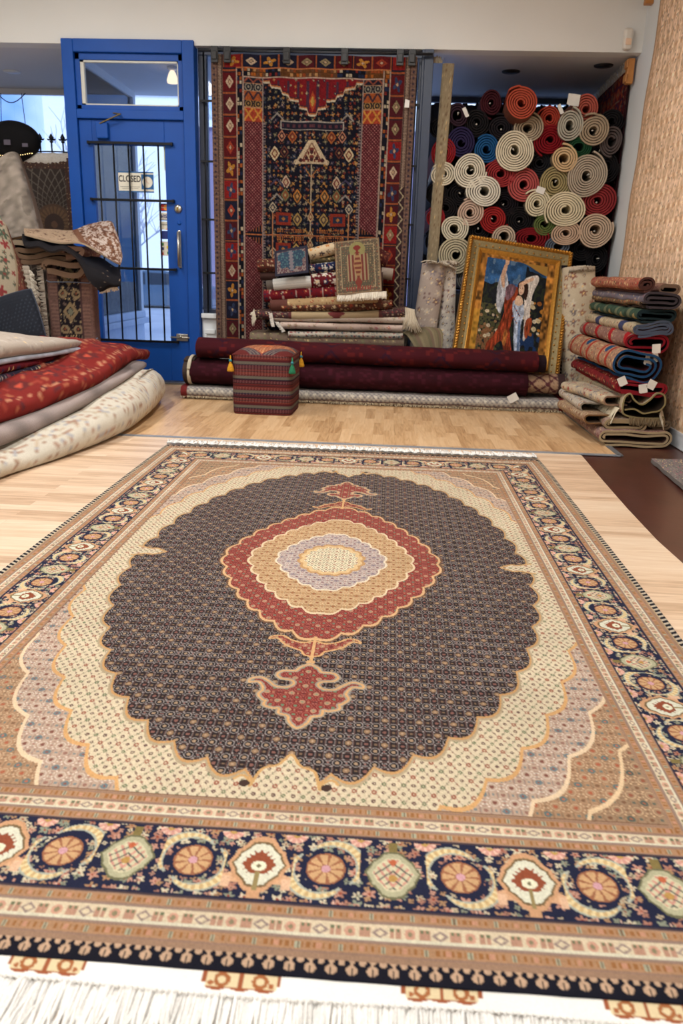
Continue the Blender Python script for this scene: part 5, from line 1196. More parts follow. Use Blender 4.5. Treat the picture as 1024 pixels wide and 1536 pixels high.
# ---------------- display stack in front of the hanging rug
GRP = 'folded rugs in the display stack'
def cb(name, label, u0, v0, u1, v1, vh, Yf, pat, depth=.42, turns=1.5, sp=None, back=(150, 130, 105), rim=(200, 186, 160), grp=GRP, seed=0, sag=0, th=.012, cat='rug'):
    """rug folded lengthways, seen from its long rounded side: left end centre (u0,v0), right end centre (u1,v1), height vh px"""
    p0 = at(u0, v0, Yf); p1 = at(u1, v1, Yf); h = vh*Yf*1.045/F_PX; sp = sp or h/(2*turns+.6)
    S = flatroll(depth, h, sp, turns); S[:, 1] -= h/2; S = S[:, ::1]; el = p1-p0; L = np.linalg.norm(el); el /= L; up = np.cross(el, Y3); up = up/np.linalg.norm(up); up = up if up[2] > 0 else -up
    sg = (lambda t, zz: -sag*4*t*(1-t)) if sag else None
    o = bundle(name, S, L, pat, (p0+Y3*depth/2, -Y3, up, el), min(th, sp*.7), .007, None, back, rim, sag=sg, seed=seed, lres=.008, jitter=.003)
    if label: tag(o, label, cat, grp)
    return o
# two large folded rugs carry the stack
cb('folded_rug', 'olive brown rug at the very bottom of the display stack, mostly behind the maroon rolls', 366, 570, 650, 578, 42, 6.62, p_floral((104, 92, 70), [(130, 116, 90), (80, 70, 56)], .06, 3), .36, 2, seed=1)
cb('folded_rug', 'second olive brown rug low in the display stack, behind the maroon rolls', 368, 535, 640, 545, 33, 6.60, p_floral((112, 98, 76), [(134, 120, 94), (84, 74, 58)], .06, 4), .36, 2, seed=2)
o = cb('folded_rug', 'grey green rug with worn pile folded flat, showing right above the maroon roll', 374, 508, 606, 515, 24, 6.58, p_floral((122, 104, 90), [(140, 128, 104), (104, 80, 72), (120, 116, 88)], .05, 5), .40, 1.5, seed=3, rim=(150, 146, 112))
P = patch([[at(604, 500, 6.56), at(612, 506, 6.5), at(626, 528, 6.45)], [at(632, 492, 6.56), at(645, 500, 6.5), at(652, 530, 6.45)], [at(660, 494, 6.56), at(664, 505, 6.5), at(662, 532, 6.45)]], 40, 30)
A_, B_ = np.meshgrid(np.linspace(0, .3, 40), np.linspace(0, .2, 30), indexing='ij'); o = sheet('woven_mat', P, p_stripes([.03, .02, .025, .015], [(130, 122, 92), (108, 104, 78), (120, 100, 84), (150, 140, 108)], None, 0)(A_, B_), .01, WOOL); tag(o, 'small olive checked mat draped between the display stack and the standing rugs', 'mat')
cb('folded_rug', 'white rug with navy and red flowers near the bottom of the display stack', 432, 501, 604, 503, 12, 6.56, p_floral((190, 182, 168), [(36, 46, 70), (140, 40, 50), (86, 110, 120), (160, 90, 90)], .035, 7, .9), .40, 1, seed=4)
o = cb('folded_rug', 'pink and cream rug with white tufted left end in the display stack', 420, 487, 604, 492, 12, 6.54, p_floral((196, 176, 164), [(176, 120, 120), (150, 130, 110)], .05, 8, .5), .40, 1, seed=5, sag=-.0)
fringe('fringe', at(418, 483, 6.50), at(428, 497, 6.50), (-.9, -.2, -.15), 60, .035, .006, (220, 214, 204), o, 2, 0, .6)
o = cb('folded_rug', 'cream pink rug folded with a rounded right end in the display stack', 408, 476, 607, 479, 11, 6.54, p_floral((204, 190, 176), [(186, 140, 136), (170, 160, 140)], .05, 9, .4), .42, 1, seed=6)
fringe('fringe', at(408, 470, 6.50), at(412, 490, 6.50), (-.9, -.2, -.1), 60, .03, .006, (222, 216, 206), o, 3, 0, .6)
def p_beigemid(A, B):
    C = p_floral((70, 50, 52), [(150, 130, 110), (120, 60, 60)], .022, 3)(A, B); m = (B > .28) & (B < 1.02); C[m] = (168, 148, 116); m = (B > .28) & (B < .30) | (B > 1.0) & (B < 1.02); C[m] = (90, 50, 50)
    m = (np.abs(B-.66) < .05+.02*np.sin(A*90)); C[m] = (104, 50, 50); return C
o = cb('folded_rug', 'brown bordered rug with plain beige middle and long white fringes at both ends', 381, 471, 611, 468, 15, 6.53, p_beigemid, .44, 1.2, seed=7, sag=.02)
fringe('fringe', at(381, 463, 6.48), at(384, 478, 6.48), (-.35, -.1, -.8), 30, .075, .012, (214, 206, 188), o, 4, 0, .5)
fringe('fringe', at(608, 461, 6.48), at(621, 464, 6.48), (.15, -.1, -1), 50, .17, .012, (196, 186, 166), o, 5, 0, .35)
cb('folded_rug', 'dark brown rug with cream flower row folded under the tan medallion one', 421, 460, 588, 456, 13, 6.52, p_floral((86, 56, 46), [(176, 156, 120), (140, 60, 44)], .045, 5, .8), .40, 1, seed=8, sag=.008)
cb('folded_rug', 'tan rug with a dark medallion in the middle, rolled flat in the display stack', 405, 457, 572, 448, 21, 6.52, lambda A, B: (lambda C: (C.__setitem__(np.hypot((B-.5), (A-.30))< .05, (84, 56, 60)), C.__setitem__((B < .14) | (B > .86), (96, 60, 54)), C)[2])(p_floral((172, 144, 106), [(120, 96, 70), (150, 80, 60), (190, 170, 130)], .04, 6, .7)(A, B)), .40, 1.5, seed=9)
cb('folded_rug', 'dark red rug with white dotted devices, rolled in the display stack', 395, 443, 508, 436, 20, 6.52, lambda A, B: (lambda C: (C.__setitem__((np.abs((B/.105) % 1-.5) < .06) & (hsh(np.floor(A/.02), np.floor(B/.01), 1) > .4), (170, 150, 140)), C)[1])(p_floral((104, 24, 34), [(60, 30, 44), (150, 60, 50), (44, 40, 60)], .04, 7, .6)(A, B)), .36, 1.6, seed=10, rim=(120, 40, 50))
cb('folded_rug', 'plain white cloth roll under the small blue rug', 409, 426, 466, 421, 19, 6.50, p_stripes([.006, .004], [(216, 216, 212), (196, 198, 196)]), .30, 1.5, seed=11, rim=(206, 206, 200), back=(190, 190, 186))
cb('folded_rug', 'dark grey rolled rug end left of the white cloth roll', 399, 428, 410, 427, 17, 6.54, p_plain((92, 84, 78)), .26, 1.5, seed=12)
cb('folded_rug', 'maroon rug with big white blossoms beside the white cloth roll', 466, 420, 506, 417, 24, 6.50, p_floral((96, 26, 34), [(214, 206, 190), (220, 212, 200), (40, 50, 80)], .075, 11, .95, .46), .32, 1.5, seed=13)
cb('folded_rug', 'navy rug with white blossoms above the maroon blossom one', 464, 402, 504, 398, 15, 6.50, p_floral((26, 36, 70), [(206, 200, 190), (120, 60, 50)], .05, 12, .9), .30, 1.3, seed=14)
cb('folded_rug', 'cream and orange patterned rug rolled at the top centre of the display stack', 463, 381, 504, 370, 19, 6.50, p_floral((196, 176, 146), [(176, 104, 40), (60, 50, 60), (196, 130, 60)], .06, 13, .9), .26, 1.5, seed=15)
cb('folded_rug', 'dark olive rug folded beneath the cream and orange one', 466, 391, 504, 388, 8, 6.53, p_floral((70, 62, 44), [(120, 104, 70)], .04, 1), .30, 1, seed=16)
cb('folded_rug', 'brown flowered rug rolled at the upper left of the display stack', 385, 397, 413, 396, 20, 6.56, p_floral((84, 44, 36), [(176, 150, 120), (140, 60, 50), (60, 40, 40)], .035, 14, .9), .26, 1.6, seed=17, rim=(120, 90, 70))
cb('folded_rug', 'dim brown rug folded under the brown flowered one at the left', 390, 413, 414, 413, 14, 6.60, p_plain((64, 44, 40)), .30, 1.3, seed=18)
cb('folded_rug', 'small white edged rug end peeking out at the right of the display stack', 572, 408, 589, 410, 18, 6.62, p_plain((150, 136, 124)), .26, 1.4, seed=19, rim=(190, 182, 172))
cb('folded_rug', 'dark red rug end behind the right side of the prayer rug', 560, 380, 582, 390, 26, 6.66, p_floral((70, 30, 30), [(120, 70, 50)], .04, 15), .20, 1.6, seed=20)
cb('folded_rug', 'dark brown rug behind the prayer rug, right half of the display stack', 506, 420, 574, 418, 34, 6.60, p_plain((60, 44, 40)), .26, 2, seed=21)
cb('folded_rug', 'brown rug behind the upper half of the prayer rug', 506, 385, 568, 380, 30, 6.62, p_plain((66, 48, 42)), .22, 2, seed=22)
cb('folded_rug', 'dark rug behind the small blue rug, top left of the stack', 414, 398, 462, 394, 34, 6.60, p_plain((40, 32, 40)), .24, 2, seed=23)
# small blue rug laid over the front
def flat_rug(name, label, quad, nx, ny, W, H, design, th=.008, bulge=.0, cat='rug'):
    a, b = np.meshgrid(np.linspace(0, 1, nx), np.linspace(0, 1, ny), indexing='ij'); q = [np.array(p) for p in quad]; A_ = a[..., None]; B_ = b[..., None]
    P = (q[0]*(1-A_)+q[1]*A_)*(1-B_)+(q[3]*(1-A_)+q[2]*A_)*B_; P = P-Y3*(bulge*np.sin(PI*B_))+Y3*.006*np.sin(A_*7+B_*3)
    C = design(a*W, b*H); o = sheet(name, P, C, th, WOOL); tag(o, label, cat); return o
def d_blue(A, B, W=.27, H=.21):
    e = np.minimum(np.minimum(A, W-A), np.minimum(B, H-B)); C = col((16, 24, 56), A.shape); m = e > .018; C[m] = (150, 140, 140); m = m & (hsh(np.floor(A/.008), np.floor(B/.008), 2) > .5); C[m] = (90, 50, 70)
    r = np.hypot((A-W/2)/W, (B-H*.30)/H*.8); m = (e > .024) & (r < .40+.05*np.cos(np.arctan2(B-H*.3, A-W/2)*8)); C[m] = (24, 62, 100); m2 = m & (hsh(np.floor(A/.009), np.floor(B/.009), 3) > .8); C[m2] = (60, 120, 140)
    m = (e > .02) & (r < .42) & (np.abs(A-W/2) < .010+.01*np.sin(B*120)**2); C[m] = (130, 130, 150); return C
flat_rug('small_rug', 'small blue rug with navy border laid over the front of the display stack', [at(411, 377, 6.44), at(461, 368, 6.44), at(463, 409, 6.42), at(413, 415, 6.42)], 80, 62, .27, .21, d_blue)
def d_prayer(A, B, W=.37, H=.47):
    e = np.minimum(np.minimum(A, W-A), np.minimum(B, H-B)); C = col((120, 92, 70), A.shape)
    C2 = p_floral((84, 78, 66), [(176, 156, 120), (140, 60, 44), (130, 116, 84)], .026, 4, .9)(A, B); m = e > .010; C[m] = C2[m]; m = np.abs(e-.050) < .004; C[m] = (190, 170, 130); m = np.abs(e-.010) < .003; C[m] = (170, 150, 116)
    C3 = p_floral((74, 76, 62), [(150, 130, 96), (120, 60, 50)], .02, 6, .8)(A, B); m = e > .054; C[m] = C3[m]
    x = np.abs(A-W/2); top = .09+.05*(x/.09)**1.5; m = (x < .085) & (B > top) & (B < .36); C[m] = (168, 150, 112); m = m & (np.sin(x*2*PI/.030) > 0); C[m] = (110, 34, 34)
    m = (np.hypot(x*1.0, B-.085) < .065) & (B < .13); C[m] = (150, 148, 88)
    lz = x/.035+np.abs(B-.22)/.17; m = lz < 1; C[m] = (176, 130, 84); m = (lz < .9) & (np.sin(B*160) > 0); C[m] = (110, 40, 34); m = (x < .02+.012*np.sin(B*110)) & (B > .05) & (B < .12); C[m] = (120, 26, 26)
    m = (x < .03-np.abs(B-.37)*.5) & (B > .33) & (B < .43); C[m] = (130, 40, 36); m = (np.abs(B-.425) < .017) & (x < .11) & (np.sin(A*300) > -.2); C[m] = (150, 50, 46); return C
o = flat_rug('prayer_rug', 'small cream and red prayer rug with arch design hung over the display stack', [at(501, 363, 6.42), at(568, 356, 6.42), at(573, 437, 6.38), at(505, 443, 6.38)], 130, 165, .37, .47, d_prayer)
a0, a1 = at(505.5, 442, 6.375), at(573, 436.5, 6.375); nn = 40; A_, B_ = np.meshgrid(np.linspace(0, 1, 40), np.linspace(0, 1, 6), indexing='ij')
fringe('fringe', a0, a1+np.array((.03, 0, 0)), (.05, -.15, -1), 150, .055, .010, (224, 218, 204), o, 2, 0, .2)

# ---------------- rolled rugs standing on end
def standing(label, ub, vb, ut, vt, Yb, Yt, rw, pat, seed, top=(180, 165, 145), floor_z=0.0, turns=3.2, fr=True, sq=.8, frl=.09, crush=0):
    """standing roll: base px (ub,vb) at Yb, top px (ut,vt) at Yt, radius rw metres"""
    b = at(ub, vb, Yb); t = at(ut, vt, Yt); d = t-b; b = b+d*((floor_z-b[2])/d[2]); L = np.linalg.norm(t-b); el = (t-b)/L
    ex = np.cross(Y3, el); ex /= np.linalg.norm(ex); ey = np.cross(el, ex); S = spiral(rw-turns*.022, rw, turns, 44, 1, sq, -1.9, .05, seed)[::-1]
    o = bundle('standing_rug', S, L, pat, (b, ex, ey, el), .014, .008, None, (150, 130, 110), top, seed=seed, jitter=.01); tag(o, label, 'rug')
    if fr:
        for k in range(3):
            a = -2.4+k*.9; c = t+ex*rw*.8*math.cos(a)+ey*rw*sq*math.sin(a); c2 = t+ex*rw*.8*math.cos(a+.9)+ey*rw*sq*math.sin(a+.9); d_ = ex*math.cos(a+.45)*.7+ey*math.sin(a+.45)*.7+el*.3
            fringe('fringe', c, c2, d_/np.linalg.norm(d_), 22, frl, .014, (196, 184, 166), o, seed+k, .05, .5)
    return o
p_worn = lambda sd, base=(160, 146, 136), c2=((118, 96, 92), (184, 172, 158), (130, 120, 124)): p_floral(base, list(c2), .075, sd, .75, .5)
standing('pale grey and brown rolled rug standing next to the dark post', 634, 520, 652, 398, 6.72, 6.86, .108, p_worn(3), 31, frl=.10)
standing('white edged floral rolled rug standing against the left side of the gilt frame', 668, 520, 671, 394, 6.80, 6.93, .088, p_floral((186, 178, 168), [(90, 84, 96), (130, 100, 100), (206, 200, 190)], .045, 5, .9), 32, frl=.05)
standing('cream and pale red floral rolled rug standing right of the gilt frame', 866, 575, 868, 402, 6.58, 6.72, .135, p_floral((192, 178, 154), [(140, 96, 84), (206, 196, 176), (120, 110, 110), (160, 120, 100)], .07, 6, .7, .5), 33, top=(186, 160, 130), frl=.03)
# dark rug edge-on with white fringe knots
b = at(836, 575, 6.78); t = at(850, 398, 6.86); d = t-b; b = b-d*(b[2]/d[2]); L = np.linalg.norm(t-b); el = (t-b)/L; ex = np.cross(Y3, el); ex /= np.linalg.norm(ex)
o = bundle('standing_rug', resample(smooth_pts(np.array([(-.03, .12), (-.04, .02), (-.015, -.01), (.01, .02), (.012, .10), (.02, .12), (.03, .08), (.035, .01), (.05, .0), (.055, .1)]), 4, False), .01)[0], L, p_plain((30, 26, 32)), (b, ex, Y3, el), .008, .006, None, (34, 30, 34), (40, 34, 36)); tag(o, 'dark folded rug with white fringe knots wedged behind the right side of the gilt frame', 'rug')
mb = MB(); rs2 = np.random.RandomState(3)
for k in range(34):
    q = b+el*(L*(.08+.88*k/34))+ex*(.005+.01*rs2.rand())-Y3*.018; mb.tube([q, q+ex*rs2.uniform(.012, .03)+el*rs2.uniform(-.02, .01)-Y3*.006], [.006, .004], 5)
mb.build('fringe', pm('white_cotton', (236, 234, 230), .95), o, True)

# ---------------- stack of folded rugs along the right wall
GR = 'folded rugs stacked along the right wall'
def rb(label, u0, v0, u1, v1, Yn, Yfar, pat, prof=None, turns=1.6, sp=None, back=(60, 40, 40), rim=(150, 130, 100), seed=0, dz=0, dx=0, tags=(), th=None, wave=0, jit=.006):
    """rug bundle lying along the wall; near end fills px rect (u0,v0)-(u1,v1) at depth Yn"""
    A0 = at(u0, v1, Yn); A1 = at(u1, v0, Yn); x0, x1 = A0[0], min(A1[0], 1.832); z0, z1 = A0[2], at((u0+u1)/2, v0, Yn)[2]; z0 = max(at((u0+u1)/2, v1, Yn)[2], .004)
    turns += .8; w, h = x1-x0, (z1-z0)*1.06; S = flatroll(w, h, sp or h/(2*turns+.7), turns, wave=wave) if prof is None else prof(w, h)
    el = np.array((dx, Yfar-Yn, dz)); L = np.linalg.norm(el); el /= L
    o = bundle('folded_rug', S[:, :], L, pat, ((x0+x1)/2*X3+Yn*Y3+z0*Z3, X3, Z3, el), th or min(.014, h/(2*turns+.7)*.82), .007, None, back, rim, seed=seed, jitter=jit)
    tag(o, label, 'rug', GR)
    for (u, v, r_) in tags: price_tag(at(u, v, Yn-.02), o, .05, .055, r_)
    return o, (x0, x1, z0, z1)
YN = 5.02
FL = lambda base, cols, cell, sd, dens=.85: p_floral(base, cols, cell, sd, dens)
rb('large pinkish rug folded at the very bottom of the right wall stack', 893, 645, 1010, 673, YN-.06, 6.22, FL((140, 112, 104), [(110, 60, 60), (176, 156, 136), (90, 80, 80), (120, 90, 84)], .035, 41, .95), turns=1.5, back=(86, 62, 54), rim=(168, 150, 120), seed=41, dx=-.0)
rb('beige edged folded rug second from the bottom of the right wall stack', 902, 627, 972, 648, YN-.02, 6.2, FL((150, 128, 112), [(120, 70, 64), (176, 160, 136), (96, 90, 84)], .035, 42, .9), turns=1.3, back=(96, 82, 66), rim=(156, 138, 108), seed=42)
rb('brown flat rug under the fringed cream one near the wall', 968, 629, 1008, 645, YN+.04, 6.2, p_plain((70, 56, 46)), turns=1, rim=(110, 96, 80), seed=43)
def mfold(w, h):
    q = [(-.42, .30), (-.20, .34), (0, .20), (.2, .26), (.38, .34), (.49, .60), (.44, .92), (.25, .98), (.10, .72), (-.05, .55), (-.22, .72), (-.33, .96), (-.46, .86), (-.50, .5), (-.44, .16), (-.1, .04), (.3, .02), (.5, .06)]
    return smooth_pts([(a*w, b*h) for a, b in q], 6, False)
o, r_ = rb('cream rug with thick fringe folded in an M shape, near the right stack bottom', 930, 591, 1001, 629, YN-.01, 6.2, FL((190, 176, 148), [(150, 60, 56), (110, 110, 100), (206, 196, 170), (120, 90, 80)], .05, 44, .8), prof=mfold, back=(52, 42, 34), rim=(142, 130, 92), seed=44, th=.010)
fringe('fringe', (r_[0]-.01, YN-.0, r_[2]+.06), (r_[0]-.06, 5.5, r_[2]+.07), (-.55, -.2, -.85), 60, .10, .012, (206, 196, 172), o, 3, .0, .5)
fringe('fringe', (r_[1]-.03, YN-.03, r_[2]+.03), (r_[1]+.01, YN+.1, r_[2]+.06), (.3, -.3, -.9), 24, .08, .012, (200, 190, 170), o, 4, 0, .5)
fringe('fringe', (r_[0]+.05, YN-.02, r_[2]+.01), (r_[1], YN-.02, r_[2]+.01), (0, -.2, -.9), 60, .055, .010, (120, 104, 80), o, 6, 0, .3)
# low rugs at the far left foot of the stack
def pt2(u, v, z): return fl(u, v, z)
for (u0, v0, u1, v1, r1, lab, pat, rim, sd) in (
  (846, 606, 925, 655, .035, 'thin brown edged rug squeezed low on the side of the right wall stack', FL((150, 124, 100), [(120, 80, 60), (176, 160, 130)], .03, 51), (120, 90, 60), 51),
  (848, 589, 881, 611, .040, 'pale patterned small rug roll poking out at the left foot of the right wall stack', FL((176, 166, 152), [(120, 60, 60), (100, 100, 110), (196, 186, 170)], .035, 52), (150, 140, 126), 52),
  (851, 578, 916, 600, .036, 'red and cream rug folded just above the pale small roll', FL((176, 160, 138), [(150, 50, 50), (110, 110, 120), (196, 180, 150)], .05, 53), (150, 120, 100), 53)):
    zc = {51: .155, 52: .205, 53: .275}[sd]; a_ = pt2(u0, v0, zc); b_ = pt2(u1, v1, zc); b_[1] = max(b_[1], 5.06); 
    if sd == 52: b_ = pt2(881, 611, zc)
    d_ = b_-a_; L = np.linalg.norm(d_); d_ /= L; ex = np.cross(d_, Z3); ex /= np.linalg.norm(ex)
    S = flatroll(.20, r1*2, .018, 1.4); S[:, 1] -= r1
    o = bundle('folded_rug', S, L, pat, (a_-ex*(-.05 if ex[0] > 0 else .05), ex, Z3, d_), .010, .007, None, (120, 100, 84), rim, seed=sd, jitter=.003); tag(o, lab, 'rug', GR)
rb('dark red rug folded under the blue edged one in the right wall stack', 918, 571, 1003, 594, YN, 6.28, FL((110, 28, 32), [(60, 30, 30), (150, 70, 50), (70, 60, 50)], .05, 45, .9), turns=1.6, back=(44, 22, 26), rim=(128, 28, 38), seed=45, wave=.006, tags=((964, 583, .2), (977, 577, -.4)))
rb('thick red and tan rug with blue edges in the middle of the right wall stack', 911, 526, 996, 572, YN, 6.30, lambda A, B: (lambda C: (C.__setitem__((B % .5 > .16) & (B % .5 < .20) | (B % .5 > .34) & (B % .5 < .38), (150, 50, 38)), C.__setitem__(np.hypot((B % .5)-.27, (A % .24)-.10) < .04, (30, 66, 100)), C)[2])(FL((156, 120, 96), [(150, 60, 44), (190, 160, 120), (110, 90, 80)], .035, 46, .95)(A, B)), turns=2.0, back=(58, 18, 24), rim=(30, 66, 104), seed=46, wave=.012, tags=((933, 572, .5),))
rb('brown rug with bold red zigzag, above the blue edged one in the right wall stack', 932, 499, 1006, 530, YN+.05, 6.30, lambda A, B: (lambda C: (C.__setitem__(np.abs(((B+.9*np.abs((A % .3)-.15)) % .36)-.12) < .035, (150, 28, 32)), C)[1])(FL((130, 96, 86), [(110, 74, 66), (150, 120, 104)], .03, 47, .9)(A, B)), turns=1.6, back=(26, 18, 24), rim=(120, 22, 34), seed=47, tags=((972, 541, -.2), (981, 537, .3)))
def d_creamblue(A, B):
    C = FL((172, 154, 128), [(130, 90, 70), (100, 104, 80), (196, 176, 140)], .035, 48, .8)(A, B); m = (B % .6 > .22) & (B % .6 < .33); C[m] = (58, 62, 92); return C
rb('cream rug with blue bands, its blue and rust edges curled, in the right wall stack', 945, 482, 1012, 506, YN+.03, 6.30, d_creamblue, turns=1.8, back=(96, 44, 34), rim=(74, 84, 104), seed=48, wave=-.012, tags=((984, 523, .1),))
def d_green(A, B):
    C = p_plain((54, 72, 58), .2, .02)(A, B); i = (B % .28); m = np.hypot(i-.07, (A % .12)-.05) < .035; C[m] = (140, 124, 84); m = (i > .16) & (i < .22); C[m] = (100, 104, 80); return C
rb('dark green rug with tan squares, fourth from the top of the right wall stack', 951, 464, 1016, 484, YN+.03, 6.26, d_green, turns=1.6, back=(20, 22, 26), rim=(28, 44, 50), seed=49)
rb('thin brown and orange rug folded above the green one in the right wall stack', 956, 450, 1010, 463, YN+.05, 6.26, FL((96, 76, 56), [(150, 90, 60), (60, 50, 44), (130, 110, 80)], .025, 54, .95), turns=1.3, back=(30, 26, 26), rim=(60, 48, 40), seed=54)
rb('grey blue rug with big black fold, second from the top of the right wall stack', 960, 438, 1024, 463, YN-.02, 6.26, FL((104, 96, 104), [(120, 80, 84), (84, 90, 108), (140, 130, 130)], .04, 55, .8), turns=1.2, back=(24, 22, 26), rim=(60, 54, 60), seed=55)
rb('red floral rug rolled on top of the right wall stack', 953, 416, 984, 440, YN, 6.20, FL((150, 92, 74), [(150, 44, 40), (60, 70, 56), (186, 150, 110), (120, 60, 50)], .035, 56, .95), turns=1.8, back=(50, 34, 34), rim=(70, 44, 40), seed=56)
rb('brown edged rug end curling beside the red floral one near the right wall', 985, 425, 1022, 443, YN+.02, 6.0, FL((120, 88, 76), [(90, 60, 54), (150, 120, 100)], .035, 57, .9), turns=1.5, back=(56, 40, 36), rim=(110, 90, 76), seed=57)
# rug lying at the right edge of the floor
q = [fl(977, 692), fl(1030, 694), fl(1100, 800), fl(1030, 742)]
A_, B_ = np.meshgrid(np.linspace(0, 1, 70), np.linspace(0, 1, 110), indexing='ij'); X_ = np.interp(B_, [0, 1], [q[0][0], 1.40])+A_*.55; Yy = 4.60-B_*1.5-.05*A_; ok = None
a_ = fl(977, 695); b_ = fl(1024, 737); sl = (b_[0]-a_[0])/(b_[1]-a_[1]); X0 = a_[0]+(Yy-a_[1])*sl; X_ = X0+(1.80-X0)*A_; Yy = a_[1]+.03-B_*1.6
P = np.stack([X_, Yy, .018+.008*vnoise(X_, Yy, .1, 2)], -1); C = FL((120, 114, 112), [(150, 140, 130), (84, 90, 84), (150, 100, 110), (96, 84, 90)], .03, 60, .95)(A_*.5, B_*1.6)
o = sheet('corner_rug', P[::-1], C[::-1], .022, WOOL, None, rim=(110, 104, 100)); tag(o, 'grey speckled rug lying on the brown floor at the right edge', 'rug')

# ---------------- heap of folded rugs at the left
GL = 'folded rugs heaped at the left'
def slab(name, label, rows, pat, xL=-3.3, na=150, nr=110, rim=(150, 130, 110), seed=0, amp=.012, freq=.35, tip=True, xLs=None):
    """soft folded rug running along Y: rows of (Y, nose x, bottom z, top z, shoulder x, shoulder z)"""
    R_ = catmull(np.array(rows, float), na); P = []; 
    for i, (y, xn, zb, zt, xs, zs) in enumerate(R_):
        h = max(zt-zb, .01); f = 1.0
        q = [(xL, zb-.0), (xn-h*.5, zb)]; q += [(xn-h/2+h/2*math.cos(a), (zb+zt)/2+h/2*math.sin(a)) for a in np.linspace(-PI/2, PI/2, 9)[1:]]
        q += [((xn*2+xs)/3, zt+(zs-zt)*.42), (xs, zs), (xL, zs)]
        s2, t_ = resample(np.array(q), .01); d = np.linspace(0, t_[-1], nr); P.append(np.stack([np.interp(d, t_, s2[:, 0]), np.full(nr, y), np.interp(d, t_, s2[:, 1])], -1))
    P = np.array(P); 
    # far end tapers shut
    if tip:
        for k in range(8):
            f = math.sqrt(1-((7-k)/8)**2) if k < 7 else 1.0
            m = P[-1-k].mean(0); 
    A = np.cumsum(np.r_[0, np.linalg.norm(np.diff(P[na//2], axis=0), axis=1)])[None]*np.ones((na, 1)); B = P[..., 1]
    mask = np.clip((P[..., 0]-(xL+.05))/.2, 0, 1)*np.clip((P[..., 2]-P[..., 2].min(1, keepdims=True))/.05, 0, 1)
    n = (vnoise(A, B, freq, seed)-.5)*2*amp+(vnoise(A*1.5, B*.8, freq*.35, seed+3)-.5)*amp
    P[..., 2] += n*mask; P[..., 0] += n*mask*.7; P[..., 2] = np.maximum(P[..., 2], .002)
    o = loft(name, P, pat(A, B), WOOL, None, True, rim); tag(o, label, 'rug', GL); return o
p_creamf = p_floral((200, 193, 178), [(170, 140, 122), (164, 162, 164), (184, 172, 152), (160, 132, 114)], .040, 21, .7, .5, core=(188, 170, 148))
p_redf0 = p_floral((122, 38, 34), [(146, 60, 48), (84, 40, 44), (160, 92, 66)], .065, 22, .55, .45, core=(150, 84, 60))
def p_redf(A, B):
    C = p_redf0(A, B); u = (B/.075) % 1; t = np.abs(u-.5)*2; m = np.abs((A-1.30-.035*t)) < .007; C[m] = (180, 124, 96); m = np.abs((A-1.56-.04*t)) < .007; C[m] = (170, 110, 84); m = (A > 1.36) & (A < 1.54) & (np.hypot((B/.3 % 1)-.5, (A-1.45)/.3) < .2); C[m] = (96, 40, 40); m = (A > 1.36) & (A < 1.54) & (np.hypot((B/.3 % 1)-.5, (A-1.45)/.3) < .08); C[m] = (190, 80, 60); return C
slab('folded_rug', 'cream floral rug folded on the wooden floor at the bottom of the left heap', [(3.0, -1.80, .002, .07, -2.1, .08), (3.55, -1.80, .002, .085, -2.1, .10), (4.1, -1.66, .002, .115, -2.0, .13), (4.7, -1.555, .002, .17, -1.95, .19), (5.2, -1.555, .002, .23, -1.9, .25), (5.65, -1.60, .002, .26, -1.9, .28), (5.95, -1.66, .004, .245, -1.9, .25), (6.10, -1.74, .02, .20, -1.95, .21)], p_creamf, xL=-2.8, seed=61, amp=.014)
slab('folded_rug', 'plain grey brown rug between the cream and the big red one in the left heap', [(3.0, -1.93, .10, .20, -2.3, .2), (3.6, -1.90, .10, .20, -2.3, .2), (4.2, -1.82, .135, .215, -2.2, .22), (4.8, -1.76, .19, .26, -2.2, .26), (5.4, -1.73, .26, .305, -2.1, .32), (5.9, -1.78, .27, .31, -2.1, .33), (6.12, -1.90, .26, .28, -2.1, .30)], p_plain((140, 128, 124), .16, .12), xL=-2.9, seed=62, amp=.01)
slab('folded_rug', 'big red patterned rug draped across the left heap towards the door', [(3.0, -2.02, .19, .30, -2.35, .33), (3.7, -1.97, .19, .30, -2.3, .34), (4.3, -1.88, .21, .31, -2.25, .36), (4.9, -1.80, .25, .35, -2.2, .42), (5.4, -1.80, .30, .40, -2.15, .48), (5.8, -1.84, .31, .42, -2.1, .48), (6.05, -1.84, .31, .38, -2.05, .42), (6.30, -1.88, .28, .34, -2.05, .37)], p_redf, xL=-3.0, seed=63, amp=.028, freq=.30)
slab('folded_rug', 'dark navy and cream patterned rug under the red one at the left edge', [(3.4, -2.15, .335, .39, -2.5, .39), (4.2, -2.13, .34, .39, -2.5, .39), (4.8, -2.10, .35, .395, -2.5, .395), (5.4, -2.12, .36, .395, -2.5, .40)], p_floral((44, 40, 56), [(150, 140, 140), (120, 60, 70), (176, 160, 150)], .06, 23, .8), xL=-3.2, seed=64, amp=.004, tip=False)
slab('folded_rug', 'dark crimson rug with blue marks sandwiched under the light grey one', [(3.4, -2.15, .39, .445, -2.5, .45), (4.2, -2.14, .39, .445, -2.5, .45), (4.8, -2.12, .395, .43, -2.5, .44), (5.4, -2.16, .395, .42, -2.5, .43)], p_floral((96, 24, 34), [(120, 30, 36), (40, 40, 70), (130, 50, 44)], .10, 24, .7), xL=-3.2, seed=65, amp=.004, tip=False)
slab('folded_rug', 'thin pale blue grey rug folded under the thick grey one', [(3.4, -2.15, .445, .475, -2.5, .49), (4.3, -2.13, .445, .475, -2.5, .49), (5.0, -2.09, .43, .46, -2.5, .47), (5.45, -2.07, .42, .45, -2.45, .46), (5.7, -2.14, .40, .42, -2.45, .43)], p_plain((170, 174, 186), .1, .04), xL=-3.2, seed=66, amp=.004, tip=False)
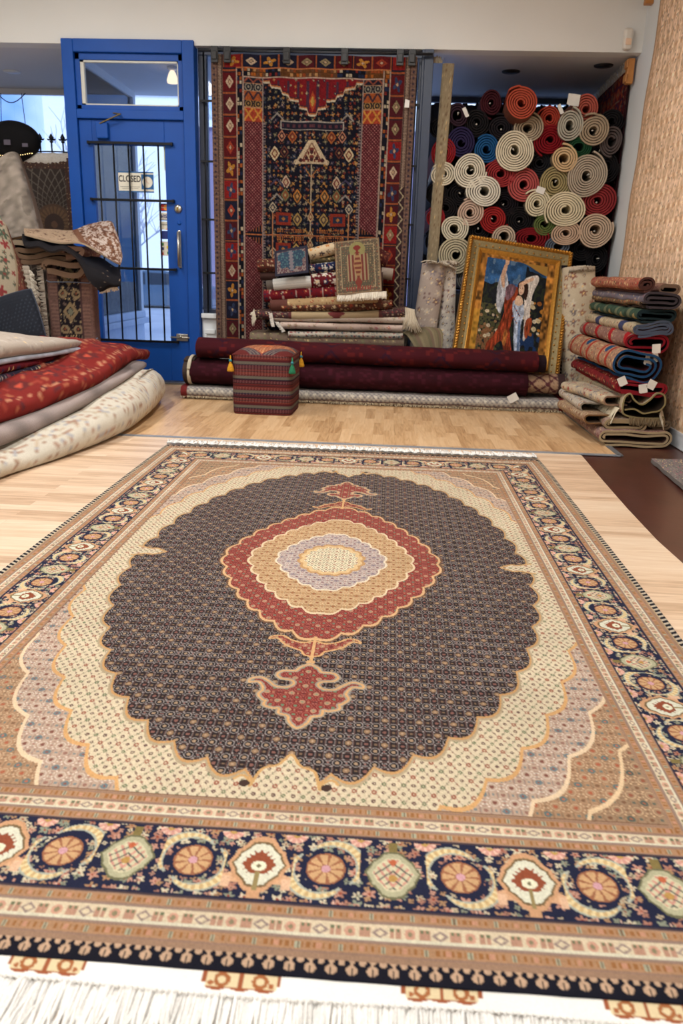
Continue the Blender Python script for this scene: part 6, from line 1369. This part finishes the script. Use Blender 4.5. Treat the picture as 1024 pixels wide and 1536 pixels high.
slab('folded_rug', 'thick light grey rug folded on top of the left heap', [(3.4, -2.14, .475, .555, -2.42, .60), (4.3, -2.13, .475, .56, -2.42, .60), (4.9, -2.09, .46, .535, -2.42, .58), (5.30, -2.08, .45, .51, -2.48, .54), (5.55, -2.12, .44, .48, -2.5, .50)], p_floral((172, 160, 148), [(156, 146, 136), (186, 176, 166)], .05, 26, .5), xL=-3.2, seed=67, amp=.008, tip=False)

# ---------------- column of rugs and hides left of the door
def p_carpet_col(A, B):
    s = A-.0; C = col((120, 92, 82), A.shape); C *= (1+.15*(hsh(np.floor(A/.012), np.floor(B/.012), 3)-.5))[..., None]
    return C
S_ = np.array([(-.17, .10), (-.175, .03), (-.165, .002), (-.14, 0), (0, -.004), (.14, 0), (.165, .002), (.175, .03), (.17, .12), (.12, .13), (-.12, .13), (-.13, .06), (-.05, .05), (.10, .05)])
S_ = smooth_pts(S_, 8, False); lenf = .30
def p_ped(A, B):
    x = A-.265; C = col((112, 86, 78), A.shape); C *= (1+.18*(hsh(np.floor(A/.010), np.floor(B/.010), 3)-.5))[..., None]
    m = np.abs(x) < .082; C[m] = (34, 30, 36); f = p_floral((34, 30, 36), [(150, 130, 100), (120, 110, 90), (110, 90, 80)], .04, 31, .8)(A, B); C[m] = f[m]
    i = (B/.26) % 1-.5; d = np.abs(x)/.062+np.abs(i)*.26/.075; C[m & (d < 1) & (d > .55)] = (140, 122, 92); C[m & (d < .4)] = (116, 118, 100); r = np.hypot(np.abs(x)-.05, (np.abs(i)-.5)*.26); C[m & (r < .034) & (r > .018)] = (146, 128, 98); C[m & (r < .010)] = (130, 80, 60)
    m = np.abs(np.abs(x)-.086) < .005; C[m] = (80, 60, 60); m = (np.abs(x) > .095) & (np.abs(x) < .15) & (np.abs(np.sin(B*120)) > .9); C[m] = (134, 104, 92); return C
b = at(106, 560, 6.05); 
o = bundle('standing_rug', S_, 1.02, p_ped, (np.array((-2.375, 6.02, 0)), X3, Y3, Z3), .012, .007, None, (120, 100, 84), (110, 90, 76), seed=71, jitter=.004); tag(o, 'brown rug with navy flower band folded upright and tied with string left of the door', 'rug')
fringe('fringe', (-2.56, 6.0, .98), (-2.545, 6.0, .30), (-.95, -.1, -.2), 90, .05, .012, (190, 180, 165), o, 2, 0, .4)
for z in (.86, .44): MB().tube([(-2.55, 6.03, z+.01), (-2.52, 6.008, z), (-2.375, 6.004, z+.004), (-2.22, 6.008, z), (-2.195, 6.05, z+.02)], .0035, 6).build('tie_string', pm('blue_string', (130, 150, 176), .8), o, True)
GP = 'folded textiles on the upright rug by the door'
def fb(label, u0, v0, u1, v1, Yn, L, pat, turns, back, rim, seed, wave=0, rot=0, name='folded_rug', cat='rug'):
    A0 = at(u0, v1, Yn); A1 = at(u1, v0, Yn); w, h = A1[0]-A0[0], A1[2]-A0[2]; S = flatroll(w, h, h/(2*turns+.7), turns, wave=wave); el = np.array((math.sin(rot), math.cos(rot), 0))
    o = bundle(name, S, L, pat, ((A0+A1)/2*np.array((1, 1, 0))+A0[2]*Z3, X3, Z3, el), h/(2*turns+.7)*.92, .008, None, back, rim, seed=seed, jitter=.008); tag(o, label, cat, GP); return o
fb('brown rug folded at the bottom of the bundle on the upright rug', 58, 388, 128, 414, 5.92, .42, FL((120, 92, 76), [(150, 124, 100), (96, 66, 56)], .025, 81), 1.2, (110, 84, 70), (116, 92, 74), 81, .012)
fb('brown flecked rug folded loosely, its edge showing, above the bottom one', 18, 368, 112, 392, 5.94, .42, FL((104, 78, 64), [(130, 104, 84), (84, 60, 50)], .02, 82), 1.5, (90, 68, 58), (98, 78, 62), 82, -.02)
fb('beige edged brown rug folded under the black hide at the far left', 10, 358, 75, 388, 5.98, .40, FL((96, 72, 62), [(120, 96, 80), (150, 140, 120)], .02, 83), 1.6, (60, 46, 42), (130, 116, 98), 83)
fb('reddish flecked rug fold peeking out beneath the black hide', 88, 366, 126, 388, 5.90, .36, FL((140, 100, 84), [(170, 136, 116), (110, 70, 60)], .016, 84), 1.1, (110, 80, 66), (120, 90, 74), 84)
# brown and white hide on top
K = [[at(36, 342, 6.25), at(36, 346, 6.05), at(37, 352, 5.90)], [at(80, 346, 6.3), at(80, 352, 6.05), at(85, 360, 5.88)], [at(108, 343, 6.32), at(114, 353, 6.05), at(122, 365, 5.86)], [at(134, 336, 6.32), at(144, 356, 6.0), at(150, 380, 5.85)], [at(166, 334, 6.3), at(176, 362, 5.95), at(168, 388, 5.84)], [at(172, 345, 6.28), at(183, 378, 5.92), at(181, 398, 5.86)]]
K = [[p+np.array((0, 0, .012*math.sin(i*2.1+j*1.3))) for j, p in enumerate(r_)] for i, r_ in enumerate(K)]
P = patch(K, 110, 70); A_, B_ = np.meshgrid(np.linspace(0, .9, 110), np.linspace(0, .4, 70), indexing='ij'); C = col((112, 76, 56), A_.shape); nn = vnoise(A_, B_, .022, 4)*.55+vnoise(A_, B_, .008, 5)*.45; m = (nn > .52) & (A_ > .42); C[m] = (176, 160, 150); m = A_ < .36; C[m] = (160, 136, 112); m = (nn < .3); C[m] = (84, 54, 42); C *= (1+.2*(hsh(np.floor(A_*300), np.floor(B_*300), 2)-.5))[..., None]
o = sheet('cow_hide', P[:, ::-1], C[:, ::-1], .012, wool('hair_hide', 1, .8, 420, .7, fuzz=.2), None, back=(150, 130, 110), rim=(170, 150, 126)); tag(o, 'brown and white speckled hide spread on top of the bundle left of the door', 'hide', GP)
K = [[at(33, 352, 6.12), at(34, 358, 5.93), at(36, 366, 5.86)], [at(75, 360, 6.1), at(76, 366, 5.90), at(72, 374, 5.82)], [at(110, 368, 6.05), at(112, 376, 5.86), at(108, 378, 5.80)], [at(136, 382, 6.05), at(132, 396, 5.82), at(122, 396, 5.78)], [at(160, 392, 6.02), at(152, 412, 5.80), at(132, 418, 5.76)], [at(180, 404, 6.0), at(178, 424, 5.82), at(148, 434, 5.78)], [at(179, 426, 5.98), at(172, 433, 5.86), at(150, 438, 5.84)]]
P = patch(K, 100, 60); P[..., 2] += .010*np.sin(P[..., 0]*38+P[..., 2]*25); A_, B_ = np.meshgrid(np.linspace(0, .9, 100), np.linspace(0, .35, 60), indexing='ij'); C = col((22, 20, 24), A_.shape); m = (A_ > .87) & (vnoise(A_, B_, .03, 4) > .35); C[m] = (190, 170, 150); m = (A_ > .6) & (vnoise(A_, B_, .018, 6) > .93); C[m] = (150, 130, 110)
o = sheet('black_hide', P[:, ::-1], C[:, ::-1], .014, MATS['hair_hide'], None, back=(34, 28, 28), rim=(40, 34, 34)); tag(o, 'glossy black hide hanging down over the bundle left of the door', 'hide', GP)
fringe('fringe', at(150, 434, 5.80), at(176, 430, 5.84), (0, -.1, -1), 26, .03, .012, (196, 180, 160), o, 7, 0, .8)
# big pale rug leaning, seen from its folded face
K = [[at(-30, 226, 6.5), at(16, 230, 6.5), at(24, 236, 6.62)], [at(-30, 290, 6.35), at(34, 290, 6.35), at(42, 292, 6.5)], [at(-30, 352, 6.2), at(50, 352, 6.2), at(62, 352, 6.35)]]
K2 = [[at(-30, 268, 6.45), at(14, 232, 6.5), at(27, 240, 6.7)], [at(-8, 320, 6.3), at(32, 290, 6.36), at(46, 295, 6.56)], [at(14, 361, 6.2), at(48, 354, 6.22), at(62, 350, 6.42)]]
P = patch(K2, 90, 70); A_, B_ = np.meshgrid(np.linspace(0, .8, 90), np.linspace(0, .4, 70), indexing='ij'); C = p_plain((146, 138, 130), .22, .03, 3)(A_, B_); m = B_ < .035; C[m] = (186, 166, 132); m = (B_ > .035) & (B_ < .041); C[m] = (60, 110, 100); m = B_ > .27; C[m] = (120, 98, 80); m = vnoise(A_, B_, .05, 5) > .75; C[m] = C[m]*.8
o = sheet('leaning_rug', P[:, ::-1], C[:, ::-1], .03, WOOL, None, rim=(150, 126, 100)); tag(o, 'stiff pale grey rug with green lined beige edge leaning at the far left', 'rug')
# lower leaning rug, cream ground with red and green flowers
K = [[at(-50, 312, 6.0), at(0, 330, 6.0), at(16, 362, 6.05)], [at(-60, 400, 5.85), at(10, 400, 5.85), at(52, 440, 5.95)], [at(-70, 505, 5.65), at(0, 505, 5.7), at(66, 520, 5.8)]]
P = patch(K, 110, 110); A_, B_ = np.meshgrid(np.linspace(0, .95, 110), np.linspace(0, .62, 110), indexing='ij'); C = p_floral((176, 164, 140), [(40, 70, 56), (130, 20, 30), (60, 76, 60)], .12, 33, .9, .5, core=(120, 30, 30))(A_, B_)
m = B_ > .40; C[m] = p_floral((96, 32, 28), [(60, 30, 30), (140, 70, 50), (120, 90, 70)], .03, 34, .8)(A_, B_)[m]; m = (B_ > .385) & (B_ < .40) | (B_ > .52) & (B_ < .535); C[m] = (150, 130, 104)
o = sheet('leaning_rug', P[:, ::-1], C[:, ::-1], .012, WOOL, None); tag(o, 'cream and red floral rug leaning at the left behind the grey pillow', 'rug')
# white sheepskin strip and grey pillow
K = [[at(33, 402, 5.88), at(42, 402, 5.90)], [at(38, 420, 5.86), at(52, 420, 5.88)], [at(46, 445, 5.84), at(58, 440, 5.86)], [at(50, 480, 5.8), at(58, 470, 5.84)], [at(52, 520, 5.76), at(64, 522, 5.80)]]
P = patch(K, 60, 16); P[..., 0] += .008*np.sin(np.arange(60)*1.1)[:, None]; C = col((176, 168, 154), P.shape[:2]); o = sheet('sheepskin', P[:, ::-1], C, .02, wool('fleece', 1, 1.0, 120, fuzz=.2), None, rim=(170, 160, 146)); tag(o, 'narrow white sheepskin hanging between the grey pillow and the upright rug', 'sheepskin')
fringe('fringe', at(44, 405, 5.86), at(60, 520, 5.78), (.9, -.1, -.4), 90, .035, .010, (186, 178, 164), o, 8, 0, .6)
def pillow():
    c = at(27, 482, 5.66); w, h, d = .33, .40, .07; n = 48; r_ = -.32; t_ = .25
    a, b = np.meshgrid(np.linspace(-1, 1, n), np.linspace(-1, 1, n), indexing='ij'); th = d*np.clip((1-a**4)*(1-b**4), 0, 1)**.55; e = 1-.07*(1-np.abs(a))*np.abs(b)**6
    C = col((34, 37, 45), a.shape); i = (b*8) % 1-.5; j = ((a*6+.5*np.floor(b*8)) % 1)-.5; m = (np.hypot(i, j) > .44); C[m] = (30, 34, 42); m = np.hypot(i, j) < .12; C[m] = (52, 57, 68)
    ex = np.array((math.cos(r_), .1, -math.sin(r_)*1.0)); ex /= np.linalg.norm(ex); up = np.array((math.sin(r_)*1, t_, math.cos(r_))); up -= ex*(up@ex); up /= np.linalg.norm(up); nn = np.cross(ex, up)
    if nn[1] > 0: nn = -nn
    F_ = c+a[..., None]*ex*w/2*(1-.05*b[..., None]**2)+b[..., None]*up*h/2*(1-.05*a[..., None]**2)
    root = empty('throw_pillow', tuple(c)); tag(root, 'dark blue grey quilted pillow leaning on the left heap', 'pillow')
    Pf = F_+nn*th[..., None]; Pb = F_-nn*th[..., None]; V = np.concatenate([Pf.reshape(-1, 3), Pb.reshape(-1, 3)]); Fq = np.concatenate([gridq(n, n), gridq(n, n, n*n, True)])
    raw_mesh('cover', V, Fq, np.concatenate([C.reshape(-1, 3)]*2), WOOL, root); idx = np.arange(n*n).reshape(n, n); lp = np.concatenate([idx[:-1, 0], idx[-1, :-1], idx[1:, -1][::-1], idx[0, 1:][::-1]])
    MB().tube([F_.reshape(-1, 3)[k] for k in lp]+[F_.reshape(-1, 3)[lp[0]]], .006, 6, False).build('piping', pm('pillow_piping', (50, 54, 68), .8), root, True)
pillow()
# iron railing with finials, fleece and dark medallion rug hung from it
rl = empty('iron_railing', (-3.0, 7.3, .0)); tag(rl, 'black iron railing with spear finials in the left window bay', 'railing')
mb = MB(); x0, x1 = -4.4, -2.74; y_ = 7.32; zr = at(80, 240, y_)[2]
mb.box(x0, x1, y_-.010, y_+.010, zr-.01, zr+.01)
for x in (x0+.01, -3.60, x1-.01): mb.box(x-.014, x+.014, y_-.014, y_+.014, 0, zr)
mb.build('rails', bar_m, rl, bevel=.002); 
xs = [at(u, 225, y_)[0] for u in (61, 78, 95)]; xs = xs+[xs[0]-.112*k for k in range(1, 10)]
for k, x in enumerate(xs):
    zt_ = at(61, 200, y_)[2]; q = MB().tube([(x, y_, zr), (x, y_, zt_-.06)], .007, 7).build('picket', bar_m, rl, True)
    MB().lathe((x, y_, 0), [(.008, zt_-.075), (.018, zt_-.065), (.008, zt_-.055), (.010, zt_-.05), (.022, zt_-.035), (.012, zt_-.015), (.002, zt_)], 10).prism([(x-.040, zt_-.040), (x-.028, zt_-.055), (x-.006, zt_-.055), (x-.008, zt_-.045), (x-.026, zt_-.042)], y_-.006, y_+.006).prism([(x+.040, zt_-.040), (x+.028, zt_-.055), (x+.006, zt_-.055), (x+.008, zt_-.045), (x+.026, zt_-.042)], y_-.006, y_+.006).build('spear_finial', bar_m, q, True)
pts = [(x0+(x1-x0)*t, y_, zr+.055+.012*math.sin(t*9)) for t in np.linspace(0, 1, 30)]; MB().tube(pts, .006, 6).build('curved_rail', bar_m, rl, True)
mb = MB()
for x in xs: mb.tube([(x-.056+.04*math.cos(a), y_, zr+.012+.036*math.sin(a)) for a in np.linspace(0, PI, 10)], .004, 5)
mb.build('scrollwork', bar_m, rl, True)
# medallion rug
Wm, Hm = 1.15, 1.55; A_, B_ = np.meshgrid(np.linspace(0, Wm, 230), np.linspace(0, Hm, 310), indexing='ij')
cx_ = Wm-.215; cy0 = .54; r = np.hypot(A_-cx_, B_-cy0); an = np.arctan2(B_-cy0, A_-cx_); C = col((24, 20, 24), A_.shape)
lr = np.log(np.maximum(r, .05)/.1)*3.3; k = 34/(2*PI); d = np.abs(((an*k+lr) % 1)-.5)+0*r; d2 = np.abs(((an*k-lr) % 1)-.5); m = ((d < .07) | (d2 < .07)) & (r > .16); C[m] = (84, 80, 78)
m = (r < .17); C[m] = (60, 42, 34); m = (r < .15) & (np.abs(np.sin(an*12)) > .6); C[m] = (84, 60, 42); m = (r < .09); C[m] = (30, 22, 26); m = r < .03; C[m] = (76, 50, 40)
e = np.minimum(np.minimum(A_, Wm-A_), B_); m = e < .09; C[m] = p_floral((44, 24, 26), [(70, 40, 36), (60, 54, 50)], .03, 3, .8)(A_, B_)[m]
P = np.stack([-2.745-Wm+A_, 7.265+.006*np.sin(A_*9), zr+.01-B_], -1); o = sheet('medallion_rug', P, C, .012, WOOL, None, rim=(50, 36, 34)); tag(o, 'dark rug with net pattern and round medallion hung on the iron railing', 'rug')
Yf = 7.255; A_, T_ = np.meshgrid(np.linspace(0, 1, 90), np.linspace(-PI*.5, PI*.9, 22), indexing='ij'); X_ = -3.27+A_*.52; rr = .032+.006*vnoise(A_*20, T_*2, 1, 3)
P = np.stack([X_, 7.285-rr*np.cos(T_)*1.0+0, zr+.008+rr*1.25*np.sin(T_)-.012*(1-np.sin(T_))*vnoise(A_*30, T_*0, 1, 4)], -1); o = sheet('white_fleece', P, (186, 182, 176), .006, wool('fleece'), None); tag(o, 'white fleece draped over the iron railing above the dark medallion rug', 'fleece')
# black rounded bolster-like thing with tags and a string of warm lights
def black_thing():
    c = at(22, 212, 7.25); n, m_ = 60, 30; V = []; a, b = np.meshgrid(np.linspace(0, 2*PI, n, endpoint=False), np.linspace(.02, PI-.02, m_)); 
    rx, ry, rz = .215, .13, .165; bump = 1+.03*np.sin(a*3+1)*np.sin(b); P = np.stack([c[0]+rx*bump*np.cos(a)*np.sin(b)**.8, c[1]+ry*np.cos(b)*1.0, c[2]+rz*bump*np.sin(a)*np.sin(b)**.8], -1)
    root = empty('black_fur_cushion', tuple(c)); tag(root, 'black rounded furry cushion with two small tags in the left window', 'cushion')
    loft('cover', P, (16, 15, 18), MATS['hair_hide'], root, True)
    for u, v in ((11, 213), (37, 216)):
        q = at(u, v, 7.10); MB().box(q[0]-.030+.008*(u > 20), q[0]+.026, 7.098, 7.104, q[2]-.022, q[2]+.018-.012*(u > 20)).build('label_tag', pm('lilac_paper', (84, 78, 92), .7), root)
black_thing()
st = empty('light_string', at(25, 228, 7.09)); tag(st, 'string of tiny warm lights under the black cushion in the left window', 'light')
pts = [at(-20+k*3.4, 235-.22*k+.8*math.sin(k*.9), 7.09) for k in range(21)]; MB().tube(pts, .003, 5).build('wire', bar_m, st, True); mb = MB()
for p in pts: mb.ball(p, .0042, 6, 4)
mb.build('bulbs', emit_mat('warm_bulb', (255, 214, 140), 4.0), st, True)
g = empty('light_string', at(20, 150, 8.6)); tag(g, 'dark wire garland hanging in loops at the top of the left window', 'garland')
MB().tube([at(u, 140+14*math.sin((u+4)/42*PI) if u < 38 else 140, 8.6) for u in range(-4, 40, 3)], .005, 5).tube([at(1, 140, 8.6), at(2, 186, 8.6)], .004, 5).tube([at(32, 140, 8.6), at(38, 186, 8.6)], .004, 5).build('wire', bar_m, g, True)

# ================================================================== LIGHT, SKY, CAMERA
wd = bpy.data.worlds.new('overcast_sky'); SC.world = wd; wd.use_nodes = True; nt = wd.node_tree; nt.nodes.clear()
out = nt.nodes.new('ShaderNodeOutputWorld'); bg = nt.nodes.new('ShaderNodeBackground'); tc = nt.nodes.new('ShaderNodeTexCoord'); n = nt.nodes.new('ShaderNodeTexNoise'); n.inputs['Scale'].default_value = 5; n.inputs['Detail'].default_value = 4
cr = nt.nodes.new('ShaderNodeValToRGB'); cr.color_ramp.elements[0].color = rgba((84, 134, 214)); cr.color_ramp.elements[1].color = rgba((222, 232, 248)); cr.color_ramp.elements[0].position = .42; cr.color_ramp.elements[1].position = .62
nt.links.new(tc.outputs['Generated'], n.inputs['Vector']); nt.links.new(n.outputs[0], cr.inputs[0]); nt.links.new(cr.outputs[0], bg.inputs[0]); nt.links.new(bg.outputs[0], out.inputs[0])
bg.inputs[1].default_value = 2.3
def ceil_light(x, y, w, l, e, c, label):
    t = empty('ceiling_light', (x, y, ZC)); tag(t, label, 'light', 'ceiling lights')
    MB().box(x-w/2-.02, x+w/2+.02, y-l/2-.02, y+l/2+.02, ZC-.05, ZC).build('housing', WHITE, t)
    MB().box(x-w/2, x+w/2, y-l/2, y+l/2, ZC-.056, ZC-.050).build('diffuser', emit_mat('lamp_diffuser', (255, 246, 232), 3.0), t)
    ld = bpy.data.lights.new('ceiling_lamp', 'AREA'); ld.shape = 'RECTANGLE'; ld.size = w; ld.size_y = l; ld.energy = e; ld.color = c
    lo = bpy.data.objects.new('ceiling_lamp', ld); COL.objects.link(lo); lo.location = (x, y, ZC-.06); parent(lo, t)
sl = bpy.data.lights.new('facade_fill_sun', 'SUN'); sl.energy = 3.4; sl.angle = .6; sl.color = (1, .97, .94); so = bpy.data.objects.new('facade_fill_sun', sl); COL.objects.link(so); so.location = (0, -6, 12); so.rotation_euler = (math.radians(50), 0, math.radians(-18))  # added sun lamp that whitens the street fronts and snow under the overcast sky
W_ = (1.0, .975, .94)
for k, (x, y) in enumerate(((-2.6, .2), (-.2, .2), (-2.6, 2.6), (-.2, 2.4), (-2.6, 4.8), (-.2, 4.7), (-1.4, -1.8))):
    ceil_light(x, y, .3, 1.2, (36, 36, 36, 36, 50, 50, 28)[k], W_, 'long white ceiling light above the shop floor')
cam = bpy.data.cameras.new('camera'); co_ = bpy.data.objects.new('camera', cam); COL.objects.link(co_); SC.camera = co_
from mathutils import Matrix
M = Matrix.Identity(4)
for i, a_ in enumerate((AX, AY, -AF)):
    for r in range(3): M[r][i] = float(a_[r])
M[0][3], M[1][3], M[2][3] = 0, 0, 1.0
co_.matrix_world = M
cam.sensor_fit = 'VERTICAL'; cam.sensor_height = 36.0; cam.sensor_width = 24.0; cam.lens = F_PX/1536*36.0; cam.clip_start = .05; cam.clip_end = 200
cam.dof.use_dof = True; cam.dof.focus_distance = 3.0; cam.dof.aperture_fstop = 4.5
vs = SC.view_settings; vs.view_transform = 'Standard'; vs.look = 'None'; vs.exposure = -0.04; vs.gamma = 1.0; vs.use_curve_mapping = False
